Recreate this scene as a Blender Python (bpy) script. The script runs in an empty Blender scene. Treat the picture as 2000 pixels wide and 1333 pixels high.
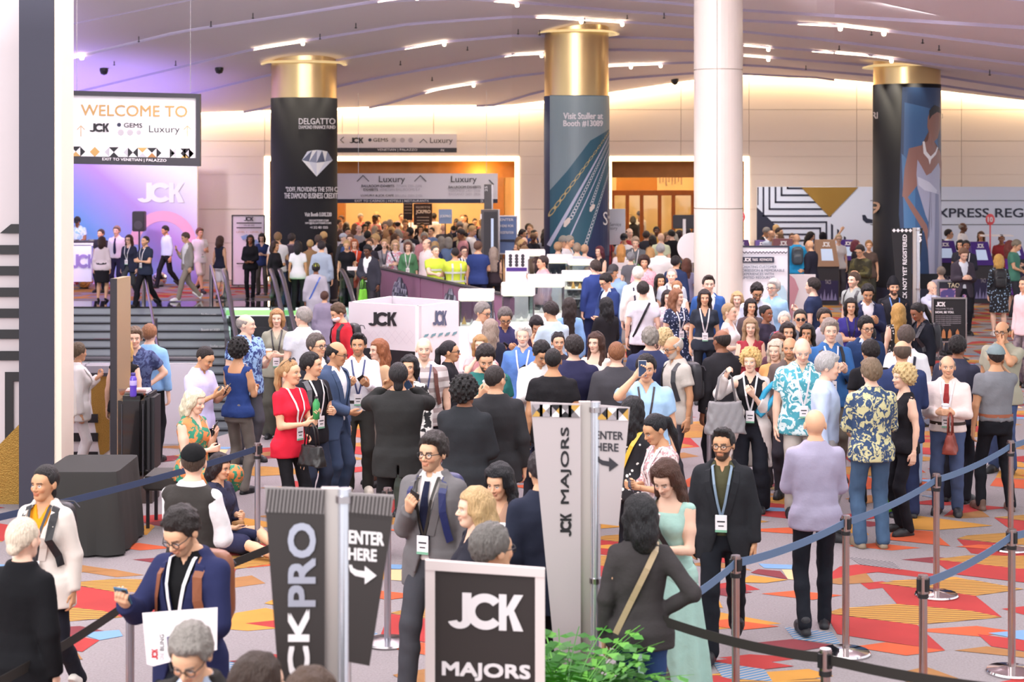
import bpy, bmesh, math, random
import numpy as np
from mathutils import Vector, Matrix
import openvdb as vdb
PI = math.pi
random.seed(7)
F = 3300.0      # focal length in pixels of the 2000 px frame
CH = 3.6        # camera height
HY = 310.0      # horizon row
sc = bpy.context.scene
C = sc.collection
# ---------------- camera, world, exposure, lights ----------------
cam = bpy.data.objects.new('camera', bpy.data.cameras.new('camera'))
C.objects.link(cam)
cam.location = (0, 0, CH)
cam.rotation_euler = (PI/2, 0, 0)
cam.data.sensor_width = 36
cam.data.lens = F/2000*36
cam.data.shift_y = -(666.5-HY)/2000
cam.data.clip_end = 300
cam.data.dof.use_dof = True
cam.data.dof.focus_distance = 16.5
cam.data.dof.aperture_fstop = 3.2
sc.camera = cam
sc.view_settings.view_transform = 'Standard'
sc.view_settings.look = 'None'
sc.view_settings.gamma = 1
sc.view_settings.use_curve_mapping = False
sc.view_settings.exposure = 0.5
wd = bpy.data.worlds.new('world')
sc.world = wd
wd.use_nodes = True
wd.node_tree.nodes['Background'].inputs[0].default_value = (0.97, 0.96, 1.0, 1)
wd.node_tree.nodes['Background'].inputs[1].default_value = 0.86
sc.cycles.max_bounces = 5
sc.cycles.diffuse_bounces = 3
sc.cycles.glossy_bounces = 2
sc.cycles.transmission_bounces = 4
sc.cycles.transparent_max_bounces = 8
sc.cycles.caustics_reflective = False
sc.cycles.caustics_refractive = False

def light(kind, loc, power, color=(1, 1, 1), size=1, size2=None, rot=(0, 0, 0), spot=None, name=None):
    l = bpy.data.lights.new(name or kind.lower()+'_light', kind)
    l.energy = power
    l.color = color
    if kind == 'AREA':
        l.shape = 'RECTANGLE' if size2 else 'SQUARE'
        l.size = size
        if size2: l.size_y = size2
    else:
        l.shadow_soft_size = size
    if spot: l.spot_size = math.radians(spot); l.spot_blend = .6
    o = bpy.data.objects.new(l.name, l)
    C.objects.link(o)
    o.location = loc
    o.rotation_euler = rot
    return o
# hall lighting; the overhead area lamp is added soft fill for unseen ceiling lights
light('AREA', (0, 10, 9.5), 1150, (1, .95, .93), 22, 16, (math.radians(-12), 0, 0), name='overhead_fill')
light('AREA', (-8, 2, 7), 900, (1, .96, .96), 10, 6, (math.radians(60), 0, math.radians(-25)), name='left_rear_fill')  # unseen area lamp high at the left, for soft overall light
for x, y, p in ((-9, 36, 380), (-1, 34, 420), (7, 36, 420), (13, 38, 380), (-4, 27, 420), (5, 26, 450), (0, 44, 300), (6, 45, 380), (14, 44.5, 420), (10, 45, 420), (-9, 44, 330)):
    light('SPOT', (x, y, 6.0 if abs(x) > 6 or y > 40 else 6.4), p*1.6, (1, .93, .86), .5, spot=140, name='ceiling_downlight')
light('AREA', (1, 13, 6.6), 3000, (1, .95, .97), 20, 3, (math.radians(158), 0, 0), name='ceiling_fill_up')  # added out-of-view lamp facing up to brighten the ceiling
light('AREA', (-1, 24.5, 6.15), 1300, (1, .94, .97), 13, 2, (math.radians(183), 0, 0), name='ceiling_fill_up')  # second added lamp, lifts the middle of the ceiling; no cove here
light('SPOT', (-11, 43.5, 4.3), 420, (1, .93, 1), .3, rot=(math.radians(62), 0, 0), spot=75, name='backdrop_fill_spot')  # added spot that brightens the backdrop print, without a fixture
light('SPOT', (-12, 44, 1.2), 900, (.35, .25, 1), .4, rot=(math.radians(165), 0, math.radians(30)), spot=120, name='stage_uplight')
light('SPOT', (-14, 36, 1.5), 900, (.5, .35, 1), .5, rot=(math.radians(165), math.radians(-15), 0), spot=120, name='stage_uplight')
light('SPOT', (-9.5, 44, 4.2), 260, (1, .35, .75), .3, rot=(math.radians(25), 0, 0), spot=90, name='stage_wash_light')

# ---------------- helpers ----------------
def W(px, py, d): return Vector(((px-1000)*d/F, d, CH-(py-HY)*d/F))
def XD(px, d): return (px-1000)*d/F
def ZD(py, d): return CH-(py-HY)*d/F
def FD(py): return F*CH/(py-HY)
def lin(c):
    if isinstance(c, str):
        c = tuple(int(c[i:i+2], 16)/255 for i in (0, 2, 4))
    return tuple(((v+.055)/1.055)**2.4 if v > .04045 else v/12.92 for v in c)
MATS = {}
def mat(key, col='ffffff', rough=.6, metal=0, emit=0, alpha=1, obj=False, attr=False, bump=0, bscale=60, pat=None, col2=None, scale=20, coat=0, sheen=0, spec=.5, noise=0):
    if key in MATS: return MATS[key]
    m = bpy.data.materials.new(key)
    m.use_nodes = True
    nt = m.node_tree
    b = nt.nodes['Principled BSDF']
    c = lin(col)
    b.inputs['Base Color'].default_value = (*c, 1)
    b.inputs['Roughness'].default_value = rough
    b.inputs['Metallic'].default_value = metal
    b.inputs['Specular IOR Level'].default_value = spec
    if coat: b.inputs['Coat Weight'].default_value = coat
    if sheen: b.inputs['Sheen Weight'].default_value = sheen
    if emit:
        b.inputs['Emission Color'].default_value = (*c, 1)
        b.inputs['Emission Strength'].default_value = emit
    L = nt.links.new
    src = None
    if obj:
        n = nt.nodes.new('ShaderNodeObjectInfo'); src = n.outputs['Color']
    if attr:
        n = nt.nodes.new('ShaderNodeVertexColor'); n.layer_name = 'Col'; src = n.outputs['Color']
    tc = None
    def coords():
        nonlocal tc
        if tc is None: tc = nt.nodes.new('ShaderNodeTexCoord')
        return tc.outputs['Object']
    if pat:
        fac = None
        if pat in ('stripe', 'plaid', 'vstripe'):
            def wave(d):
                w = nt.nodes.new('ShaderNodeTexWave'); w.bands_direction = d
                w.inputs['Scale'].default_value = scale
                L(coords(), w.inputs['Vector'])
                r = nt.nodes.new('ShaderNodeMath'); r.operation = 'GREATER_THAN'; r.inputs[1].default_value = .6
                L(w.outputs['Fac'], r.inputs[0]); return r.outputs[0]
            if pat == 'plaid':
                a1, a2 = wave('X'), wave('Z')
                mx = nt.nodes.new('ShaderNodeMath'); mx.operation = 'ADD'
                L(a1, mx.inputs[0]); L(a2, mx.inputs[1])
                m2 = nt.nodes.new('ShaderNodeMath'); m2.operation = 'MULTIPLY'; m2.inputs[1].default_value = .5
                L(mx.outputs[0], m2.inputs[0]); fac = m2.outputs[0]
            else:
                fac = wave('Z' if pat == 'stripe' else 'X')
        elif pat in ('floral', 'blotch', 'dots'):
            if pat == 'dots':
                v = nt.nodes.new('ShaderNodeTexVoronoi'); v.inputs['Scale'].default_value = scale
                L(coords(), v.inputs['Vector'])
                r = nt.nodes.new('ShaderNodeMath'); r.operation = 'LESS_THAN'; r.inputs[1].default_value = .3
                L(v.outputs['Distance'], r.inputs[0]); fac = r.outputs[0]
            else:
                v = nt.nodes.new('ShaderNodeTexNoise'); v.inputs['Scale'].default_value = scale
                v.inputs['Detail'].default_value = 3; v.inputs['Distortion'].default_value = 1.2 if pat == 'floral' else .3
                L(coords(), v.inputs['Vector'])
                r = nt.nodes.new('ShaderNodeValToRGB')
                r.color_ramp.elements[0].position = .49; r.color_ramp.elements[1].position = .53
                L(v.outputs['Fac'], r.inputs[0]); fac = r.outputs[0]
        mix = nt.nodes.new('ShaderNodeMix'); mix.data_type = 'RGBA'
        L(fac, mix.inputs[0])
        if src: L(src, mix.inputs[6])
        else: mix.inputs[6].default_value = (*c, 1)
        mix.inputs[7].default_value = (*lin(col2), 1)
        src = mix.outputs[2]
    if noise:
        n = nt.nodes.new('ShaderNodeTexNoise'); n.inputs['Scale'].default_value = bscale; n.inputs['Detail'].default_value = 4
        L(coords(), n.inputs['Vector'])
        mr = nt.nodes.new('ShaderNodeMapRange'); mr.inputs[3].default_value = 1-noise; mr.inputs[4].default_value = 1+noise
        L(n.outputs['Fac'], mr.inputs[0])
        h = nt.nodes.new('ShaderNodeHueSaturation')
        if src: L(src, h.inputs['Color'])
        else: h.inputs['Color'].default_value = (*c, 1)
        L(mr.outputs[0], h.inputs['Value'])
        src = h.outputs[0]
    if src: L(src, b.inputs['Base Color'])
    if bump:
        n = nt.nodes.new('ShaderNodeTexNoise'); n.inputs['Scale'].default_value = bscale; n.inputs['Detail'].default_value = 3
        L(coords(), n.inputs['Vector'])
        bp = nt.nodes.new('ShaderNodeBump'); bp.inputs['Strength'].default_value = bump; bp.inputs['Distance'].default_value = .02
        L(n.outputs['Fac'], bp.inputs['Height']); L(bp.outputs[0], b.inputs['Normal'])
    if alpha < 1:
        b.inputs['Alpha'].default_value = alpha
    MATS[key] = m
    return m
def glass(key, col='ffffff', a=.25):
    if key in MATS: return MATS[key]
    m = bpy.data.materials.new(key); m.use_nodes = True
    nt = m.node_tree; nt.nodes.clear()
    out = nt.nodes.new('ShaderNodeOutputMaterial')
    t = nt.nodes.new('ShaderNodeBsdfTransparent'); t.inputs[0].default_value = (*lin(col), 1)
    g = nt.nodes.new('ShaderNodeBsdfGlossy'); g.inputs['Roughness'].default_value = .05
    fr = nt.nodes.new('ShaderNodeMixShader'); fr.inputs[0].default_value = a
    nt.links.new(t.outputs[0], fr.inputs[1]); nt.links.new(g.outputs[0], fr.inputs[2]); nt.links.new(fr.outputs[0], out.inputs[0])
    MATS[key] = m
    return m

def link(name, me, m=None, parent=None):
    o = bpy.data.objects.new(name, me)
    C.objects.link(o)
    if m and me and not me.materials: me.materials.append(m)
    if parent: o.parent = parent
    return o
def empty(name, loc=(0, 0, 0), rz=0):
    o = bpy.data.objects.new(name, None); C.objects.link(o)
    o.location = loc; o.rotation_euler = (0, 0, rz); o.empty_display_size = .1
    return o
def tag(o, label=None, cat=None, group=None, kind=None):
    if label: o['label'] = label
    if cat: o['category'] = cat
    if group: o['group'] = group
    if kind: o['kind'] = kind
    return o
def struct(o): o['kind'] = 'structure'; return o

class MB:
    def __init__(s): s.v = []; s.f = []
    def add(s, vs, fs):
        n = len(s.v); s.v += [tuple(v) for v in vs]; s.f += [tuple(i+n for i in f) for f in fs]; return s
    def box(s, x0, y0, z0, x1, y1, z1, M=None):
        vs = [Vector((x, y, z)) for z in (z0, z1) for x, y in ((x0, y0), (x1, y0), (x1, y1), (x0, y1))]
        if M: vs = [M@v for v in vs]
        return s.add(vs, [(3, 2, 1, 0), (4, 5, 6, 7), (0, 1, 5, 4), (1, 2, 6, 5), (2, 3, 7, 6), (3, 0, 4, 7)])
    def cyl(s, p, q, r0, r1=None, n=16, cap=True):
        p, q = Vector(p), Vector(q)
        r1 = r0 if r1 is None else r1
        z = (q-p).normalized()
        x = z.orthogonal().normalized(); y = z.cross(x)
        vs = []
        for c, r in ((p, r0), (q, r1)):
            vs += [c+x*math.cos(a)*r+y*math.sin(a)*r for a in (2*PI*i/n for i in range(n))]
        fs = [(i, (i+1) % n, n+(i+1) % n, n+i) for i in range(n)]
        if cap: fs += [tuple(range(n-1, -1, -1)), tuple(range(n, 2*n))]
        return s.add(vs, fs)
    def lathe(s, prof, n=24, c=(0, 0, 0)):
        vs = [(c[0]+r*math.cos(2*PI*i/n), c[1]+r*math.sin(2*PI*i/n), c[2]+z) for r, z in prof for i in range(n)]
        fs = [(j*n+i, j*n+(i+1) % n, (j+1)*n+(i+1) % n, (j+1)*n+i) for j in range(len(prof)-1) for i in range(n)]
        return s.add(vs, fs)
    def tube(s, pts, r, n=8, ry=None, up=None):
        pts = [Vector(p) for p in pts]
        vs = []; up = Vector(up or (0, 0, 1))
        for i, p in enumerate(pts):
            t = (pts[min(i+1, len(pts)-1)]-pts[max(i-1, 0)]).normalized()
            x = t.cross(up)
            x = x.normalized() if x.length > 1e-3 else Vector((1, 0, 0))
            y = x.cross(t)
            vs += [p+x*math.cos(2*PI*k/n)*r+y*math.sin(2*PI*k/n)*(ry or r) for k in range(n)]
        fs = [(j*n+i, j*n+(i+1) % n, (j+1)*n+(i+1) % n, (j+1)*n+i) for j in range(len(pts)-1) for i in range(n)]
        fs += [tuple(range(n-1, -1, -1)), tuple(range((len(pts)-1)*n, len(pts)*n))]
        return s.add(vs, fs)
    def prism(s, poly, y0, y1):      # poly in (x, z)
        n = len(poly)
        vs = [(x, y0, z) for x, z in poly]+[(x, y1, z) for x, z in poly]
        return s.add(vs, [tuple(range(n)), tuple(range(2*n-1, n-1, -1))]+[(i, n+i, n+(i+1) % n, (i+1) % n) for i in range(n)])
    def build(s, name, m=None, parent=None, smooth=False, bevel=0):
        me = bpy.data.meshes.new(name)
        me.from_pydata(s.v, [], s.f)
        bm = bmesh.new(); bm.from_mesh(me)
        bmesh.ops.recalc_face_normals(bm, faces=bm.faces)
        if bevel: bmesh.ops.bevel(bm, geom=bm.edges[:], offset=bevel, segments=2, affect='EDGES')
        bm.to_mesh(me); bm.free()
        if smooth:
            me.polygons.foreach_set('use_smooth', [True]*len(me.polygons))
            if smooth != 2: me.set_sharp_from_angle(angle=math.radians(40))
        return link(name, me, m, parent)
def bx(name, x0, y0, z0, x1, y1, z1, m, parent=None, bevel=0):
    return MB().box(x0, y0, z0, x1, y1, z1).build(name, m, parent, bevel=bevel)
# a flat polygon (pixels of the photograph) standing at distance d, with real thickness
def pg(name, pts, d, m, parent=None, t=.004):
    mb = MB().prism([(XD(x, d), ZD(y, d)) for x, y in pts], d-t, d)
    return mb.build(name, m, parent)
def rc(name, x0, y0, x1, y1, d, m, parent=None, t=.004):
    return pg(name, [(x0, y0), (x1, y0), (x1, y1), (x0, y1)], d, m, parent, t)
# lettering: outline text fitted into a pixel rectangle at distance d
def tmesh(s, bold=0, res=3):
    cu = bpy.data.curves.new('text', 'FONT')
    cu.body = s; cu.offset = bold; cu.resolution_u = res; cu.fill_mode = 'FRONT'
    o = bpy.data.objects.new('text', cu); C.objects.link(o)
    me = bpy.data.meshes.new_from_object(o)
    bpy.data.objects.remove(o); bpy.data.curves.remove(cu)
    v = np.empty(len(me.vertices)*3); me.vertices.foreach_get('co', v); v = v.reshape(-1, 3)
    if not len(v): return me, v
    v[:, :2] -= v[:, :2].min(0); v[:, :2] /= np.maximum(v[:, :2].max(0), 1e-6)
    return me, v
def tx(s, x0, y0, x1, y1, d, m, parent=None, bold=.012, rot=0, fn=None, sk=None):
    """text fitted to the box; rot=1 reads upwards, fn maps (px,py) to a point, sk=(dy at the right edge)"""
    me, v = tmesh(s, 0)
    u, w = v[:, 0].copy(), v[:, 1].copy()
    if rot: u, w = 1-w, u
    hgt = abs(x1-x0) if rot else abs(y1-y0)
    b_ = max(bold, 0)*hgt*1.3
    px = x0+b_+u*(x1-x0-2*b_); py = y1-b_-w*(y1-y0-2*b_)
    if sk: py = py+u*sk
    if b_ > 0 and (fn is None or fn.__defaults__):      # heavy weight: the outline is laid down four times, slightly shifted
        n = len(me.vertices); nf = [tuple(p.vertices) for p in me.polygons]
        sh = ((-b_, -b_), (b_, -b_), (-b_, b_), (b_, b_)); st_ = .0004 if d < 20 else .003
        bpy.data.meshes.remove(me); me = bpy.data.meshes.new('text')
        PX = np.concatenate([px+a for a, _ in sh]); PY = np.concatenate([py+b for _, b in sh]); dd_ = np.repeat(np.arange(4)*st_, n)
        me.from_pydata(np.stack([(PX-1000)*d/F, d-dd_, CH-(PY-HY)*d/F], 1).tolist() if fn is None else [fn(a, b, .022+c*1.3) for a, b, c in zip(PX, PY, dd_)], [], [tuple(i+k*n for i in f) for k in range(4) for f in nf])
        return link('lettering', me, m, parent)
    if fn: co = np.array([fn(a, b) for a, b in zip(px, py)])
    else: co = np.stack([(px-1000)*d/F, np.full(len(px), d), CH-(py-HY)*d/F], 1)
    me.vertices.foreach_set('co', co.ravel()); me.update()
    return link('lettering', me, m, parent)
def jck(x0, y0, x1, y1, d, m, parent, fn=None, sk=0, rot=0, pieces='JCK'):
    """the three-letter mark: overlapping heavy J, C and K, drawn as flat print"""
    P = []
    def arc(cx, cy, r, a0, a1, n=14): return [(cx+r*math.cos(math.radians(a0+(a1-a0)*i/n)), cy+r*math.sin(math.radians(a0+(a1-a0)*i/n))) for i in range(n+1)]
    # J
    P += [[(.20, 1), (.32, 1), (.32, .25), (.20, .25)]]
    a = arc(.165, .26, .155, 0, -165, 16); b = arc(.165, .26, .035, 0, -165, 16)
    a = [(x, .26+(y-.26)*1.65) for x, y in a]; b = [(x, .26+(y-.26)*2.2) for x, y in b]
    for i in range(16): P.append([a[i], a[i+1], b[i+1], b[i]])
    a = arc(.50, .5, .25, 38, 322, 24); b = arc(.50, .5, .13, 322, 38, 24)
    ay = [(x, .5+(y-.5)*2) for x, y in a]; by = [(x, .5+(y-.5)*2) for x, y in b]
    for i in range(24): P.append([ay[i], ay[i+1], by[23-i], by[24-i]])
    P += [[(.68, 1), (.78, 1), (.78, 0), (.68, 0)], [(.78, .62), (.88, 1), (1, 1), (.86, .5), (.78, .4)], [(.80, .52), (.88, .56), (1, 0), (.87, 0)]]
    mb = MB()
    for k, q in enumerate(P):
        vs = []
        for u, w in q:
            if rot: u, w = 1-w, u
            px, py = x0+u*(x1-x0), y1-w*(y1-y0)+u*sk
            p = Vector(fn(px, py)) if fn else W(px, py, d)
            p.y -= (.0006 if d < 20 else .004)*(0 if k == 0 else 1 if k < 17 else 2 if k < 41 else k-38)
            vs.append(p)
        mb.add(vs, [tuple(range(len(vs)))])
    return mb.build('logo_mark', m, parent)
# ---------------- materials ----------------
M_wall = mat('wall_cream', 'f4e6dc', .75)
M_wallr = mat('wall_cream_joint', 'dccbbf', .8)
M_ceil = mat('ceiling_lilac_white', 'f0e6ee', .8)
M_riser_shade = mat('ceiling_riser', 'b9adc6', .8)  # darker lilac puts the shadow line of the seams into the colour
M_white = mat('white_board', 'f4eff2', .5)
M_gwhite = mat('grey_white_print', 'ded8de', .5)
M_black = mat('black_print', '1d1b20', .5)
M_dark = mat('dark_grey', '35333a', .5)
M_navyp = mat('navy_print', '2b2f45', .5)
M_gold = mat('gold_print', 'c39a5a', .45)
M_goldm = mat('brushed_gold', 'dcc08c', .28, 1)
M_goldf = mat('gold_glitter', 'a9843f', .4, .6, bump=.6, bscale=90, noise=.35)
M_copper = mat('copper_plaster', 'b4793f', .45, .3, noise=.3, bscale=3)
M_steel = mat('brushed_steel', 'b9b2b4', .22, 1)
M_chrome = mat('chrome', 'e6e2e4', .08, 1)
M_rubber = mat('black_rubber', '1a1a1d', .5)
M_lamp = mat('lamp_glow_warm', 'ffe9c4', emit=7)
M_cove = mat('cove_glow', 'ffe6bc', emit=4.5)
M_screen = mat('screen_glow', 'b9c8e2', emit=.3)
M_glass = glass('clear_glass', 'eef5f4', .1)
M_greenglass = glass('green_glass', 'c5e3d6', .14)
M_purple = mat('purple_kiosk', '4b2f86', .4)
M_greyt = mat('pale_grey_print', 'b9b3ba', .6)
def addmats(o, ms):
    for m in ms: o.data.materials.append(m)

# ---------------- floor: carpet with a hole for the stair well ----------------
PIT = [(-11.3, 41.0), (-3.9, 41.0), (-3.75, 39.3), (-3.05, 39.0), (-.3, 31.7), (-3.9, 21.6), (-11.3, 21.6)]
def make_floor():
    m = mat('carpet_grey', '8a8284', .95, bump=.5, bscale=55, noise=.3)
    X0, X1, Y0, Y1 = -22, 30, 4, 62
    mb = MB()
    # cut around the pit by bands of depth
    ys = [Y0, 21.6, 31.7, 39.0, 39.3, 41.0, Y1]
    def right(y):
        if y <= 31.7: return -3.9+(y-21.6)/(31.7-21.6)*3.6
        if y <= 39: return -.3+(y-31.7)/7.3*(-2.75)
        if y <= 39.3: return -3.05+(y-39)/.3*(-.7)
        return -3.75+(y-39.3)/1.7*(-.15)
    mb.add([(X0, Y0, 0), (X1, Y0, 0), (X1, 21.6, 0), (X0, 21.6, 0)], [(0, 1, 2, 3)])
    for a, b in zip(ys[1:-2], ys[2:-1]):
        mb.add([(right(a), a, 0), (X1, a, 0), (X1, b, 0), (right(b), b, 0)], [(0, 1, 2, 3)])
        mb.add([(X0, a, 0), (-11.3, a, 0), (-11.3, b, 0), (X0, b, 0)], [(0, 1, 2, 3)])
    mb.add([(X0, 41, 0), (X1, 41, 0), (X1, Y1, 0), (X0, Y1, 0)], [(0, 1, 2, 3)])
    f = struct(mb.build('floor', m))
    col = {'R': mat('carpet_red', '9e2c2a', .95, noise=.3, bscale=1.6), 'O': mat('carpet_orange', 'bb512b', .95, noise=.25, bscale=2),
           'M': mat('carpet_maroon', '742a31', .95, noise=.3, bscale=2), 'Y': mat('carpet_ochre', 'b98334', .95, noise=.25, bscale=2),
           'T': mat('carpet_brown', '94673a', .95, noise=.25, bscale=8), 'C': mat('carpet_cream', 'cdb184', .95),
           'B': mat('carpet_blue_stripe', '3d78a8', .95, pat='stripe', col2='9ab0bc', scale=1),
           'S': mat('carpet_ochre_stripe', 'd79a37', .95), 'G': mat('carpet_grey_stripe', '4f4b50', .95), 'L': mat('carpet_blue', '6c90b5', .95)}
    # stripes that run across the plan
    for k, a, b_, s, rot in (('B', '3a729c', '989496', 7, 1.0), ('S', 'c08c38', '7a5630', 6, 1.45), ('G', '4f4b50', '958d8f', 9, .9)):
        m_ = bpy.data.materials.new('carpet_stripes'); m_.use_nodes = True; nt = m_.node_tree
        tcn = nt.nodes.new('ShaderNodeTexCoord'); mp = nt.nodes.new('ShaderNodeMapping'); mp.inputs['Rotation'].default_value = (0, 0, rot)
        w = nt.nodes.new('ShaderNodeTexWave'); w.inputs['Scale'].default_value = s
        r = nt.nodes.new('ShaderNodeValToRGB'); r.color_ramp.elements[0].position = .4; r.color_ramp.elements[1].position = .5
        r.color_ramp.elements[0].color = (*lin(a), 1); r.color_ramp.elements[1].color = (*lin(b_), 1)
        nt.links.new(tcn.outputs['Object'], mp.inputs[0]); nt.links.new(mp.outputs[0], w.inputs['Vector']); nt.links.new(w.outputs['Fac'], r.inputs[0])
        nt.links.new(r.outputs[0], nt.nodes['Principled BSDF'].inputs['Base Color']); nt.nodes['Principled BSDF'].inputs['Roughness'].default_value = .95
        col[k] = m_
    S = """S 1716 1140 1800 1132 1900 1134 2000 1152 1905 1165
R 1716 1141 1905 1165 1957 1207 1880 1200 1752 1181
S 1640 1190 1752 1181 1900 1195 1957 1207 1791 1222 1613 1199
R 1613 1200 1791 1222 1846 1272 1750 1258 1635 1240
O 1664 1265 1730 1256 1846 1272 1770 1282
T 1864 1272 1927 1264 2000 1275 2040 1290
R 1909 1240 2000 1252 2010 1275 1936 1264
L 1930 1238 2000 1232 2030 1244 2000 1252
R 1817 1093 2000 1113 2050 1145 1864 1123
S 1824 1094 1890 1086 2000 1087 2060 1100 2000 1113
G 1658 1089 1743 1099 1761 1114 1680 1104
R 1640 1108 1673 1104 1761 1114 1692 1121 1600 1137
T 1600 1137 1692 1121 1707 1139 1640 1143
Y 1762 1015 1797 1009 1939 1028 1821 1037 1749 1033
O 1749 1034 1821 1039 1856 1068 1730 1055
R 1770 984 1840 975 1882 986 1836 989
B 1793 968 1821 969 1880 986 1852 980
O 1867 1069 1912 1065 2000 1069 1942 1075
O 1350 1219 1421 1211 1522 1225 1451 1232
B 1531 1226 1626 1237 1643 1261 1551 1250
M 1466 1258 1548 1250 1630 1262 1566 1273
C 1463 1260 1566 1274 1575 1290 1469 1270
R 1388 1293 1451 1285 1551 1303 1493 1309
B 1391 1294 1493 1309 1509 1333 1412 1326
R 1345 1326 1400 1321 1445 1333 1360 1345
M 1466 1120 1481 1113 1524 1117 1539 1133
Y 1466 1125 1539 1134 1496 1140 1440 1139
C 1527 1114 1557 1114 1577 1136 1539 1133
O 1487 1161 1551 1155 1645 1164 1587 1173
L 1481 1102 1560 1105 1551 1113 1493 1111
O 1440 1036 1551 1031 1600 1037 1551 1044
R 1484 981 1548 988 1542 995 1460 989
L 1470 990 1560 995 1530 1000 1480 999
Y 1440 975 1548 970 1580 976 1500 981
Y 1380 1158 1400 1165 1412 1189 1350 1180
M 1350 1154 1420 1150 1470 1158 1420 1166
T 1650 975 1700 968 1740 978 1690 985
R 1600 1010 1680 1003 1720 1012 1650 1022"""
    polys = []
    for ln in S.split('\n'):
        q = ln.split(); n = list(map(float, q[1:]))
        polys.append((q[0], [(XD(n[i], FD(n[i+1])), FD(n[i+1])) for i in range(0, len(n), 2)]))
    keys = list(col)
    vs, fs, mi = [], [], []
    rnd = random.Random(3)
    for ti, tj, lay in [(a, b, 1) for a in range(-8, 9) for b in range(-2, 8)]+[(a, b, 0) for a in range(-8, 9) for b in range(-1, 7)]:
        if True:
            ox, oy = (ti+.5*lay)*3.45+tj*.9, (tj+.43*lay)*6.1
            for k, p in polys:
                if lay and k in 'GBLC': continue
                if ti or tj:
                    if rnd.random() < .10: continue
                    if k in 'RMO' and rnd.random() < .4: k = rnd.choice('RMOYT')
                q = [(x+ox, y+oy, .0015+.0015*(1-lay)+.00003*(len(fs) % 40)) for x, y in p]
                cx, cy = sum(a[0] for a in q)/len(q), sum(a[1] for a in q)/len(q)
                if cy < 5 or cy > 49 or abs(cx) > 1+cy*.36: continue
                if cy > 21.2 and cy < 43.2 and cx > -11.8 and cx < (-3.5+(cy-21.6)*.36 if cy < 32 else .2-(cy-31.7)*.36 if cy < 39.3 else -3.6)+.3: continue
                n = len(vs); vs += q; fs.append(tuple(range(n, n+len(q)))); mi.append(keys.index(k))
    me = bpy.data.meshes.new('carpet_pattern'); me.from_pydata(vs, [], fs)
    bm = bmesh.new(); bm.from_mesh(me)
    for fc in bm.faces:
        if fc.normal.z < 0: fc.normal_flip()
    bm.to_mesh(me); bm.free()
    o = link('carpet_pattern', me, None, f); o['kind'] = 'stuff'
    addmats(o, [col[k] for k in keys])
    me.polygons.foreach_set('material_index', mi)
make_floor()

# ---------------- back wall: panels with open joints, two portals ----------------
WD = 50.0
M_back = M_wallr
wall = struct(empty('wall_back', (0, 0, 0)))
P1 = (XD(517, WD), XD(1014, WD)); P2 = (XD(1186, WD), XD(1463, WD)); PT = 3.66
zr = [0, 1.1, 2.1, 3.13, PT, 4.12, 5.05, 6.0, 7.2]
xr = [-20, -16.4, -13.1, -10.2, P1[0], P1[0]+2.3, P1[0]+5, P1[1], 1.6, P2[0], 5, P2[1], 10.2, 13.3, 16.6, 20, 24]
pm = None
for i in range(len(xr)-1):
    for j in range(len(zr)-1):
        cx = (xr[i]+xr[i+1])/2
        if zr[j+1] <= PT+.01 and (P1[0] < cx < P1[1] or P2[0] < cx < P2[1]): continue
        g = .007
        bx('wall_panel', xr[i]+g, WD, zr[j]+(g if j != 3 else 0), xr[i+1]-g, WD+.04, zr[j+1]-(g if j != 3 else 0), M_wall, wall)
for a, b, z0, z1 in ((-20, P1[0], 0, 7.2), (P1[1], P2[0], 0, 7.2), (P2[1], 24, 0, 7.2), (P1[0], P1[1], PT, 7.2), (P2[0], P2[1], PT, 7.2)):
    bx('wall_backing', a, WD+.04, z0, b, WD+.25, z1, M_back, wall)
# portals: lit reveal, copper lining
for (a, b), nm in ((P1, 1), (P2, 2)):
    t = struct(empty('trim_%d' % nm))
    w = .13
    bx('light_strip', a, WD-.02, PT-w, b, WD+.1, PT, M_cove, t)
    for xa in (a, b-w): bx('light_strip', xa, WD-.02, 0, xa+w, WD+.1, PT-w, M_cove, t)
    bx('copper_lintel', a+w, WD+.1, PT-w-.02, b-w, WD+2.2, PT-w+.05, M_copper, t)
    bx('copper_lintel', a+w, WD+1.9, 3.02, b-w, WD+2.2, PT-w, M_copper, t)
    for xa, xb in ((a+w-.05, a+w), (b-w, b-w+.05)): bx('copper_reveal', xa, WD+.1, 0, xb, WD+2.2, PT-w, M_copper, t)
M_hall = mat('golden_hall_wall', 'e6c48c', .6, noise=.12, bscale=1.2)
M_hallc = mat('golden_hall_ceiling', 'c98f45', .6)
M_wood = mat('amber_wood', 'a86b2c', .4, noise=.2, bscale=6)
hall = struct(empty('wall_hall'))
hx0, hx1 = -9, 8.8
bx('hall_wall', hx0, 61, 0, hx1, 61.3, 4.4, M_hall, hall)
bx('hall_wall', hx0-.3, WD+.3, 0, hx0, 61, 4.4, M_hall, hall)
bx('hall_wall', hx1, WD+.3, 0, hx1+.3, 61, 4.4, M_hall, hall)
bx('hall_wall', .9, WD+.3, 0, 1.8, 61, 4.4, M_hall, hall)
bx('hall_ceiling', hx0, WD+.3, 4.4, hx1, 61.3, 4.6, M_hallc, hall)
for x in (-6.5, -3.5, -.8): bx('hall_pilaster', x, 60.6, 0, x+.5, 61, 4.4, M_wood, hall)
for x in (-6, -3.4, -.8, 3.6, 5.4):
    light('POINT', (x, 56, 3.9), 300, (1, .82, .55), .3, name='hall_lamp')
    MB().lathe([(0, -.06), (.28, -.05), (.3, 0), (0, .02)], 16, (x, 56, 4.36)).build('hall_lamp_disc', M_lamp, hall)
light('POINT', (-1, 51.2, 3.1), 60, (1, .6, .15), .2, name='portal_lamp')
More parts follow.
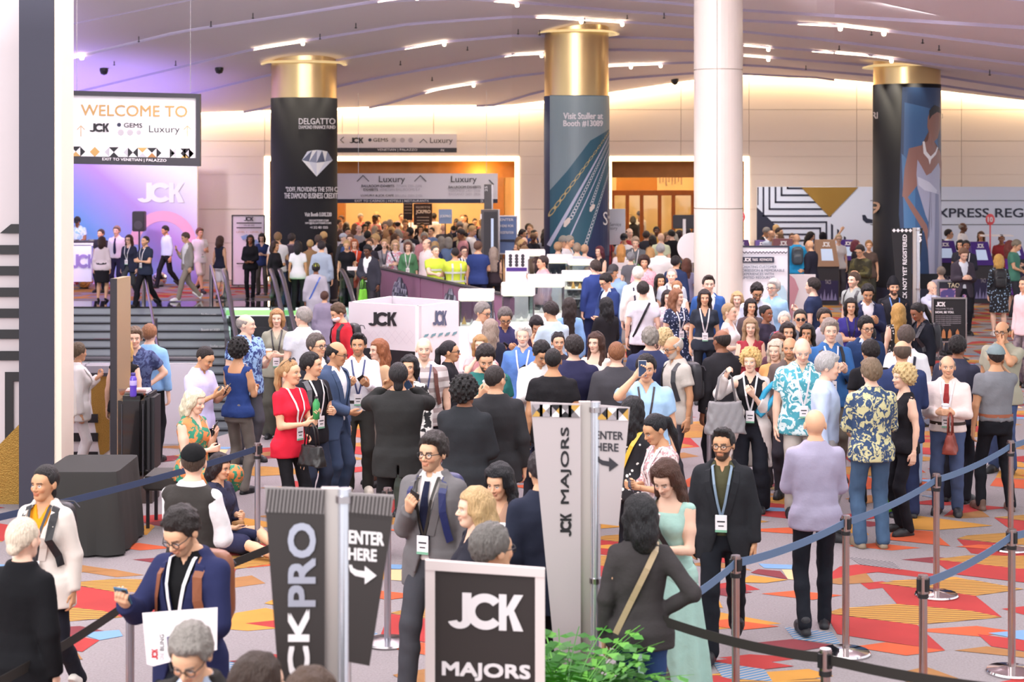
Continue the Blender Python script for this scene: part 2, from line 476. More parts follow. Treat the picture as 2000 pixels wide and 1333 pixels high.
# right hall: glazed timber screen across the portal
scr = struct(empty('window_1'))
d = 55.5
for x in (1193, 1222, 1250, 1285, 1312, 1350): bx('screen_post', XD(x, d), d, 0, XD(x+7, d), d+.12, ZD(375, d), M_wood, scr)
bx('screen_rail', XD(1190, d), d-.02, ZD(382, d), XD(1360, d), d+.14, ZD(372, d), M_wood, scr)
for a, b in ((1200, 1222), (1229, 1250), (1257, 1285), (1292, 1312), (1319, 1350)): bx('pane', XD(a, d), d+.05, .1, XD(b, d), d+.06, ZD(382, d), M_glass, scr)
bx('transom_panel', XD(1205, d), d+.3, ZD(372, d), XD(1285, d), d+.4, ZD(318, d), M_hall, scr)
for x in range(1288, 1335, 6): bx('ornament_slat', XD(x, d), d+.1, ZD(355+random.random()*12, d), XD(x+3, d), d+.16, ZD(335, d), M_goldm, scr)
# column-top cove: lit slot where wall meets ceiling
E0 = [(-400, 290), (60, 245), (120, 235), (450, 225), (800, 213), (1000, 212), (1190, 188), (1357, 162), (1450, 151), (1560, 152), (1700, 165), (2000, 200), (2400, 240)]
def ip(tab, x): return float(np.interp(x, [a for a, _ in tab], [b for _, b in tab]))
def slope(px): t = min(1, max(0, (px-1150)/500)); t = t*t*(3-2*t); return .17+(.02-.17)*t
def ceil_d(px, y):
    sl = slope(px); ze = 3.6+(310-ip(E0, px))*WD/F
    return min(WD-.35, (ze-3.6+WD*sl)/(max((310-y)/F, -.05)+sl))
def ceil_z(px, d_): return 3.6+(310-ip(E0, px))*WD/F+slope(px)*(WD-d_)
SEAM = {
 'Z': [(-400, 150), (60, 62), (120, 50), (365, 0), (600, -45), (1100, -80), (2400, -60)],
 'A': [(-400, 235), (60, 130), (165, 107), (350, 62), (550, 32), (750, 0), (1000, -35), (1300, -50), (2100, 5), (2400, 20)],
 'N': [(750, 1), (1000, -20), (1300, 5), (1452, 20), (2100, 60), (2400, 75)],
 'M': [(750, 2), (900, -3), (1060, 8), (1192, 20), (1357, 32), (1452, 40), (1650, 50), (2100, 105), (2400, 135)],
 'B': [(-400, 290), (60, 200), (170, 175), (500, 95), (800, 47), (1000, 33), (1060, 33), (1250, 45), (1452, 62), (1600, 77), (2100, 138), (2400, 170)],
 'C': [(60, 250), (390, 180), (525, 147), (660, 117), (865, 82), (1000, 70), (1192, 72), (1357, 78), (1452, 88), (1700, 108), (2100, 165), (2400, 200)],
 'D': [(480, 222), (665, 167), (775, 145), (1000, 107), (1192, 97), (1357, 100), (1452, 108), (1700, 128), (2100, 190), (2400, 220)],
 'E': [(710, 217), (850, 175), (1000, 150), (1192, 128), (1357, 122), (1500, 130), (1700, 147), (2100, 205), (2400, 235)],
 'F': [(945, 212), (1057, 178), (1192, 155), (1357, 143), (1452, 145), (1600, 152)]}
def sy(k, px):
    t = SEAM[k]
    e = ip(E0, px)
    if k in 'NM' and px < t[0][0]: return ip(SEAM['A'], px)+.5
    if px < t[0][0] or (k == 'F' and px > t[-1][0]): return e
    return min(e, ip(t, px))
ceiling = struct(empty('ceiling'))
order = ['near', 'Z', 'A', 'N', 'M', 'B', 'C', 'D', 'E', 'F', 'edge']
cols_ = list(range(-400, 2401, 35))
def bnd(k, px):
    if k == 'near': return 14.0
    if k == 'edge': return WD-.35
    return max(14.5, ceil_d(px, sy(k, px)))
for a, b in zip(order[:-1], order[1:]):
    mb = MB(); rm = MB()
    prev = None
    for px in cols_:
        d0, d1 = bnd(a, px), bnd(b, px)
        r = []
        for t in (0, .33, .66, 1):
            dd = d0+(d1-d0)*t
            r.append(((px-1000)*dd/F, dd, ceil_z(px, dd)+(-.03+.06*t if a != 'near' else 0)+(0 if d1-d0 > .15 else 0)))
        lo = ((px-1000)*d0/F, d0, ceil_z(px, d0)-.03); hi = ((px-1000)*d0/F, d0, ceil_z(px, d0)+.04)
        if prev:
            pr, plo, phi, w0 = prev
            if max(d1-d0, w0) > .05:
                mb.add(pr+r, [(i, i+1, 5+i, 4+i) for i in range(3)])
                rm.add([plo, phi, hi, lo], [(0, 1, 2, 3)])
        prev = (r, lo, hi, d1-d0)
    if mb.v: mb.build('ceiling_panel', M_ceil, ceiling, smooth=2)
    if rm.v and a != 'near': rm.build('ceiling_riser', M_riser_shade, ceiling)
# slot lights in the risers
def slot(k, x0, x1, em=M_lamp, h=.035):
    x0 -= 14; pts = [x0+(x1-x0)*i/6 for i in range(7)]
    mb = MB(); vs = []
    for i, px in enumerate(pts):
        dd = bnd(k, px); z = ceil_z(px, dd); X = (px-1000)*dd/F
        hh = h*math.sin(PI*(i+.3)/6.6)
        vs += [(X, dd-.02, z-.03), (X, dd-.02, z-.03+hh), (X, dd+.02, z-.03), (X, dd+.02, z-.03+hh)]
    fs = [(4*i, 4*i+4, 4*i+5, 4*i+1) for i in range(6)]+[(4*i+1, 4*i+5, 4*i+7, 4*i+3) for i in range(6)]+[(4*i, 4*i+2, 4*i+6, 4*i+4) for i in range(6)]
    mb.add(vs, fs).build('light_slot', em, ceiling)
    X = (x1-1000)*bnd(k, x1)/F
    MB().lathe([(0, -.06), (.035, -.05), (.05, 0), (.03, .04), (0, .05)], 10, (X, bnd(k, x1)-.06, ceil_z(x1, bnd(k, x1))-.06)).build('spotlight_bulb', M_lamp, ceiling)
for k, a, b in (('B', 510, 592), ('C', 805, 868), ('A', 752, 815), ('E', 845, 925), ('A', 118, 162), ('B', 1062, 1135), ('B', 1135, 1215), ('M', 1572, 1640), ('M', 1650, 1725),
                ('C', 1600, 1740), ('C', 1453, 1500), ('D', 1453, 1500), ('E', 1193, 1232), ('E', 1236, 1290), ('D', 1000, 1058), ('A', 135, 160), ('B', 110, 128), ('M', 980, 1010)):
    slot(k, a, b)
for k in range(26):
    px = 150+k*71+random.randint(-25, 25); py = random.randint(12, 150)
    dd = ceil_d(px, py)
    if dd < 15: continue
    z = ceil_z(px, dd)
    MB().lathe([(0, -.12), (.04, -.1), (.012, -.09), (.012, .05)], 8, ((px-1000)*dd/F, dd, z)).build('sprinkler_head', M_dark, ceiling)
for px, py in ((203, 134), (428, 132), (1318, 155)):
    dd = ceil_d(px, py); z = ceil_z(px, dd)
    MB().lathe([(0, -.17), (.08, -.14), (.11, -.06), (.11, .04)], 12, ((px-1000)*dd/F, dd, z)).build('camera_dome', M_black, ceiling)
# cove glow strip on top of the wall (behind the ceiling edge)
mb = MB(); pv = None
for px in cols_:
    X = (px-1000)*WD/F; z = 3.6+(310-ip(E0, px))*WD/F
    q = [(X, WD-.30, z+.02), (X, WD-.06, z+.10)]
    if pv: mb.add(pv+q, [(0, 1, 3, 2)])
    pv = q
mb.build('cove_light', mat('cove_strip', 'ffdfa8', emit=9), ceiling)

# ---------------- columns ----------------
M_wrapk = mat('black_wrap', '232329', .65, spec=.2)
def column(px, wpx, ycap, ywrap, wrapm, d_, name_i):
    R = wpx/2*d_/F*(1-.5*wpx/F)
    X = XD(px, d_)
    c = struct(empty('column', (X, d_, 0)))
    zt = ceil_z(px, d_)+.25; zw = ZD(ywrap, d_-R)
    MB().lathe([(R*.985, zw-.2), (R*.985, zt)], 48).build('gold_cap', M_goldm, c, smooth=2)
    MB().lathe([(R, .5), (R, zw), (R-.03, zw)], 48).build('wrap', wrapm, c, smooth=2)
    MB().lathe([(R+.01, 0), (R+.01, .5)], 48).build('column_base', M_navyp, c, smooth=2)
    zc = ceil_z(px, d_)-.10
    MB().lathe([(R, zc+.10), (R+.2, zc+.05), (R+.25, zc+.045), (R+.25, zc+.075), (R+.1, zc+.12)], 40).build('light_collar', mat('collar_gold', 'f0d49a', .4, 0, emit=.35), c, smooth=2)
    for a in (200, 235, 270, 305, 340):
        a = math.radians(a)
        x, y = (R+.2)*math.cos(a), (R+.2)*math.sin(a)
        light('SPOT', (X+x, d_+y, zc+.02), 40, (1, .88, .66), .05, rot=(0, 0, 0), spot=70, name='cap_shine_spot')  # small spots added to make the gold cap shine
    def fn(qx, qy, e=.022):
        u = (qx-px)*d_/F*(1-.5*R/d_)
        u = max(-R*.995, min(R*.995, u))
        y = d_-math.sqrt(R*R-u*u)-e
        return (X+u*(1+e/R), y, CH-(qy-HY)*y/F)
    return c, fn, R
M_teal = mat('teal_wrap', '2f5f73', .4)
c1, f1, R1 = column(594, 132, 113, 190, M_wrapk, 43.5, 1)
c2, f2, R2 = column(1126, 130, 62, 186, mat('navy_wrap', '262c4c', .6, spec=.25), 41.8, 2)
c3, f3, R3 = column(1771, 133, 118, 163, mat('dark_wrap', '24252c', .6, spec=.25), 41, 3)
def cpoly(pts, fn, m, parent, e=.008, name='print'):
    """a flat print bent onto a column: the polygon is sliced so that it follows the curve"""
    bm = bmesh.new()
    vs = [bm.verts.new((x, 0, y)) for x, y in pts]
    f_ = bm.faces.new(vs)
    bmesh.ops.triangulate(bm, faces=[f_])
    x0 = min(p[0] for p in pts); x1 = max(p[0] for p in pts)
    x = x0+5
    while x < x1:
        bmesh.ops.bisect_plane(bm, geom=bm.verts[:]+bm.edges[:]+bm.faces[:], plane_co=(x, 0, 0), plane_no=(1, 0, 0)); x += 5
    for v in bm.verts: v.co = Vector(fn(v.co.x, v.co.z, e))
    bmesh.ops.recalc_face_normals(bm, faces=bm.faces)
    me = bpy.data.meshes.new(name); bm.to_mesh(me); bm.free()
    return link(name, me, m, parent)
def reg(c, label=None):
    for o in c.children: pass
def place_print(o): o.matrix_parent_inverse = o.parent.matrix_world.inverted() if False else Matrix.Translation(-o.parent.location)
# column 1 print: diamond and lettering
L = []
for s, x0, y0, x1, y1, b in (('DELGATTO', 592, 231, 656, 243, .01), ('DIAMOND FINANCE FUND', 592, 245, 656, 252, .008), ('"DDFF, PROVIDING THE 5TH C', 567, 365, 659, 376, .008),
                             ('THE DIAMOND BUSINESS CREDIT', 564, 377, 659, 388, .008), ('Visit Booth LUXL220', 603, 415, 650, 423, .012), ('DELGATTODFF.COM', 611, 429, 645, 433, .008),
                             ('INFO@DELGATTODFF.COM', 604, 434, 649, 439, .008), ('+1 212 401 1555', 613, 442, 644, 447, .008)):
    L.append(tx(s, x0, y0, x1, y1, 41, M_white, c1, b, fn=f1))
tw = 626; crown = [(608, 296), (644, 296), (653, 313), (625, 345), (598, 313)]
facet = [mat('gem_pale', 'e9ecf6', .2), mat('gem_grey', '9aa0b8', .2), mat('gem_white', 'ffffff', .2), mat('gem_dark', '5f6680', .2)]
top = [(608, 296), (617, 294), (626, 293), (635, 294), (644, 296)]; mid = [(598, 313), (611, 316), (625, 318), (640, 316), (653, 313)]
k = 0
for i in range(4):
    for q in ([top[i], top[i+1], mid[i]], [top[i+1], mid[i+1], mid[i]], [mid[i], mid[i+1], (625, 345)]):
        L.append(cpoly(q, f1, facet[(k*7+k//3) % 4], c1, .008, 'gem_facet')); k += 1
# column 2 print
L.append(cpoly([(1073, 186), (1191, 187), (1191, 360), (1150, 500), (1073, 500)], f2, M_teal, c2, .006))
L.append(cpoly([(1073, 187), (1190, 188), (1190, 252), (1150, 275), (1105, 335), (1073, 372)], f2, mat('misty_teal', '8b9da3', .4), c2, .008))
L.append(cpoly([(1191, 330), (1191, 500), (1140, 500)], f2, mat('indigo_print', '27325c', .4), c2, .009))
L.append(tx('Visit Stuller at', 1099, 220, 1174, 233, 41, M_white, c2, .022, fn=f2))
L.append(tx('Booth #13089', 1099, 235, 1174, 248, 41, M_white, c2, .022, fn=f2))
L.append(tx('S', 1175, 414, 1184, 440, 41, M_white, c2, -.005, fn=f2)); L.append(tx('Stuller', 1184, 421, 1191, 427, 41, M_white, c2, 0, fn=f2))
M_chain = mat('silver_print', 'cdd0da', .35); M_chaing = mat('gold_chain_print', 'c8b47c', .35)
def band(p, q, w0, w1, m, e):
    (x0, y0), (x1, y1) = p, q; l = math.hypot(x1-x0, y1-y0); nx, ny = -(y1-y0)/l, (x1-x0)/l
    L.append(cpoly([(x0+nx*w0, y0+ny*w0), (x1+nx*w1, y1+ny*w1), (x1-nx*w1, y1-ny*w1), (x0-nx*w0, y0-ny*w0)], f2, m, c2, e))
for p, q, a, b in (((1190, 262), (1071, 480), .6, 4), ((1190, 285), (1098, 492), .5, 1.6)): band(p, q, a, b, mat('ribbon_silver', 'c3c6de', .4), .012)
def chain(p, q, n, r0, r1, m):
    (x0, y0), (x1, y1) = p, q; l = math.hypot(x1-x0, y1-y0); tx_, ty_ = (x1-x0)/l, (y1-y0)/l
    for i in range(n):
        t = ((i+.5)/n)**1.2; r = r0+(r1-r0)*t; cx, cy = x0+(x1-x0)*t, y0+(y1-y0)*t
        h = l/n*.62*(.5+t*1.0)
        ring = []
        for s in (1, .62):
            ring.append([(cx+tx_*h*s*math.cos(a)-ty_*r*s*math.sin(a), cy+ty_*h*s*math.cos(a)+tx_*r*s*math.sin(a)) for a in (2*PI*k/10 for k in range(10))])
        mb = MB()
        vs = [f2(x, y, .015) for x, y in ring[0]+ring[1]]
        mb.add(vs, [(k, (k+1) % 10, 10+(k+1) % 10, 10+k) for k in range(10)])
        yield mb
for p, q, n, r0, r1, m in (((1189, 256), (1073, 420), 14, 1.2, 4.2, M_chaing), ((1190, 272), (1112, 428), 30, 1.5, 4, M_chain), ((1191, 290), (1152, 400), 24, 1, 3, M_chain), ((1191, 325), (1140, 480), 26, 1.3, 3.2, M_chain)):
    allm = MB()
    for mb in chain(p, q, n, r0, r1, m): allm.add(mb.v, mb.f)
    o = allm.build('chain_print', m, c2); o['kind'] = 'stuff'; L.append(o)
for cx, cy, s in ((1105, 434, 1), (1153, 406, .8)):
    L.append(cpoly([(cx-6*s, cy+9*s), (cx-5*s, cy-1*s), (cx+3*s, cy-9*s), (cx+8*s, cy-7*s), (cx+6*s, cy+1*s), (cx-2*s, cy+10*s)], f2, mat('clasp_print', 'e9dcd2', .4), c2, .017, 'clasp_print'))
# column 3 print: photograph of a model wearing a necklace (soft shapes)
def c3p(pts, col_, e): L.append(cpoly(pts, f3, mat('portrait_'+col_, col_, .4), c3, e))
c3p([(1748, 170), (1837, 172), (1836, 535), (1752, 535), (1742, 420), (1745, 300)], '2c456e', .006)
c3p([(1752, 200), (1815, 215), (1822, 300), (1815, 450), (1755, 460), (1750, 330)], '41699c', .008)
c3p([(1747, 300), (1772, 330), (1772, 470), (1752, 480)], '4d7fb4', .009)
c3p([(1803, 215), (1812, 208), (1824, 212), (1830, 228), (1827, 250), (1820, 270), (1812, 276), (1806, 284), (1800, 280), (1800, 262), (1796, 248), (1797, 230)], '96685a', .011)
c3p([(1800, 216), (1812, 205), (1826, 210), (1831, 222), (1818, 219), (1806, 226), (1800, 234)], '241c22', .013)
c3p([(1800, 255), (1811, 276), (1815, 290), (1828, 296), (1834, 320), (1832, 350), (1800, 352), (1775, 340), (1776, 362), (1756, 388), (1748, 384), (1752, 330), (1760, 290), (1784, 284), (1798, 274)], '9a6f66', .011)
c3p([(1748, 380), (1758, 386), (1795, 440), (1802, 468), (1808, 500), (1800, 503), (1790, 455), (1762, 408)], '9a6f66', .012)
c3p([(1776, 312), (1784, 325), (1794, 343), (1804, 338), (1822, 318), (1827, 330), (1826, 365), (1834, 430), (1836, 535), (1800, 535), (1796, 470), (1806, 452), (1792, 420), (1776, 368), (1774, 340)], 'aeb0cc', .014)
c3p([(1776, 345), (1800, 356), (1818, 372), (1816, 378), (1790, 372), (1778, 362)], 'd0d2e6', .016)
c3p([(1814, 378), (1822, 380), (1824, 450), (1820, 535), (1812, 535), (1816, 450)], '8488ac', .016)
c3p([(1786, 277), (1790, 276), (1794, 296), (1803, 306), (1814, 296), (1818, 287), (1821, 289), (1815, 302), (1804, 312), (1801, 322), (1798, 311), (1788, 300)], 'f3f1f6', .016)
L.append(tx('RI', 1704, 219, 1710, 232, 41, M_gwhite, c3, .01, fn=f3)); L.append(tx('N', 1836, 222, 1838.5, 232, 41, M_gwhite, c3, .01, fn=f3))
L.append(tx('9', 1699, 394, 1713, 418, 41, mat('rose_gold', 'c9a58c', .4), c3, .01, fn=f3))
for o in L: o.matrix_parent_inverse = Matrix.Translation(-o.parent.location)
# column 4: plain pale column in front
d4 = 33.0; X4 = XD(1403, d4); R4 = 47.5*d4/F
c4 = struct(empty('column', (X4, d4, 0)))
M_c4 = mat('pale_column', 'eee4da', .35, spec=.6)
z = 0
for zz in (2.63, 5.33, 8.0):
    for a0 in (-100, 20, 140):
        mb = MB(); n = 14
        for i in range(n):
            aa, ab = (math.radians(a0+.6+(118.8)*t/n) for t in (i, i+1))
            mb.add([(R4*math.cos(aa), R4*math.sin(aa), z+.008), (R4*math.cos(ab), R4*math.sin(ab), z+.008), (R4*math.cos(ab), R4*math.sin(ab), zz-.008), (R4*math.cos(aa), R4*math.sin(aa), zz-.008)], [(0, 1, 2, 3)])
        mb.build('column_panel', M_c4, c4, smooth=2)
    z = zz
MB().lathe([(R4-.02, 0), (R4-.02, 8)], 32).build('column_core', M_wallr, c4, smooth=2)
light('AREA', (X4-3.5, d4-4.5, 6.6), 50, (1, .96, .9), 1.2, rot=(math.radians(38), 0, math.radians(-38)), name='column_wash_light')
light('AREA', (X4+2.5, d4-4.5, 6.3), 80, (1, .98, .95), 1.0, rot=(math.radians(38), 0, math.radians(28)), name='column_wash_light')
# ---------------- stair well: steps, side walls, escalators, parapets ----------------
well = struct(empty('wall_well'))
M_step = mat('dark_step_stone', '4a4f58', .15, spec=.8)
M_riser2 = mat('dark_step_riser', 'a3aab2', .3, coat=.3)
M_wellw = mat('well_wall', '8f8a93', .5)
stairs = struct(empty('floor_stairs'))
sk = .33
def sx(X, i): return X+sk*.3*i
for i in range(24):
    y = 41-.3*i; z = -.165*(i)
    mb = MB().add([(sx(-11.2, i+1), y-.3, z-.165), (sx(-7.0, i+1), y-.3, z-.165), (sx(-7.0, i), y, z-.165), (sx(-11.2, i), y, z-.165)], [(0, 1, 2, 3)])
    st = mb.build('stair_tread', M_step, stairs)
    bx('stair_nosing', sx(-11.2, i), y-.02, z-.03, sx(-7.0, i), y+.03, z+.004, M_black, stairs)
    MB().add([(sx(-11.2, i), y, z-.165), (sx(-7.0, i), y, z-.165), (sx(-7.0, i), y, z), (sx(-11.2, i), y, z)], [(0, 1, 2, 3)]).build('stair_riser', M_riser2, stairs)
bx('landing_edge', -11.2, 41, -.02, -3.9, 42.6, .006, mat('polished_dark_landing', '2a2730', .06, spec=1), stairs)
for s, yy, x0 in (('Stuller.com', 615, 393), ('Booth #13089', 645, 393), ('Stuller.com', 677, 410)):
    tx(s, x0, yy-3, x0+(36 if s[0] == 'B' else 29), yy+2, 40.7 if yy < 630 else 40.1 if yy < 660 else 39.5, M_white, stairs, 0)
for yy, x in ((662, 180), (679, 180), (697, 180)):
    pg('red_print', [(x+3, yy), (x+34, yy), (x+34, yy+9), (x, yy+9)], 39.9-(yy-662)*.018, mat('red_print', 'a03a4c', .5), stairs, .003)
bx('well_bottom', -14, 20, -4.2, 4, 42, -4.0, M_wellw, well)
pts = [(-3.9, 41.0), (-3.75, 39.3), (-3.05, 39.0), (-.3, 31.7), (-3.9, 21.6), (-11.3, 21.6), (-11.3, 41)]
for (a, b) in zip(pts[:-1], pts[1:]):
    MB().add([(a[0], a[1], -4), (b[0], b[1], -4), (b[0], b[1], -.003), (a[0], a[1], -.003)], [(0, 1, 2, 3)]).build('well_side', M_wellw, well)
# near parapet with white panels and dark handrail
par = struct(empty('trim_3'))
for k in range(5):
    x0 = -11.3+k*1.48; bx('parapet_panel', x0+.01, 21.3, 0, x0+1.47, 21.5, 1.0, mat('parapet_white', 'd9d6de', .4), par)
MB().tube([(-11.4, 21.4, 1.06), (-3.8, 21.4, 1.06)], .06, 8, .03).build('handrail', M_dark, par)
# right-hand parapet: dusty pink panels printed with cut gems
par2 = struct(empty('trim_4'))
M_pinkp = mat('dusty_pink_panel', 'a5718f', .35)
A_, B_, C_ = Vector((-3.8, 39.2, 0)), Vector((-3.05, 39.0, 0)), Vector((-.02, 31.0, 0))
def along(t, z, off=.0): p = B_.lerp(C_, t); n = Vector((C_.y-B_.y, -(C_.x-B_.x), 0)).normalized(); return p+n*off+Vector((0, 0, z))
bx('parapet_glass', A_.x, 39.0, 0, B_.x, 39.04, 1.0, M_glass, par2)
bx('parapet_rail', A_.x, 38.95, 1.02, B_.x, 39.09, 1.1, M_white, par2)
tl = [0, .36, .54, .75, 1.0]
for a, b in zip(tl[:-1], tl[1:]):
    mb = MB(); vs = []
    for t, z in ((a+.004, 0), (b-.004, 0), (b-.004, 1.04), (a+.004, 1.04)): vs.append(along(t, z))
    vs2 = [v+Vector((.08, .03, 0)) for v in vs]
    mb.add(vs+vs2, [(0, 1, 2, 3), (7, 6, 5, 4), (0, 4, 5, 1), (1, 5, 6, 2), (2, 6, 7, 3), (3, 7, 4, 0)]).build('parapet_panel', M_pinkp, par2)
MB().tube([along(0, 1.08), along(1, 1.08)], .07, 8, .03).build('parapet_rail', M_dark, par2)
gem = [mat('gem_a', '7d7590', .3), mat('gem_b', 'a5a0b8', .3), mat('gem_c', '4f4a60', .3), mat('gem_d', 'c5bfd0', .3)]
rg = random.Random(5)
for tc_, wid in ((.19, .075), (.60, .06), (.86, .05)):
    mb = [MB() for _ in range(4)]
    for r_ in range(7):
        for q in range(7):
            u0, u1 = (q-3.5)/3.5, (q-2.5)/3.5; v0, v1 = r_/7, (r_+1)/7
            if (abs(u0+u1)/2)**2*.9+max(0, v0-.35)**2*2 > .95: continue
            z0, z1 = .12+v0*.85, .12+v1*.85
            sq = lambda v: math.sqrt(max(.05, 1-max(0, v-.3)**2*2))
            a_, b_, c__, d_ = [along(tc_+u*wid*sq(v), .12+v*.85, .014) for u, v in ((u0, v0), (u1, v0), (u1, v1), (u0, v1))]
            n = rg.randrange(4); mb[n].add([a_, b_, c__], [(0, 1, 2)])
            n = rg.randrange(4); mb[n].add([a_, c__, d_], [(0, 1, 2)])
    for k in range(4): o = mb[k].build('gem_print', gem[k], par2); o['kind'] = 'stuff'
# escalators
M_escmetal = mat('escalator_steel', 'a7a3ae', .25, 1)
M_green = mat('green_comb_light', '9fe08a', .5, emit=.6)
def esc(name, x0, x1, d_top, label):
    e = empty(name, ((x0+x1)/2, d_top, 0))
    tag(e, label, 'escalator')
    def P(x, s, z0):        # s metres from the top newel toward the camera; descends 30 degrees after 1.3 m
        z = z0-max(0, s-1.3)*.577
        return Vector((x+sk*.85*max(0, s-.6)-(x0+x1)/2, -s, z))
    for x in (x0, x1):
        pts = [P(x, .25, .35), P(x, .02, .5), P(x, -.08, .72), P(x, .05, .93), P(x, .3, 1.0), P(x, 1.0, 1.0), P(x, 1.5, .96)]+[P(x, s, 1.0) for s in (2, 3, 4.5, 6.5, 9)]
        MB().tube(pts, .055, 8, .035).build('handrail', mat('bronze_handrail', '6f6870', .3, .5), e, smooth=2)
        low = [P(x, s, .15) for s in (.1, .3, 1.0, 1.5, 2, 3, 4.5, 6.5, 9)]; hi = [P(x, s, z) for s, z in ((.0, .8), (.3, .98), (1.0, .98), (1.5, .94), (2, .98), (3, .98), (4.5, .98), (6.5, .98), (9, .98))]
        n = len(low)
        MB().add(low+hi, [(i, i+1, n+i+1, n+i) for i in range(n-1)]).build('glass_balustrade', M_greenglass, e)
        lo2 = [p-Vector((0, 0, .55)) for p in low]
        MB().add(low+lo2, [(i, n+i, n+i+1, i+1) for i in range(n-1)]).build('skirt', M_escmetal, e)
    for i in range(20):
        s = 1.3+i*.38; a = P(x0+.08, s, 0); b = P(x1-.08, s, 0); c = P(x1-.08, s+.38, 0); d__ = P(x0+.08, s+.38, 0)
        z = c.z
        MB().add([(a.x, a.y, z), (b.x, b.y, z), (c.x, c.y, z), (d__.x, d__.y, z), (a.x, a.y, a.z), (b.x, b.y, a.z)], [(0, 1, 2, 3), (0, 4, 5, 1)]).build('escalator_step', M_dark, e)
    MB().add([P(x0, 0, .02), P(x1, 0, .02), P(x1, 1.3, .02), P(x0, 1.3, .02)], [(0, 1, 2, 3)]).build('landing_plate', M_green, e)
    return e
esc('escalator', -6.75, -5.65, 39.9, 'escalator with glass balustrade nearest the dark stairs and green lit landing')
esc('escalator', -5.45, -4.0, 39.9, 'escalator beside the pink panelled parapet, carrying the person in yellow cap')
# stair handrails
def rail(x, lab, y0=41.3):
    e = empty('stair_handrail', (x, y0, 0)); tag(e, lab, 'handrail')
    MB().cyl((0, 0, 0), (0, 0, 1.0), .05, n=10).build('post', M_steel, e)
    MB().cyl((.75, -2.2, -1.2), (.75, -2.2, -.1), .05, n=10).build('post', M_steel, e)
    MB().tube([(0, 0, 1.0), (.05, -.3, 1.0)]+[(.05+.33*s, -.3-s, 1.0-.55*s) for s in (1, 2, 4, 6)], .035, 8).build('rail', M_steel, e, smooth=2)
rail(-9.0, 'steel handrail running down the middle of the dark stairs')
rail(-7.35, 'steel handrail at the escalator side of the dark stairs')
rail(-11.15, 'steel handrail at the far left edge of the dark stairs')

# ---------------- far left: lit backdrop, DJ booth, speaker ----------------
d = 48.6
bk = empty('stage_backdrop', (0, 0, 0)); tag(bk, 'tall pink, violet and blue gradient backdrop with white lettering on the back wall', 'backdrop')
mm = bpy.data.materials.new('gradient_print'); mm.use_nodes = True; nt = mm.node_tree
tcn = nt.nodes.new('ShaderNodeTexCoord'); sp = nt.nodes.new('ShaderNodeSeparateXYZ'); nt.links.new(tcn.outputs['Object'], sp.inputs[0])
def mathn(op, a, b=None):
    n = nt.nodes.new('ShaderNodeMath'); n.operation = op; n.use_clamp = False
    for i, v in enumerate((a, b)):
        if v is None: continue
        if isinstance(v, (int, float)): n.inputs[i].default_value = v
        else: nt.links.new(v, n.inputs[i])
    return n.outputs[0]
gx = mathn('MULTIPLY', mathn('ADD', sp.outputs[0], 13.0), .25); gz = mathn('MULTIPLY', sp.outputs[2], .28)
ramp = nt.nodes.new('ShaderNodeValToRGB')
for p, c_ in ((0, 'f08fb4'), (.35, 'ee97d4'), (.65, 'b992e0'), (1, '6fa3ea')):
    e = ramp.color_ramp.elements.new(p) if p not in (0, 1) else ramp.color_ramp.elements[int(p)]
    e.color = (*lin(c_), 1)
nt.links.new(mathn('ADD', mathn('MULTIPLY', gx, .55), mathn('MULTIPLY', gz, .55)), ramp.inputs[0])
nt.links.new(ramp.outputs[0], nt.nodes['Principled BSDF'].inputs['Base Color'])
rc('board', 100, 318, 387, 557, d, mm, bk, .15)
jck(267, 357, 360, 396, d-.17, M_white, bk)
M_arc = mat('pale_pink_print', 'efaccf', .6)
arc = MB()
for i in range(16):
    a0, a1 = PI*i/16, PI*(i+1)/16
    q = [(318+r*math.cos(a), 478-r*math.sin(a)) for r, a in ((66, a0), (66, a1), (46, a1), (46, a0))]
    arc.prism([(XD(x, d-.16), ZD(y, d-.16)) for x, y in q], d-.163, d-.16)
arc.build('arc_print', M_arc, bk)
dj = empty('dj_booth', (XD(150, 46.5), 46.5, 0)); tag(dj, 'white lit DJ booth with lavender lettering below the gradient backdrop', 'booth')
for nm, a in (('front_panel', (118, 478, 180, 550)), ):
    o = rc(nm, *a, 45.9, mat('booth_white', 'e9e4ff', .5, emit=.15), None, .1); o.parent = dj; o.matrix_parent_inverse = Matrix.Translation(-dj.location)
def under(o, p): o.parent = p; o.matrix_parent_inverse = Matrix.Translation(-p.location); return o
under(jck(138, 497, 188, 524, 45.78, mat('lavender_letter', '9f8ad0', .5), None), dj)
under(bx('table_top', XD(112, 45.9), 45.8, ZD(480, 46), XD(188, 45.9), 46.7, ZD(475, 46), M_white, None), dj)
mx = empty('dj_controller', (XD(160, 46), 46.2, ZD(475, 46))); tag(mx, 'small DJ controller deck on the white booth top', 'controller')
MB().box(-.4, -.2, 0, .4, .2, .06).build('body', M_dark, mx)
for x in (-.25, .25): MB().cyl((x, 0, .06), (x, 0, .09), .13, n=16).build('jog_wheel', M_steel, mx)
for px, py, r, lb in ((164, 546, .27, 'mirrored disco ball on the carpet in front of the booth'), (311, 523, .22, 'mirrored disco ball behind the walking people near the backdrop')):
    y = FD(py+r*68) if py > 530 else 47.5
    b = empty('disco_ball', (XD(px, y), y, r)); tag(b, lb, 'disco ball')
    bm = bmesh.new(); bmesh.ops.create_uvsphere(bm, u_segments=18, v_segments=12, radius=r)
    me = bpy.data.meshes.new('ball'); bm.to_mesh(me); bm.free()
    link('mirror_tiles', me, M_chrome, b)
    MB().cyl((0, 0, -r), (0, 0, -r*.9), .12, n=12).build('foot_ring', M_dark, b)
    MB().cyl((0, 0, r*.96), (0, 0, r+.03), .03, n=8).build('hanging_cap', M_dark, b)
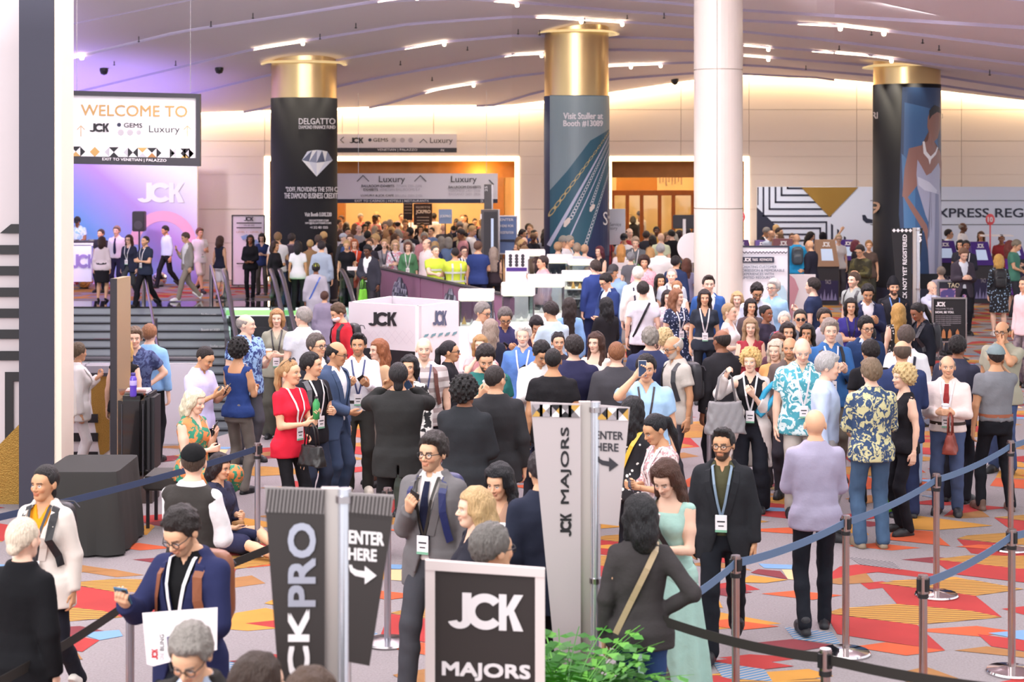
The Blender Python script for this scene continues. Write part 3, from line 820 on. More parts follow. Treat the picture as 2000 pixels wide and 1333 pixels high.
s = empty('loudspeaker', (XD(272, 47.3), 47.3, 0)); tag(s, 'black loudspeaker on a tripod stand before the pink backdrop', 'loudspeaker')
zt, zb = ZD(413, 47.3), ZD(452, 47.3)
MB().box(-.17, -.15, zb, .17, .15, zt).build('cabinet', M_black, s, bevel=.02)
MB().cyl((0, -.155, zb+.18), (0, -.16, zb+.18), .12, n=16).build('woofer', M_dark, s)
MB().cyl((0, 0, .2), (0, 0, zb), .025).build('pole', M_dark, s)
for a in (0, 2.1, 4.2): MB().cyl((0, 0, .55), (.45*math.cos(a), .45*math.sin(a), .02), .02).build('leg', M_dark, s)

# ---------------- flat standing and hanging signs ----------------
def sign(name, x0, y0, x1, y1, d, label, cat='sign', frame=None, fw=4, face=M_white, floor=True, hang=None, t=.06):
    e = empty(name, (XD((x0+x1)/2, d), d, 0 if floor else ZD(y1, d))); tag(e, label, cat)
    if frame:
        for q in ((x0, y0, x1, y0+fw), (x0, y1-fw, x1, y1), (x0, y0+fw, x0+fw, y1-fw), (x1-fw, y0+fw, x1, y1-fw)): under(rc('frame_rail', *q, d-.01, frame, None, t), e)
        under(rc('sign_face', x0+fw*.7, y0+fw*.7, x1-fw*.7, y1-fw*.7, d-.02, face, None, .02), e)
    else: under(rc('sign_face', x0, y0, x1, y1, d, face, None, t), e)
    if floor and ZD(y1, d) > .03:
        for x in (x0+(x1-x0)*.2, x1-(x1-x0)*.2): under(MB().cyl((XD(x, d), d, 0), (XD(x, d), d, ZD(y1, d)+.02), .015, n=8).build('stand_leg', M_steel, None), e)
        under(bx('stand_foot', XD(x0, d), d-.2, 0, XD(x1, d), d+.2, .02, M_dark, None), e)
    if hang:
        for x in hang:
            z = ceil_z(x, d) if d < 49 else ZD(y0, d)+.3
            under(MB().cyl((XD(x, d), d, ZD(y0, d)), (XD(x, d), d, z), .006, n=6).build('cable', M_steel, None), e)
    return e
def fs(e, f, *a, **k):     # put print on a sign
    return under(f(*a, **k), e)
# welcome sign, hung
d = 30
w = empty('welcome_sign', (XD(261, d), d, ZD(322, d))); tag(w, 'hanging black framed welcome sign with gold lettering and triangle border', 'sign')
for q in ([(128, 177), (393, 184), (393, 192), (128, 186)], [(128, 305), (393, 309), (393, 325), (128, 320)], [(128, 177), (137, 177), (137, 320), (128, 320)], [(385, 184), (393, 184), (393, 325), (385, 325)]):
    under(pg('frame_rail', q, d-.01-(.004 if q[1][0] > 390 and q[0][0] < 130 else 0), M_dark, None, .12), w)
under(pg('sign_face', [(136, 183), (386, 190), (386, 312), (136, 306)], d-.05, M_white, None, .02), w)
for s_, x0, y0, x1, y1, m, b in (('WELCOME TO', 158, 204, 366, 226, M_gold, .008), ('GEMS', 242, 240, 278, 249, M_black, .005), ('Luxury', 291, 245, 351, 263, M_black, -.004),
                                ('JEWELRY & WATCHES', 174, 263, 215, 266, M_greyt, 0), ('& TECHNOLOGY', 176, 268, 213, 271, M_greyt, 0), ('GEMSTONES', 234, 270, 272, 273, M_greyt, 0), ('INVITATION ONLY', 300, 266, 344, 269, M_greyt, 0)):
    fs(w, tx, s_, x0, y0, x1, y1, d-.075, m, bold=b, sk=3 if y0 < 210 else 1)
fs(w, tx, 'EXIT TO VENETIAN | PALAZZO', 200, 308, 325, 315, d-.14, M_white, bold=.003, sk=3)
fs(w, jck, 174, 241, 214, 258, d-.075, M_black, None)
for cx, cy, r, m in ((232.5, 244, 4.2, M_navyp), (236, 259, 6.5, M_greyt), (254, 259, 6.5, M_greyt), (271, 259, 5, M_greyt)):
    under(pg('emblem', [(cx+r*math.cos(a), cy+r*math.sin(a)) for a in (2*PI*k/8 for k in range(8))], d-.072, m, None, .002), w)
for cx in (158, 366):
    for q in ([(cx-.7, 248), (cx+.7, 248), (cx+.7, 267), (cx-.7, 267)], [(cx, 245), (cx+8, 253), (cx+7, 254), (cx, 247)], [(cx, 245), (cx-8, 253), (cx-7, 254), (cx, 247)]): under(pg('arrow', q, d-.072, M_gold, None, .002), w)
TRI = [M_black, M_gold, mat('silver_tri', 'b8b5bd', .5), mat('bronze_tri', 'a87443', .5)]
seq = [(0, 0, 'd', 0), (0, 0, 'u', 1), (1, 0, 'r', 0), (2, 0, 'x', 1), (3, 0, 'l', 2), (4, 0, 'd', 0), (4, 0, 'u', 0), (5, 0, 'l', 2), (6, 0, 'l', 0), (6, 0, 'r', 0), (7, 0, 'd', 1), (7, 0, 'u', 2), (8, 0, 'd', 0), (8, 0, 'u', 3), (9, 0, 'r', 0), (10, 0, 'l', 2), (10.4, 0, 'r', 0), (11, 0, 'l', 0), (11.5, 0, 'd', 0), (11.5, 0, 'u', 1), (12.4, 0, 'r', 0), (11.9, 0, 'x', 2)]
def tri(cx, cy, h, k):
    return {'d': [(cx-h, cy-h), (cx+h, cy-h), (cx, cy)], 'u': [(cx-h, cy+h), (cx, cy), (cx+h, cy+h)], 'r': [(cx-h, cy-h), (cx, cy), (cx-h, cy+h)], 'l': [(cx, cy), (cx+h, cy-h), (cx+h, cy+h)], 'x': [(cx-h, cy), (cx, cy-h), (cx+h, cy), (cx, cy+h)]}[k]
for i, (c_, _, k, m) in enumerate(seq):
    cx = 148+c_*18.6; cy = 296+(cx-148)*.018
    under(pg('triangle_print', tri(cx, cy, 9.8, k), d-.074, TRI[m], None, .002), w)
for x in (150, 372): under(MB().cyl((XD(x, d), d, ZD(180, d)), (XD(x, d), d, ceil_z(x, d)), .006, n=6).build('cable', M_steel, None), w)

# wall signs above the portal
e = sign('wayfinding_sign', 655, 262, 892, 298, 49.99, 'long white wayfinding sign above the portal, reading VENETIAN PALAZZO', face=M_gwhite, floor=False)
fs(e, rc, 'footer_band', 655, 289, 892, 298, 49.90, M_dark, None, .01)
fs(e, tx, 'VENETIAN | PALAZZO', 737, 290.5, 815, 296, 49.88, M_white, bold=.003)
fs(e, jck, 682, 269, 710, 280, 49.88, M_black, None)
fs(e, tx, 'GEMS', 729, 270, 758, 277, 49.88, M_black, bold=.008); fs(e, tx, 'Luxury', 840, 269, 884, 283, 49.88, M_black, bold=-.004)
for cx in (769, 786, 802): fs(e, pg, 'emblem', [(cx+5*math.cos(a), 274+5*math.sin(a)) for a in (2*PI*k/8 for k in range(8))], 49.90, M_greyt, None, .01)
fs(e, pg, 'emblem', [(722.5+3.4*math.cos(a), 273.5+3.4*math.sin(a)) for a in (2*PI*k/8 for k in range(8))], 49.90, M_navyp, None, .01)
for q in ([(671, 267), (672, 268), (666, 273.5), (672, 279), (671, 280), (664, 273.5)], [(819, 279), (827, 271), (835, 279), (834, 280), (827, 273), (820, 280)]): fs(e, pg, 'arrow', q, 49.90, M_dark, None, .01)
fs(e, tx, 'FX', 861, 291.5, 868, 296, 49.88, M_white)
e = sign('wayfinding_sign', 655, 339, 972, 397, 47.5, 'large white hanging sign reading Luxury twice, across the golden portal', face=M_gwhite, floor=False, hang=(700, 950))
fs(e, rc, 'footer_band', 655, 389, 972, 397, 47.42, M_navyp, None, .01)
dd = 47.4
for s_, x0, y0, x1, y1, m, b in (('EXIT TO CASINOS | HOTELS | RESTAURANTS', 693, 390.5, 837, 396, M_white, .004), ('Luxury', 740, 344, 791, 360, M_black, -.004), ('Luxury', 881, 344, 931, 360, M_black, -.004),
                                ('BALLROOM EXHIBITS', 706, 361, 770, 366, M_dark, .006), ('TITIAN 2201-2306', 774, 361, 824, 366, M_greyt, 0), ('EXHIBITS', 710, 368, 738, 373, M_dark, .006), ('VENETIAN BALLROOMS E-F', 741, 368, 820, 373, M_greyt, 0),
                                ('LUXURY & JCK CAFE', 705, 380, 769, 385, M_dark, .006), ('BELLINI 2001-2106', 772, 380, 825, 385, M_greyt, 0), ('BALLROOM EXHIBITS', 876, 363, 939, 368, M_dark, .006), ('VERONESE 2401-2506', 876, 370, 938, 375, M_greyt, 0), ('BASSANO 2601-2806', 877, 377, 938, 382, M_greyt, 0), ('EX', 939, 390, 944, 396, M_white, 0)):
    fs(e, tx, s_, x0, y0, x1, y1, dd, m, bold=b)
for cx in (709, 821): fs(e, pg, 'arrow', [(cx-12, 354), (cx, 342), (cx+12, 354), (cx+11, 355), (cx, 344), (cx-11, 355)], dd+.02, M_dark, None, .01)
fs(e, pg, 'arrow', [(954, 352), (962, 360), (954, 368), (956, 369), (965, 360), (956, 351)], dd+.02, M_dark, None, .01)
# directory board, far left
e = sign('directory_board', 453, 420, 518, 558, 47.2, 'tall white directory board in black frame beside the gold lit column', frame=M_dark, fw=2)
fs(e, jck, 476, 424, 495, 432, 47.1, M_black, None)
for y in (435, 444, 514): fs(e, rc, 'text_bar', 462, y, 511, y+2, 47.1, M_black, None)
fs(e, tx, 'LEVEL 1 - LEVEL 2', 462, 452, 511, 455, 47.1, M_gold); fs(e, tx, 'YOU ARE HERE', 476, 439, 497, 442, 47.1, M_black, bold=0)
for i, c_ in enumerate(('8fb4d8', 'b89ad0', '8fb4d8')): fs(e, pg, 'map_block', [(470+i*9, 462+i*5), (483+i*9, 458+i*5), (488+i*9, 465+i*5), (474+i*9, 469+i*5)], 47.1, mat('map_'+c_, c_, .5), None)
# inside the portal
e = sign('booth_poster', 808, 398, 844, 440, 52.6, 'dark poster reading JCKPRO inside the golden portal', face=mat('poster_dark', '33242b', .5))
fs(e, tx, 'WELCOME TO THE', 812, 403, 840, 407, 52.5, M_white, bold=0); fs(e, tx, 'JCKPRO', 812, 410, 841, 419, 52.5, M_white, bold=.03)
for y in (424, 430, 436): fs(e, rc, 'text_bar', 814, y, 838, y+1.5, 52.5, M_greyt, None)
e = sign('booth_poster', 788, 392, 806, 430, 53.2, 'narrow dark poster left of the dark JCKPRO poster in the portal', face=mat('poster_dark2', '2c2a38', .5))
for y in (398, 404, 410, 416): fs(e, rc, 'text_bar', 790, y, 804, y+1, 53.1, M_greyt, None)
e = sign('portable_sign', 857, 409, 883, 437, 46, 'small pale blue JCKPRO sign held above the crowd on a pole', face=mat('pale_blue_card', '93a9cc', .5), floor=False)
fs(e, tx, 'JCKPRO', 859, 420, 881, 426, 45.9, M_white, bold=.03); fs(e, MB().cyl((XD(870, 46), 46, 0), (XD(870, 46), 46, ZD(437, 46)), .015, n=8).build, 'pole', M_dark)
# dark totem kiosks by the portal
for x0, y0, x1, y1, dd, lb in ((946, 360, 963, 470, 45.5, 'slim dark totem rising behind the tall dark kiosk'), (940, 409, 976, 545, 41, 'tall dark kiosk with a narrow lit strip in front of the portal')):
    e = sign('kiosk_totem', x0, y0, x1, y1, dd, lb, 'kiosk', face=mat('totem_grey', '5b5557', .35, .3), t=.4)
    fs(e, rc, 'side_fin', x1-3, y0+1, x1, y1, dd-.42, M_steel, None)
    if y0 > 400:
        fs(e, rc, 'dark_inset', 945, 414, 971, 545, dd-.42, M_dark, None); fs(e, rc, 'lit_strip', 959, 427, 964, 484, dd-.44, M_screen, None)
        fs(e, tx, '1', 938, 418, 941, 428, dd-.44, M_white)
    else: fs(e, tx, '25', 947, 364, 952, 374, dd-.44, M_white, rot=1)
e = sign('blue_sign_board', 974, 421, 1011, 497, 42, 'white framed slate blue sign board beside the dark kiosk', frame=M_white, fw=2.5, face=mat('slate_blue', '6d86b8', .5))
for s_, y in (('ENTER', 427), ('HERE FOR', 439), ('REGISTRATION', 452)): fs(e, tx, s_, 977, y, 1003, y+5, 41.9, M_white)
fs(e, rc, 'text_bar', 977, 468, 1005, 472, 41.9, M_navyp, None)
e = sign('service_sign', 1188, 408, 1221, 478, 43.5, 'white standing sign reading Service beside the teal banner column', face=mat('pale_card', 'e6ecf8', .5))
fs(e, tx, 'Service', 1191, 435, 1213, 442, 43.4, mat('slate_text', '6f7c90', .5), bold=0); fs(e, tx, 'tory', 1191, 444, 1206, 451, 43.4, mat('slate_text', '6f7c90', .5), bold=0)
# monitor on stand near the second portal
e = empty('monitor_stand', (XD(1336, 41), 41, 0)); tag(e, 'black monitor seen from behind on a white post beside the ferns', 'monitor')
MB().box(-.27, -.04, ZD(447, 41), .27, .05, ZD(420, 41)).build('screen_back', M_dark, e, bevel=.02)
MB().cyl((0, -.06, 0), (0, -.06, ZD(428, 41)), .04, n=10).build('post', M_white, e); MB().cyl((0, 0, 0), (0, 0, .04), .3, n=20).build('base', M_dark, e)
# round white sign seen beside the pale column
e = empty('round_sign', (XD(1352, 34), 34, 0)); tag(e, 'large round white sign on a post beside the pale column', 'sign')
zc = ZD(484, 34); MB().cyl((0, -.04, zc), (0, .04, zc), .30, n=40).build('disc', M_white, e, smooth=True)
MB().cyl((0, .06, 0), (0, .06, zc), .03, n=8).build('post', M_steel, e)
# express registration wall
d = 48.2
e = empty('registration_wall', (0, 0, 0)); tag(e, 'long pale blue registration wall with striped maze graphic and gold triangle', 'display wall')
rc('board', 1478, 365, 2120, 545, d, mat('pale_blue_board', 'e2e9fb', .5), e, .12)
dd = d-.13; k = 0
def stroke(pts, w_, m=M_navyp, nm='maze_line'):
    for (x0, y0), (x1, y1) in zip(pts[:-1], pts[1:]):
        rc(nm, min(x0, x1)-w_/2, min(y0, y1)-w_/2, max(x0, x1)+w_/2, max(y0, y1)+w_/2, dd, m, e, .005)
for i in range(5):
    x = 1491+i*11.8; y = 422-i*13.5
    stroke([(x, 367), (x, y), (1622-i*3, y)], 3.4)
for x in (1480.5, ): stroke([(x, 367), (x, 400)], 2)
pg('maze_block', [(1478, 405), (1520, 445), (1520, 480), (1478, 480)], dd, M_navyp, e)
for i in range(4):
    y = 434+i*12; stroke([(1502+i*3, y), (1614-i*12, y), (1614-i*12, 475)], 3.2)
for x, y in ((1625, 437), (1637, 447), (1650, 461)): pg('maze_line', [(x-2, y), (x+2, y+3), (x+2, 480), (x-2, 480)], dd, M_navyp, e)
pg('gold_triangle', [(1565, 366), (1676, 366), (1620, 424)], dd-.01, M_goldf, e)
for y in (392, 439): rc('thin_line', 1700, y-.6, 2120, y+.6, dd, M_dark, e)
tx('EXPRESS REGISTRATION', 1815, 407, 2160, 425, dd, M_navyp, e, .014)
pg('curl_print', [(1684, 420), (1690, 420), (1694, 427), (1704, 429), (1704, 436), (1692, 436), (1685, 430)], dd, M_navyp, e)
# balloons
for px, py, s_, dd, lb in ((1447, 424, 'S', 40, 'round red marker sign peeking out behind the pale column'), (1934, 429, '10', 43, 'round red number ten marker sign above the kiosks')):
    e = empty('round_marker', (XD(px, dd), dd, 0)); tag(e, lb, 'marker sign'); zc = ZD(py, dd); r = 9*dd/F
    m = mat('marker_red', 'ee6066', .4)
    bm = bmesh.new(); bmesh.ops.create_uvsphere(bm, u_segments=20, v_segments=12, radius=r, matrix=Matrix.Translation((0, 0, zc))@Matrix.Diagonal((1, .35, 1.25, 1)))
    me = bpy.data.meshes.new('marker_head'); bm.to_mesh(me); bm.free(); me.polygons.foreach_set('use_smooth', [True]*len(me.polygons)); link('marker_head', me, m, e)
    MB().cyl((0, 0, 0), (0, 0, zc-r), .02, n=8).build('pole', m, e); MB().cyl((0, 0, 0), (0, 0, .03), .2, n=16).build('base', M_dark, e)
    fs(e, tx, s_, px-5, py-5, px+5, py+5, dd-r*.4, M_white, bold=.03)
# purple self-service kiosks
def kiosk(px, ytop, wpx, d_, label, dark=None, flip=0):
    e = empty('registration_kiosk', (XD(px, d_), d_, 0)); tag(e, label, 'kiosk', 'self-service registration kiosks')
    w = wpx*d_/F/2; zt = ZD(ytop, d_)
    hm = mat('kiosk_'+(dark or 'v'), dark or '51348c', .4)
    MB().prism([(-w, 0), (w, 0), (w, .95), (-w, .95)], .0, .5).build('cabinet', M_dark, e)
    MB().add([(-w, -.05, .95), (w, -.05, .95), (w*.86, .35, zt), (-w*.86, .35, zt), (-w, .5, .95), (w, .5, .95), (w*.86, .5, zt), (-w*.86, .5, zt)], [(0, 1, 2, 3), (1, 5, 6, 2), (0, 3, 7, 4), (3, 2, 6, 7), (4, 7, 6, 5), (0, 4, 5, 1)]).build('console_head', hm, e)
    def on(u, v):   # point on the sloping face
        return (u*w*(1-.14*v), -.06+.4*v, .95+(zt-.95)*v)
    MB().add([on(-.55, .22), on(.55, .22), on(.55, .66), on(-.55, .66)], [(0, 1, 2, 3)]).build('screen', M_screen, e)
    jf = lambda qx, qy: on(qx, qy)
    j = jck(-.4, .74, .4, .92, 0, M_white, e, fn=lambda a, b: Vector(on(a, 1.66-b))+Vector((0, -.01, 0)))
    bx('plinth_print', -w*.9, -.012, .1, w*.9, -.002, .6, mat('violet_navy', '2c2550', .5), e)
    mb = MB()
    for k in range(5): mb.add([(-w*.8+k*w*.32, -.016, .12), (-w*.5+k*w*.32, -.016, .12), (-w*.62+k*w*.32, -.016, .3+.1*(k % 2))], [(0, 1, 2)])
    mb.build('peaks_print', mat('mauve_print', '8c86b5', .5), e)
    fs_ = tx('TACS', 0, 0, 1, 1, 1, M_greyt, e, 0, fn=lambda a, b: ((a-.5)*w*.5, -.016, .62-b*.1))
    return e
for px, yt, wp, d_, dk, lb in ((1450, 470, 38, 42, '5a3a80', 'violet kiosk partly behind the pale column'), (1490, 471, 26, 44.5, None, 'violet kiosk above the keynote sign'), (1533, 468, 44, 42, '8a5a63', 'dusty rose kiosk behind the blue backpack wearer'),
                          (1617, 470, 44, 41.5, 'a07a62', 'bronze toned kiosk right of the person in dark suit'), (1660, 470, 40, 44, None, 'violet kiosk left of the portrait column'), (1851, 472, 44, 43, None, 'violet kiosk just right of the portrait column'),
                          (1920, 474, 40, 42, None, 'violet kiosk with lit screen beneath the red number ten marker'), (1985, 474, 36, 44.5, None, 'violet kiosk behind the green shirt at the far right')):
    kiosk(px, yt, wp, d_, lb, dk)
bx('kiosk_counter', XD(1918, 43.4), 43.2, 1.6, XD(1975, 43.4), 43.6, 1.64, M_white); tag(bpy.data.objects['kiosk_counter'], 'white shelf board on top behind the kiosk with lit screen', 'shelf')
# keynote sign
e = sign('keynote_sign', 1440, 480, 1541, 664, 33.0, 'tall white keynote sign with zigzag border in a dark frame', frame=M_navyp, fw=3, face=mat('keynote_white', 'f3f2fa', .5))
dd = 32.9
zig = MB()
for k in range(14):
    x = 1444+k*6.7; q = [(x, 491), (x+3.35, 494), (x+6.7, 491), (x+6.7, 493), (x+3.35, 496), (x, 493)]
    zig.prism([(XD(a, dd), ZD(b, dd)) for a, b in q], dd-.004, dd)
fs(e, zig.build, 'zigzag_print', M_navyp)
fs(e, rc, 'title_bar', 1449, 502, 1512, 513, dd, M_navyp, None)
fs(e, jck, 1452, 504, 1467, 511, dd-.01, M_white, None); fs(e, tx, 'TALKS', 1469, 505, 1480, 510, dd-.01, M_white); fs(e, tx, 'KEYNOTE', 1484, 505, 1508, 510, dd-.01, M_white)
for s_, x1, y in (('CREATING CUSTOMER', 1517, 519), ('OBSESSION & MEMORABLE', 1532, 526), ('EXPERIENCES WITH', 1511, 533), ('LIMITED RESOURCES', 1513, 540)): fs(e, tx, s_, 1449, y, x1, y+5, dd-.01, mat('slate_text', '6f7c90', .5), bold=.008)
fs(e, pg, 'portrait_print', [(1518, 570), (1524, 558), (1530, 558), (1536, 570), (1538, 600), (1512, 600)], dd-.01, mat('keynote_print', 'b7d6e6', .5), None)
e = sign('white_panel_sign', 1541, 536, 1592, 640, 34.5, 'white panel with rose print beside the keynote sign', face=M_white)
fs(e, pg, 'rose_print', [(1541, 536), (1552, 545), (1560, 565), (1552, 590), (1545, 640), (1541, 640)], 34.43, mat('rose_print', 'd9a0ac', .5), None)
# TAO poster and framed info sign
e = sign('poster_stand', 1831, 549, 1894, 632, 34.5, 'dark nightlife poster reading TAO behind the framed info sign', frame=mat('grey_frame', '7c7f86', .4), fw=2, face=mat('poster_night', '2a2a3c', .5))
fs(e, tx, 'TAO', 1851, 553, 1874, 562, 34.4, mat('pale_gold', 'e3d5b0', .4)); fs(e, rc, 'photo_print', 1836, 564, 1890, 582, 34.42, mat('night_print', '5a4f92', .5, pat='floral', col2='d8a0c0', scale=6), None)
for s_, y in (('NIGHTLIFE', 592), ('RESTAURANT', 600)): fs(e, tx, s_, 1845, y, 1882, y+4, 34.4, M_white, bold=0)
e = sign('info_sign', 1819, 581, 1887, 669, 30.3, 'silver framed black sign reading NOW, BE YOU on a stand', frame=M_steel, fw=3, face=M_black)
dd = 30.2
fs(e, jck, 1827, 590, 1846, 599, dd, M_white, None); fs(e, tx, 'WELCOME TO JCK', 1827, 602, 1862, 606, dd, M_greyt, bold=0); fs(e, tx, 'NOW, BE YOU.', 1827, 608, 1863, 613, dd, M_white, bold=.015)
for i in range(6): fs(e, tx, 'share the wonder of fine gems and jewels here', 1827, 616+i*3.6, 1877-(i == 5)*20, 619+i*3.6, dd, M_greyt, bold=0)
for x in (1843, 1855, 1870): fs(e, pg, 'photo_print', [(x-4, 661), (x-3, 648), (x, 643), (x+3, 648), (x+4, 661)], dd, mat('amber_print', 'b3764a', .5), None)
# NOT YET REGISTERED flag stand
def pole_sign(name, px, ytop, d_, label, wl, wr, lb, rb):
    """aluminium pole with two tapering flag boards"""
    e = empty(name, (XD(px, d_), d_, 0)); tag(e, label, 'sign')
    zt = ZD(ytop, d_); w = wl
    MB().box(-w, -.02, 0, w, .03, zt+.01).build('mast', mat('mast_grey', 'c9c0bb', .35, .5), e)
    MB().cyl((w+wr, -.02, .0), (w+wr, -.02, zt+.012), wr, n=12).build('tube', M_chrome if wr < .02 else mat('satin_tube', 'dcdfe8', .25, .8), e, smooth=True)
    for z in (zt-.05, zt*.5, .35): MB().cyl((w+wr, -.02, z), (w+wr, -.02, z+.03), wr*1.35, n=12).build('clamp_ring', M_steel, e, smooth=True)
    MB().lathe([(0, 0), (.24, 0), (.24, .015), (.03, .03), (0, .03)], 28).build('base_plate', M_steel, e)
    for pts, m in (lb, rb): under(pg('flag_board', pts, d_-.03, m, None, .012), e)
    return e
d = 31.5
e = pole_sign('registration_flag_sign', 1786, 446, d, 'black NOT YET REGISTERED flag sign on a white mast before the portrait column', .03, .035, ([(1741, 446), (1782, 446), (1779, 640), (1757, 640)], M_black), ([(1792, 446), (1802, 446), (1797, 511), (1792, 511)], M_black))
fs(e, tx, 'NOT YET REGISTERED', 1763, 458, 1771, 566, d-.05, M_white, bold=.02, rot=1); fs(e, tx, 'CK', 1763, 570, 1771, 584, d-.05, M_white, rot=1)
for i in range(5): fs(e, pg, 'triangle_print', tri(1746+i*8, 450.5, 3.8, 'x'), d-.05, M_white, None, .003)
fs(e, pg, 'arrow', [(1794, 463), (1799, 463), (1799, 468), (1801, 468), (1797, 474), (1794, 472), (1797, 468)], d-.05, M_white, None, .003)
fs(e, rc, 'text_bar', 1794, 457, 1800, 460, d-.05, M_white, None)
# ---------------- cube booth and showcases ----------------
d = 3300/150.0
e = empty('cube_booth', (XD(800, d), d, 0)); tag(e, 'white open-topped cube booth with black lettering and black base band', 'booth')
A, B, Cc, Dd = Vector((XD(681, 23.57), 23.57, 0)), Vector((XD(818, 22.9), 22.9, 0)), Vector((XD(896, 23.75), 23.75, 0)), Vector((XD(765, 24.6), 24.6, 0))
zt = 1.6
def wallp(P, Q, z0, z1, m, nm, t=.06):
    n = Vector((Q.y-P.y, -(Q.x-P.x), 0)).normalized()*t
    vs = [P+Vector((0, 0, z0)), Q+Vector((0, 0, z0)), Q+Vector((0, 0, z1)), P+Vector((0, 0, z1))]; vs += [v-n for v in vs]
    return under(MB().add(vs, [(0, 1, 2, 3), (7, 6, 5, 4), (0, 4, 5, 1), (1, 5, 6, 2), (2, 6, 7, 3), (3, 7, 4, 0)]).build(nm, m), e)
zb = ZD(683, 23.2)
for P, Q in ((A, B), (B, Cc), (Cc, Dd), (Dd, A)):
    wallp(P, Q, zb, zt, M_gwhite if P is not B else M_white, 'side_wall'); wallp(P, Q, 0, zb, M_black if P is not B else M_white, 'base_band')  # whiter right-hand wall: its stronger light is put into the colour
def onw(P, Q, qx0, qx1, off=.012):
    n = Vector((Q.y-P.y, -(Q.x-P.x), 0)).normalized()*off
    def fn(qx, qy):
        t = (qx-qx0)/(qx1-qx0); p = P.lerp(Q, t)
        return (p.x+n.x, p.y+n.y, ZD(qy, p.y))
    return fn
fA = onw(A, B, 681, 818); fB = onw(B, Cc, 818, 896)
under(jck(720, 610, 777, 637, 0, M_black, None, fn=fA), e); under(jck(843, 607, 871, 636, 0, mat('slate_logo', '5d6480', .4), None, fn=fB), e)
under(tx('YOUR', 727, 697, 765, 708, 0, M_white, None, .01, fn=fA), e)
for i in range(5):
    x = 825+i*14
    under(MB().add([fB(x, 661-i*1.2), fB(x+9, 657-i*1.2), fB(x+11, 652-i*1.2), fB(x+3, 654-i*1.2)], [(0, 1, 2, 3)]).build('picture_print', mat('teal_print', '7aa5ae', .5), None), e)
tri_m = mat('pale_lattice', 'cbc4cc', .5)
lat = MB()
for i in range(9):
    for j in range(3):
        x, y = 690+i*14+(j % 2)*7, 645+j*9
        for (x0, y0, x1, y1) in ((x, y, x+7, y+9), (x+7, y+9, x+14, y)):
            if x1 > 815: continue
            lat.add([fA(x0, y0), fA(x1, y1), fA(x1, y1+.7), fA(x0, y0+.7)], [(0, 1, 2, 3)])
o = under(lat.build('lattice_print', tri_m), e); o['kind'] = 'stuff'
# showcases: white plinth, glass box, white hood
M_light = mat('case_light', 'fff2d8', emit=1.6)
def showcase(px, yt, wpx, hood, glassh, d_, label, dep=.7, shelves=0, darkbase=False):
    e = empty('jewellery_showcase', (XD(px, d_), d_, 0)); tag(e, label, 'showcase', 'jewellery showcases')
    w = wpx*d_/F/2; zt = ZD(yt, d_); zh = zt-hood*d_/F; zg = zh-glassh*d_/F
    MB().box(-w, 0, zh, w, dep, zt).build('hood', M_white, e, bevel=.01)
    MB().box(-w*.9, .05, zh-.012, w*.9, dep-.05, zh-.002).build('light_panel', M_light, e)
    MB().box(-w*.97, .02, 0, w*.97, dep-.02, zg).build('plinth', M_dark if darkbase else M_white, e)
    for x in (-w*.96, w*.96-.02):
        for y in (.02, dep-.04): MB().box(x, y, zg, x+.02, y+.02, zh).build('corner_post', M_steel, e)
    for q in ((-w*.94, .02, w*.94, .026), (-w*.94, dep-.03, w*.94, dep-.024)): MB().box(q[0], q[1], zg, q[2], q[3], zh).build('glass_pane', M_glass, e)
    for x in (-w*.95, w*.94): MB().box(x, .04, zg, x+.006, dep-.04, zh).build('glass_pane', M_glass, e)
    for s in range(shelves):
        z = zg+(zh-zg)*(s+1)/(shelves+1); MB().box(-w*.92, .05, z, w*.92, dep-.05, z+.015).build('shelf', M_white, e)
    rr = random.Random(int(px))
    for s in range(shelves+1):
        z = zg+(zh-zg)*s/(shelves+1)+.016
        for k in range(4):
            x = -w*.7+k*w*.45; 
            MB().add([(x-.04, .2, z), (x+.04, .2, z), (x+.04, .3, z), (x-.04, .3, z), (x, .27, z+rr.uniform(.06, .14))], [(0, 1, 4), (1, 2, 4), (2, 3, 4), (3, 0, 4)]).build('display_stand', rr.choice([M_gold, M_white, M_greyt]), e)
    return e
for a in ((930, 570, 70, 18, 50, 28.5, 'white showcase nearest the pink parapet end, glass over white plinth'), (1012, 557, 66, 21, 52, 28, 'white hooded showcase before the reflection of long hair'), (1012, 495, 44, 12, 40, 34.5, 'small white showcase beside the checked shirt person'),
          (1067, 541, 72, 20, 52, 29.5, 'wide white showcase in the middle of the showcase cluster'), (1040, 490, 50, 10, 44, 37, 'white showcase at the far left of the cluster'), (1094, 500, 50, 14, 30, 36, 'white showcase with pale blue reflections at the back'),
          (1137, 510, 56, 8, 34, 33, 'white topped low case with dark band at the back right', .7, 0, True)):
    showcase(*a)
showcase(1128, 533, 58, 16, 55, 30, 'tall lit showcase with shelves of gold displays', .7, 2, True)
rp = empty('ring_display_panel', (XD(1009, 33), 33, 0)); tag(rp, 'white panel printed with small dark round pieces inside the showcase cluster', 'display panel')
bx('panel', -.22, 0, 0, .22, .04, ZD(490, 33), M_white, rp)
for i in range(4):
    for j in range(3): MB().cyl((-.12+j*.12, -.012, ZD(500+i*6, 33)), (-.12+j*.12, -.001, ZD(500+i*6, 33)), .035, n=10).build('round_print', M_dark, rp)
bx('violet_print', -.2, -.01, ZD(530, 33), .2, -.001, ZD(523, 33), M_purple, rp)

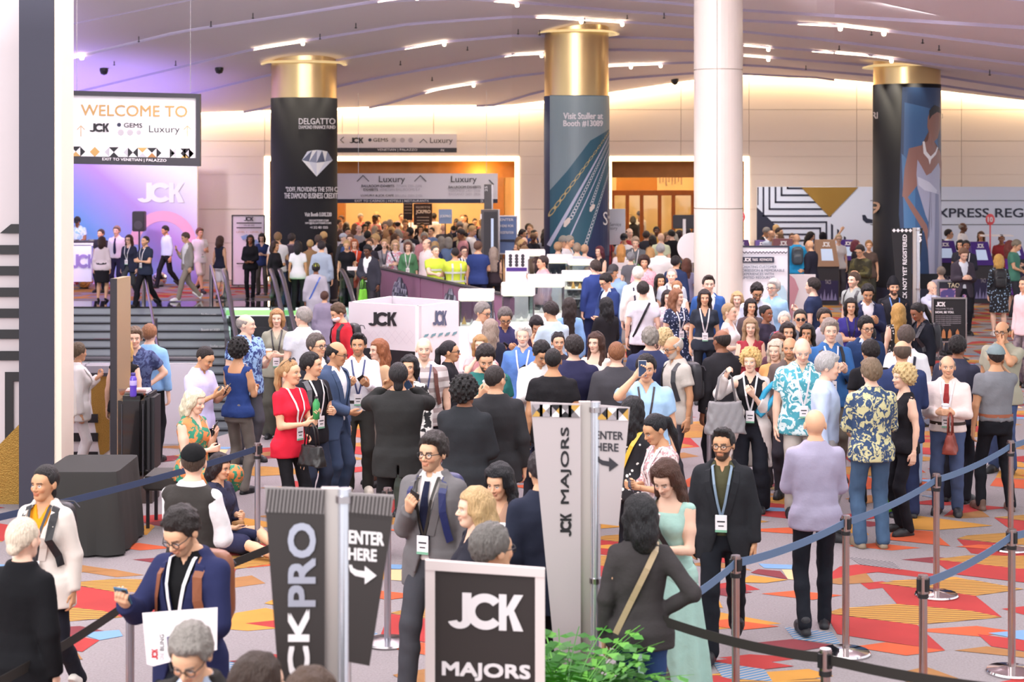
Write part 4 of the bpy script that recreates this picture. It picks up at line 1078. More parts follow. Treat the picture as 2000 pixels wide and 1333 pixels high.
# ---------------- left foreground: striped partition, tall frame, counter, cases ----------------
d = 17.2
e = struct(empty('column', (0, 0, 0))); e.name = 'column_dark'
bx('column_face', XD(37, d), d, 0, XD(105, d), d+.5, 6.5, mat('column_slate', '42424e', .7, spec=.2), e)
bx('column_edge', XD(105, d), d+.02, 0, XD(119, d), d+.5, 6.5, mat('column_cream_edge', 'e8dccb', .5), e)
e = struct(empty('wall_left'))
bx('partition', XD(-400, 17.6), 17.62, 0, XD(40, 17.6), 17.75, 6.5, mat('partition_white', 'cfc5c8', .8, spec=.2), e)
dd = 17.6
def st(q): pg('stripe_print', q, dd, M_black, e, .01)
for y in (438, 479, 520, 562, 603, 644, 686):
    x0 = 22 if y == 438 else -60
    st([(x0, y), (41, y), (41, y+18), (0 if y == 438 else -60, y+18)])
st([(10, 727), (41, 727), (41, 745), (26, 745), (26, 850), (10, 862)])
pg('gold_print', [(-300, 1100), (-80, 950), (41, 826), (41, 1030), (41, 1100)], dd-.005, M_goldf, e, .01)
fr = empty('standing_frame', (XD(225, 18.3), 18.3, 0)); tag(fr, 'tall narrow black and pale gold panel frame standing edge-on by the counter', 'frame')
bx('dark_edge', -.055, 0, 0, .02, .06, ZD(545, 18.3), M_dark, fr)
MB().add([(.02, 0, 0), (.055, .5, 0), (.055, .5, ZD(541, 18.7)), (.02, 0, ZD(545, 18.3)), (-.03, .5, 0), (-.03, .5, ZD(541, 18.7)), (-.055, .06, ZD(545, 18.3))], [(0, 1, 2, 3), (3, 2, 5, 6)]).build('gold_face', mat('pale_gold_face', 'c9b18a', .35, .6), fr)
ct = empty('gold_counter', (XD(200, 19.7), 19.7, 0)); tag(ct, 'counter clad in gold glitter with black and white chevron base', 'counter')
x0, x1 = XD(178, 19.7)-XD(200, 19.7), XD(214, 19.7)-XD(200, 19.7)
z1 = ZD(735, 19.7)
bx('carcass', x0-.5, .02, 0, x1, .6, z1, M_white, ct)
MB().add([(x0, 0, z1), (x1, 0, z1), (x1, 0, .2), ((x0+x1)/2, 0, .12), (x0, 0, .75)], [(0, 1, 2, 3, 4)]).build('glitter_panel', M_goldf, ct)
for k in range(3): bx('stripe_print', x0-.45, -.01, .08+k*.22, x0+.08, .0, .18+k*.22, M_black, ct)
MB().box(x0-.5, -.03, z1, x1+.02, .62, z1+.04).build('counter_top', M_dark, ct)
# black trolley case standing on bench, with tray and bottle on it
tc_ = empty('equipment_case', (XD(256, 17.6), 17.6, 0)); tag(tc_, 'glossy black upright equipment case beside the tall narrow frame', 'case')
MB().box(XD(228, 17.6)-XD(256, 17.6), 0, .28, XD(281, 17.6)-XD(256, 17.6), .45, ZD(775, 17.6)).build('shell', mat('gloss_black', '1b1a1c', .12, coat=.5), tc_, smooth=True, bevel=.05)
MB().box(XD(278, 17.6)-XD(256, 17.6), .05, .3, XD(298, 17.6)-XD(256, 17.6), .45, ZD(772, 17.6)).build('padded_side', M_black, tc_, bevel=.04)
MB().box(XD(262, 17.6)-XD(256, 17.6), .02, .0, XD(296, 17.6)-XD(256, 17.6), .4, .28).build('stand', mat('brown_stand', '3f2f2b', .5), tc_)
for x in (-.1, .12): MB().box(x, -.01, .28, x+.01, 0, ZD(790, 17.6)).build('panel_seam', M_dark, tc_)
z0 = ZD(775, 17.6)
tr = empty('document_tray', (XD(257, 17.6), 17.8, z0)); tag(tr, 'clear document tray with papers on the glossy black case', 'tray')
MB().add([(-.14, -.1, 0), (.12, -.1, 0), (.14, -.12, .07), (-.16, -.12, .07)], [(0, 1, 2, 3)]).build('clear_front', glass('smoked', 'c8c0bc', .3), tr)
MB().box(-.13, -.1, 0, .12, .15, .012).build('base', M_glass, tr)
for k in range(3): MB().box(-.1, -.08, .015+k*.012, .14, .14, .022+k*.012, Matrix.Rotation(.05*k, 4, 'Z')).build('paper_sheet', M_white, tr)
bo = empty('drink_bottle', (XD(259, 17.55), 17.58, z0+.0)); tag(bo, 'violet translucent drink bottle on the glossy black case', 'bottle')
MB().lathe([(0, 0), (.034, .002), (.036, .02), (.034, .08), (.036, .1), (.036, .19), (.025, .215), (.02, .22)], 20).build('body', mat('violet_plastic', '5a3fb5', .15, coat=.5), bo, smooth=2)
MB().lathe([(.021, .22), (.024, .225), (.024, .25), (0, .252)], 16).build('cap', mat('violet_cap', '3a2a80', .3), bo, smooth=2)
MB().lathe([(.0365, .12), (.0368, .121), (.0368, .17), (.0365, .171)], 20).build('print_band', mat('lilac_print', 'b7a8ea', .4), bo, smooth=2)
# black bench
bn = empty('black_bench', (XD(345, 16.6), 16.6, 0)); tag(bn, 'black padded bench on dark metal legs beside the equipment case', 'bench')
hw = 55*16.9/F
MB().box(-hw, -.25, .38, hw, .25, .52).build('seat_pad', mat('bench_vinyl', '3a3634', .5), bn, bevel=.02)
for x in (-hw+.02, hw-.05):
    for y in (-.18, .2): MB().box(x, y, 0, x+.03, y+.03, .38).build('leg', M_dark, bn)
# black clothed table
tb = empty('draped_table', (XD(172, 15.6), 15.6, 0)); tag(tb, 'low table under a black cloth behind the white blazer wearer', 'table')
hw = .33
MB().box(-.28, -.2, 0, .22, .5, .72).build('table_frame', M_dark, tb)
prof = []
mb = MB(); n = 40; vs = []
for ring, z, gr in ((0, .76, 0), (1, .74, .015), (2, .3, .05), (3, .02, .07)):
    for k in range(n):
        a = 2*PI*k/n; x = max(-1, min(1, 1.35*math.cos(a))); y = max(-1, min(1, 1.35*math.sin(a)))
        f_ = 1+(gr*1.4*(1+.5*math.sin(k*2.5)) if ring > 1 else 0)+gr
        vs.append((x*.34*f_, .15+y*.45*f_, z))
mb.add(vs, [(r*n+k, r*n+(k+1) % n, (r+1)*n+(k+1) % n, (r+1)*n+k) for r in range(3) for k in range(n)]+[tuple(range(n-1, -1, -1))])
mb.build('cloth', mat('black_cloth', '2b2a29', .85), tb, smooth=True)

# ---------------- stanchions and belts ----------------
M_post = mat('post_chrome', 'b8a8a6', .22, 1)
M_belt_b = mat('belt_blue', '5d7697', .7); M_belt_n = mat('belt_navy', '32405e', .7); M_belt_k = mat('belt_black', '26221f', .7)
POSTS = {}
def post(key, px, ybase, lab, H=1.0, style=0):
    y = FD(ybase); X = XD(px, y)
    e = empty('stanchion_post', (X, y, 0)); tag(e, lab, 'stanchion', 'queue stanchion posts')
    MB().lathe([(0, 0), (.175, 0), (.178, .012), (.17, .024), (.09, .034), (.03, .045), (.0, .045)], 36).build('base', M_chrome if not style else M_steel, e, smooth=True)
    MB().cyl((0, 0, .03), (0, 0, H-.1), .026, n=18, cap=False).build('tube', M_post if not style else mat('satin_post', 'b3b6c2', .3, .9), e, smooth=2)
    MB().cyl((0, 0, H-.105), (0, 0, H), .033, n=18).build('belt_head', M_post, e, smooth=True)
    MB().cyl((0, 0, H-.135), (0, 0, H-.11), .034, n=18).build('collar', M_rubber, e, smooth=True)
    MB().cyl((0, 0, H), (0, 0, H+.008), .03, n=18).build('top_cap', M_steel, e, smooth=True)
    for a in range(4):
        R_ = Matrix.Rotation(a*PI/2+.5, 4, 'Z'); MB().box(.028, -.014, H-.09, .042, .014, H-.015, R_).build('belt_slot', M_rubber, e)
    POSTS[key] = Vector((X, y, H)); return e
post('A', 1652, 1278, 'chrome post left of the largest base disc with blue belts')
post('B', 1829, 1165, 'chrome post behind, carrying the blue belt above the ochre carpet stripes')
post('C', 503, 1082, 'satin post beside the person sitting on the carpet', style=1)
post('D', 1976, 1315, 'chrome post nearest the right edge with a lower blue belt')
post('E', 1974, 1075, 'tall looking chrome post behind at the right edge')
post('G', 1437, 1395, 'chrome post in front of the bearded suit wearer', 1.02)
post('H', 1803, 1440, 'chrome post where the lower blue belt ends')
post('I', 1276, 1530, 'chrome post whose blue belt climbs past the mint dress', 1.0)
post('K', 1612, 1640, 'chrome post just cut by the picture bottom under the black belt')
post('L', 254, 1490, 'satin post in front of the navy blazer wearer', style=1)
post('M', 757, 1258, 'satin post behind the black ENTER HERE flag', 1.15, style=1)
post('N', 925, 1220, 'short chrome post between the dark suits and the blonde head')
post('O', 1385, 985, 'satin post behind the raised phone person', 1.0, style=1)
def belt(a, b, m, lab, w=.055, sag=.03):
    P = POSTS[a] if isinstance(a, str) else Vector(a); Q = POSTS[b] if isinstance(b, str) else Vector(b)
    mb = MB(); vs = []; n = 10
    dirn = (Q-P).normalized()
    for i in range(n+1):
        t = i/n; p = P.lerp(Q, t); z = p.z-.045-sag*4*t*(1-t)
        off = .036*(1 if i == 0 else -1 if i == n else 0)
        q = Vector((p.x, p.y, 0))+Vector((dirn.x, dirn.y, 0))*off
        for dy in (-.0012, .0012):
            for dz in (-w/2, w/2): vs.append((q.x-dirn.y*dy, q.y+dirn.x*dy, z+dz))
    fs_ = []
    for i in range(n):
        o = 4*i; fs_ += [(o, o+4, o+5, o+1), (o+2, o+3, o+7, o+6), (o+1, o+5, o+7, o+3), (o, o+2, o+6, o+4)]
    o = mb.add(vs, fs_).build('queue_belt', m)
    return tag(o, lab, 'belt', 'queue belts')
belt('I', 'G', M_belt_b, 'blue belt beside the mint dress')
belt('G', 'A', M_belt_b, 'blue belt crossing the legs of the checked shirt walker')
belt('A', 'B', M_belt_b, 'blue belt in front of the blue jeans')
belt('B', 'E', M_belt_b, 'blue belt in front of the grey trousers at right')
belt('H', 'D', M_belt_b, 'lower blue belt near the right edge')
belt('D', W(2110, 985, 13.5), M_belt_b, 'blue belt leaving the frame at the right edge')
belt('E', W(2060, 820, 17), M_belt_b, 'blue belt running off right behind')
belt('I', 'K', M_belt_k, 'black belt across the lower right carpet')
belt('K', W(2100, 1340, 7.6), M_belt_k, 'black belt reaching the lower right corner')
belt('C', W(-60, 1012, 12.6), M_belt_n, 'navy belt across the left behind the waistcoat wearer')
belt('L', W(-120, 1375, 8.2), M_belt_k, 'black belt across the lower left before the dark coat')
belt('C', W(960, 1000, 20), M_belt_k, 'thin dark belt behind the dark suits') if False else None
belt('L', 'M', M_belt_k, 'dark belt piece left of the JCKPRO flag')
belt('N', W(1050, 860, 17), M_belt_n, 'grey belt piece between the suits and the tall grey flag')

# ---------------- foreground sign stands ----------------
M_flagk = mat('flag_black', '332d2c', .55); M_flagg = mat('flag_grey', 'bdb2b4', .55)
d = 7.5
e = pole_sign('flag_sign', 644, 958, d, 'black flag sign reading JCKPRO and ENTER HERE on a steel mast', .038, .03, ([(520, 1000), (634, 1004), (634, 1480), (556, 1480)], M_flagk), ([(680, 1000), (768, 1008), (722, 1300), (680, 1292)], M_flagk))
under(pg('header_board', [(517, 950), (634, 955), (634, 1006), (524, 1000)], d-.028, mat('flag_header', '8d8685', .55), None, .012), e)
under(pg('header_board', [(680, 962), (769, 967), (762, 1016), (680, 1004)], d-.028, mat('flag_header', '8d8685', .55), None, .012), e)
hs = MB()
for i in range(16):
    x = 520+i*7.2; hs.prism([(XD(a, d), ZD(b, d)) for a, b in ((x+6, 952+i*.2), (x+8.6, 952+i*.2), (x+2.6+i*.1, 1000), (x+i*.1, 1000))], d-.044, d-.041)
for i in range(11):
    x = 684+i*7.4; hs.prism([(XD(a, d), ZD(b, d)) for a, b in ((x+5, 965+i*.3), (x+7.6, 965+i*.3), (x+2.6, 1005+i*.8), (x, 1005+i*.8))], d-.044, d-.041)
o = under(hs.build('hatch_print', M_flagk), e); o['kind'] = 'stuff'
dd = d-.045
Mw = mat('flag_white', 'e9e3e4', .5)
fs(e, tx, 'JCK', 562, 1190, 617, 1368, dd, Mw, bold=.03, rot=1)
fs(e, tx, 'PRO', 562, 1022, 617, 1186, dd-.002, mat('silver_letters', 'b5b7c6', .3, .4), bold=.03, rot=1)
fs(e, tx, 'ENTER', 681, 1036, 750, 1062, dd, Mw, bold=.03, sk=5); fs(e, tx, 'HERE', 680, 1070, 736, 1094, dd, Mw, bold=.03, sk=4)
def curved_arrow(e, x, y, s, dd, m):
    P = [(0, 0), (3, 12), (12, 20), (30, 24), (30, 36), (52, 20), (30, 2), (30, 12), (16, 10), (8, 6), (6, 0)]
    fs(e, pg, 'arrow', [(x+a*s, y+b*s) for a, b in P], dd, m, None, .002)
curved_arrow(e, 681, 1104, 1.05, dd, Mw)
d = 10.1
e = pole_sign('flag_sign', 1142, 788, d, 'tall grey flag sign reading JCK MAJORS and ENTER HERE, triangle header', .035, .03, ([(1036, 785), (1134, 789), (1134, 1300), (1085, 1300)], M_flagg), ([(1162, 790), (1230, 796), (1208, 1027), (1162, 1022)], M_flagg))
dd = d-.045
cols3 = [M_black, mat('tri_gold', 'c59a4a', .5), Mw, mat('tri_grey', '7d7679', .5), mat('tri_pale', 'a39aa0', .5)]
k = 0
for i, cx in enumerate((1048, 1066, 1086, 1104, 1122)):
    for kind in 'lrud':
        m = cols3[(k*3+i) % 5]; k += 1
        fs(e, pg, 'triangle_print', [(min(max(a, 1039), 1133), b) for a, b in tri(cx, 802+i*.5, 12, kind)], dd+.002, m, None, .004)
for i, cx in enumerate((1175, 1196, 1216)):
    for kind in 'lrud':
        m = cols3[(k*3+i) % 5]; k += 1
        fs(e, pg, 'triangle_print', [(min(max(a, 1163), 1227), b) for a, b in tri(cx, 808+i, 12, kind)], dd+.002, m, None, .004)
fs(e, jck, 1094, 1003, 1116, 1050, dd, M_black, None, rot=1)
fs(e, tx, 'MAJORS', 1095, 835, 1116, 985, dd, M_black, bold=.018, rot=1)
fs(e, tx, 'ENTER', 1163, 842, 1217, 858, dd, M_dark, bold=.018, sk=2); fs(e, tx, 'HERE', 1163, 865, 1208, 881, dd, M_dark, bold=.018, sk=2)
curved_arrow(e, 1165, 892, .82, dd, M_dark)
e = empty('framed_sign', (XD(948, 8.0), 8.0, 0)); tag(e, 'white framed black sign reading JCK MAJORS in front of the tall grey flag', 'sign')
d = 8.0
for q in ([(831, 1092), (1064, 1109), (1064, 1126), (831, 1111)], [(831, 1092), (850, 1094), (850, 1460), (831, 1460)], [(1045, 1108), (1064, 1109), (1064, 1460), (1045, 1460)], [(831, 1440), (1064, 1440), (1064, 1460), (831, 1460)]):
    fs(e, pg, 'frame_rail', q, d-(.004 if q[0][1] < 1095 and q[1][1] > 1100 else 0), mat('frame_pale', 'e2d5d2', .4), None, .03)
fs(e, pg, 'sign_face', [(848, 1110), (1048, 1124), (1048, 1445), (848, 1445)], d-.008, mat('sign_black', '2f2725', .5), None, .01)
fs(e, jck, 873, 1157, 1022, 1228, d-.022, Mw, None, sk=6)
fs(e, tx, 'MAJORS', 863, 1292, 1036, 1328, d-.022, Mw, bold=.03, sk=8)
fs(e, MB().cyl((XD(948, d), d+.03, 0), (XD(948, d), d+.03, ZD(1450, d)), .025, n=10).build, 'pole', M_steel)
fs(e, MB().lathe([(0, 0), (.2, 0), (.2, .015), (0, .03)], 28, (XD(948, d), d+.03, 0)).build, 'base', M_steel)
# ---------------- ferns ----------------
M_leaf = [mat('fern_a', '458a2e', .5), mat('fern_b', '64a83c', .5), mat('fern_c', '356f26', .5)]
def fern(px, d_, zt, label, n=26, R_=.32, pot=True, seed=1):
    e = empty('potted_fern', (XD(px, d_), d_, 0)); tag(e, label, 'plant')
    rr = random.Random(seed)
    if pot:
        MB().lathe([(0, 0), (.16, 0), (.2, .35), (.17, .35), (.16, .3), (0, .3)], 20).build('pot', M_dark, e, smooth=True)
    for k in range(n):
        a = rr.uniform(0, 2*PI); el = rr.uniform(.85, 1.5); Ln = rr.uniform(.7, 1)*(zt-.3)*.75
        mb = MB(); p = Vector((0, 0, .3)); step = Ln/9
        hd = Vector((math.cos(a), math.sin(a), 0)); side = Vector((-math.sin(a), math.cos(a), 0)); ang = el
        for j in range(10):
            dv = hd*math.cos(ang)+Vector((0, 0, math.sin(ang))); q = p+dv*step; ang -= .11
            if j > 0:
                L_ = .15*(1-j/12)*min(1.2, (zt/.9)**.5)+.03
                for sgn in (1, -1):
                    tip = p+side*sgn*L_+dv*L_*.5-Vector((0, 0, L_*.3)); mid = (p+tip)/2+dv*.028
                    mb.add([p, mid, tip, (p+tip)/2-dv*.02], [(0, 1, 2, 3)])
            mb.add([p-side*.004, p+side*.004, q+side*.003, q-side*.003], [(0, 1, 2, 3)])
            p = q
        mb.build('frond', M_leaf[k % 3], e)
    return e
fern(1098, 9.3, 1.45, 'bright green potted fern at the foot of the tall grey flag sign', 110, seed=2)
fern(1150, 8.8, 1.1, 'low green fern in front of the tall grey flag mast', 60, seed=5)
fern(1308, 38, 2.3, 'tall green ferns beside the round white sign', 40, seed=8)
fern(1285, 40, 2.0, 'loose green fern behind the tall ferns near the pale column', 30, seed=9)
# =====================================================================
# people: bodies, clothes and hair are smooth distance fields turned into
# one continuous skin each, posed on a skeleton
# =====================================================================
f32 = np.float32
class Field:
    def __init__(s, lo, hi, v):
        s.lo = np.array(lo, float)-2*v; s.v = v
        s.n = np.ceil((np.array(hi, float)+2*v-s.lo)/v).astype(int)+1
        ax = [(s.lo[i]+np.arange(s.n[i])*v).astype(f32) for i in range(3)]
        s.X = ax[0][:, None, None]; s.Y = ax[1][None, :, None]; s.Z = ax[2][None, None, :]
        s.ax = ax
        s.D = np.full(s.n, 1.0, f32)
    def sl(s, lo, hi, m):
        r = []
        for i in range(3):
            a = int(max(0, math.floor((lo[i]-m-s.lo[i])/s.v))); b = int(min(s.n[i], math.ceil((hi[i]+m-s.lo[i])/s.v)+1))
            if b <= a: return None
            r.append(slice(a, b))
        return tuple(r)
    def xyz(s, S): return s.ax[0][S[0]][:, None, None], s.ax[1][S[1]][None, :, None], s.ax[2][S[2]][None, None, :]
    def merge(s, S, d, k):
        A = s.D[S]
        if k > 0:
            h = np.maximum(k-np.abs(A-d), 0)/k
            s.D[S] = np.minimum(A, d)-h*h*k*.25
        else: s.D[S] = np.minimum(A, d)
    def cone(s, a, b, r1, r2, k=.02, cut=None):
        a = np.array(a, float); b = np.array(b, float); R = max(r1, r2)
        S = s.sl(np.minimum(a, b)-R, np.maximum(a, b)+R, k+s.v*3)
        if S is None: return
        X, Y, Z = s.xyz(S); ab = b-a; L2 = max(float(ab@ab), 1e-8)
        t = ((X-a[0])*ab[0]+(Y-a[1])*ab[1]+(Z-a[2])*ab[2])/L2
        tt = np.clip(t, 0, 1)
        d = np.sqrt((X-a[0]-tt*ab[0])**2+(Y-a[1]-tt*ab[1])**2+(Z-a[2]-tt*ab[2])**2)-(r1+(r2-r1)*tt)
        if cut is not None: d = np.maximum(d, (t-cut)*math.sqrt(L2))
        s.merge(S, d.astype(f32), k)
    def chain(s, pts, rs, k=.02):
        for i in range(len(pts)-1): s.cone(pts[i], pts[i+1], rs[i], rs[i+1], k)
    def ell(s, c, r, k=.02, M=None, neg=False):
        R = max(r); S = s.sl(np.array(c)-R, np.array(c)+R, k+s.v*3)
        if S is None: return
        X, Y, Z = s.xyz(S); x, y, z = X-c[0], Y-c[1], Z-c[2]
        if M is not None: x, y, z = (M[0][i]*x+M[1][i]*y+M[2][i]*z for i in range(3))
        k0 = np.sqrt((x/r[0])**2+(y/r[1])**2+(z/r[2])**2); k1 = np.sqrt((x/r[0]**2)**2+(y/r[1]**2)**2+(z/r[2]**2)**2)+1e-6
        d = (k0*(k0-1)/k1).astype(f32)
        if neg: s.D[S] = np.maximum(s.D[S], -d)
        else: s.merge(S, d, k)
    def loft(s, lev, off, U, z0, z1, k=.03):
        """elliptical trunk in the frame U (4x4): lev rows z, rx, ry, cy"""
        Ui = np.array(U.inverted()); X, Y, Z = s.X, s.Y, s.Z
        x, y, z = (Ui[i][0]*X+Ui[i][1]*Y+Ui[i][2]*Z+Ui[i][3] for i in range(3))
        lz = [l[0] for l in lev]
        rx = np.interp(z, lz, [l[1] for l in lev])+off; ry = np.interp(z, lz, [l[2] for l in lev])+off; cy = np.interp(z, lz, [l[3] for l in lev])
        q = np.sqrt((x/rx)**2+((y-cy)/ry)**2)
        d = (q-1)*np.minimum(rx, ry)
        d = np.maximum(d, np.maximum(z-z1, z0-z)).astype(f32)
        h = np.maximum(k-np.abs(s.D-d), 0)/k
        s.D = np.minimum(s.D, d)-h*h*k*.25
        return x, y, z
    def local(s, U):
        Ui = np.array(U.inverted()); X, Y, Z = s.X, s.Y, s.Z
        return tuple(Ui[i][0]*X+Ui[i][1]*Y+Ui[i][2]*Z+Ui[i][3] for i in range(3))
    def mesh(s):
        b = 3*s.v
        A = np.clip(s.D, -b, b).astype(f32)
        A[0], A[-1] = b, b; A[:, 0], A[:, -1] = b, b; A[:, :, 0], A[:, :, -1] = b, b
        g = vdb.FloatGrid(b); g.copyFromArray(A)
        p, q = g.convertToQuads(0.0)
        return (np.array(p, float)*s.v+s.lo).astype(f32), np.array(q)[:, ::-1]
def npmesh(name, parts, m=None, parent=None, cols=None):
    V = np.concatenate([p[0] for p in parts]).astype(f32); o = 0; Q = []
    for p in parts: Q.append(p[1]+o); o += len(p[0])
    Q = np.concatenate(Q).astype(np.int32)
    me = bpy.data.meshes.new(name or 'part')
    me.vertices.add(len(V)); me.vertices.foreach_set('co', V.ravel())
    me.loops.add(Q.size); me.loops.foreach_set('vertex_index', Q.ravel())
    me.polygons.add(len(Q)); me.polygons.foreach_set('loop_start', np.arange(0, Q.size, 4, dtype=np.int32))
    me.polygons.foreach_set('use_smooth', np.ones(len(Q), bool))
    me.update(calc_edges=True)
    if cols is not None:
        a = me.color_attributes.new('Col', 'FLOAT_COLOR', 'POINT')
        a.data.foreach_set('color', np.concatenate(cols).astype(f32).ravel())
    return link(name, me, m, parent) if name else me
M_skin = mat('skin', 'd9a583', .5, attr=True, spec=.35)
M_cloth = mat('cloth', '888888', .8, obj=True, bump=.4, bscale=14, spec=.15)
M_suit = mat('suit_wool', '888888', .85, obj=True, bump=.35, bscale=9, spec=.1)
M_denim = mat('denim', '888888', .85, obj=True, bump=.3, bscale=14, noise=.18, spec=.2)
M_hair = mat('hair', '222222', .5, obj=True, noise=.45, bscale=45, bump=.9, spec=.4)
for n_ in [n for n in M_hair.node_tree.nodes if n.type == 'TEX_NOISE']:      # strands: noise stretched along the fall of the hair
    mp_ = M_hair.node_tree.nodes.new('ShaderNodeMapping'); mp_.inputs['Scale'].default_value = (2.6, 2.2, .35)
    M_hair.node_tree.links.new([n for n in M_hair.node_tree.nodes if n.type == 'TEX_COORD'][0].outputs['Object'], mp_.inputs[0])
    M_hair.node_tree.links.new(mp_.outputs[0], n_.inputs['Vector'])
M_leather = mat('leather', '222222', .4, obj=True, bump=.15, bscale=30)
M_objc = mat('object_colour', '888888', .5, obj=True)
PATS = {}
def clothmat(spec_):
    """cloth material from 'kind' or 'pattern:colour:scale'"""
    if spec_ in (None, ''): return M_cloth
    if spec_ in ('suit', 'denim', 'leather'): return {'suit': M_suit, 'denim': M_denim, 'leather': M_leather}[spec_]
    p, c, s = (spec_.split(':')+['20'])[:3]
    return mat('cloth_'+spec_.replace(':', '_'), '888888', .8, obj=True, pat=p, col2=c, scale=float(s), bump=.3, bscale=14)
# ---- head, hair, hand and shoe templates ----
HC = (0, .015, .120); HR = (.080, .098, .099)
_T = {}
def head_t(v, fem):
    k = ('head', v, fem)
    if k in _T: return _T[k]
    F_ = Field((-.1, -.14, -.05), (.1, .13, .24), v)
    F_.ell(HC, HR, .01); F_.ell((0, -.03, .06), (.058 if not fem else .054, .062, .085), .03)
    F_.ell((0, -.062, .004), (.03, .026, .022), .03); F_.ell((0, -.06, .125), (.058, .035, .04), .02)
    for s_ in (1, -1):
        F_.ell((s_*.034, -.072, .068), (.022, .02, .02), .02)
        F_.ell((s_*.031, -.1, .094), (.017, .016, .011), 0, neg=True)
        F_.ell((s_*.031, -.0795, .0935), (.013, .0125, .0105), .002)
        F_.ell((s_*.083, .014, .088), (.010, .022, .032), .006)
        F_.cone((s_*.012, -.093, .112), (s_*.046, -.083, .113), .007, .005, .008)
    F_.cone((0, -.09, .098), (0, -.112, .066), .009, .011, .01)
    for s_ in (1, -1): F_.ell((s_*.012, -.1, .061), (.009, .010, .008), .006)
    F_.ell((0, -.0925, .039), (.025, .012, .0065), .004); F_.ell((0, -.0905, .028), (.021, .0115, .007), .004)
    F_.cone((0, .015, -.06), (0, .01, .05), .05 if not fem else .042, .047 if not fem else .04, .018)
    p, q = F_.mesh(); _T[k] = (p, q); return _T[k]
def head_cols(p, skin, hair, beard, fem, age):
    sk_ = np.array(lin(skin)); n = len(p); c = np.tile(np.append(sk_, 1), (n, 1))
    x, y, z = p[:, 0], p[:, 1], p[:, 2]; ax_ = np.abs(x)
    def put(mask, col, a): c[mask, :3] = c[mask, :3]*(1-a)+np.array(col)*a
    put((z > .045) & (z < .085) & (ax_ > .015) & (y < -.06), (min(1, sk_[0]*1.1), sk_[1]*.75, sk_[2]*.7), .35)
    hc = np.array(lin(hair))
    if beard: 
        mk = (z < .052+np.clip(-(y+.05), -1, .0)*-.6) & (y < -.0) & (z > -.045-0*z) & ~((ax_ < .027) & (z > .021) & (z < .0455) & (y < -.08)) & ~((z > .045) & (ax_ < .02) & (y < -.095))
        put(mk, hc, .9 if beard == 2 else .38)
    put((ax_ < .026) & (z > .021) & (z < .0455) & (y < -.085), (.45 if fem else sk_[0]*.75, sk_[1]*.42, sk_[2]*.42), .8 if fem else .6)
    put((z > .105) & (z < .120) & (ax_ > .011) & (ax_ < .05) & (y < -.074), hc*.7, .8)
    for s_ in (1, -1):
        r = np.sqrt((x-s_*.031)**2+((z-.0925)*1.9)**2)
        put((r < .0135) & (y < -.084) , (.75, .72, .7), .85); put((np.sqrt((x-s_*.031)**2+(z-.0928)**2) < .0064) & (r < .0135) & (y < -.084), (.04, .02, .015), 1)
        put((np.abs(r-.0150) < .0026) & (z > .093) & (y < -.078), (.03, .02, .02), .7 if fem else .4)
    return c
def cutplane(F_, a=.87, b=.091, soft=0):
    ax_ = np.abs(F_.X)
    bb = b+.006+.012*np.exp(-((ax_-.052)/.014)**2)-.035*np.clip((ax_-.066)/.008, 0, 1)*(F_.Y < .01)
    pl = (F_.Z+a*F_.Y-bb)*.75+.004*np.sin(F_.X*140)*np.sin(F_.Y*90+1)
    F_.D = np.maximum(F_.D+.013*(1-np.clip(pl/.03, 0, 1)), -pl).astype(f32)
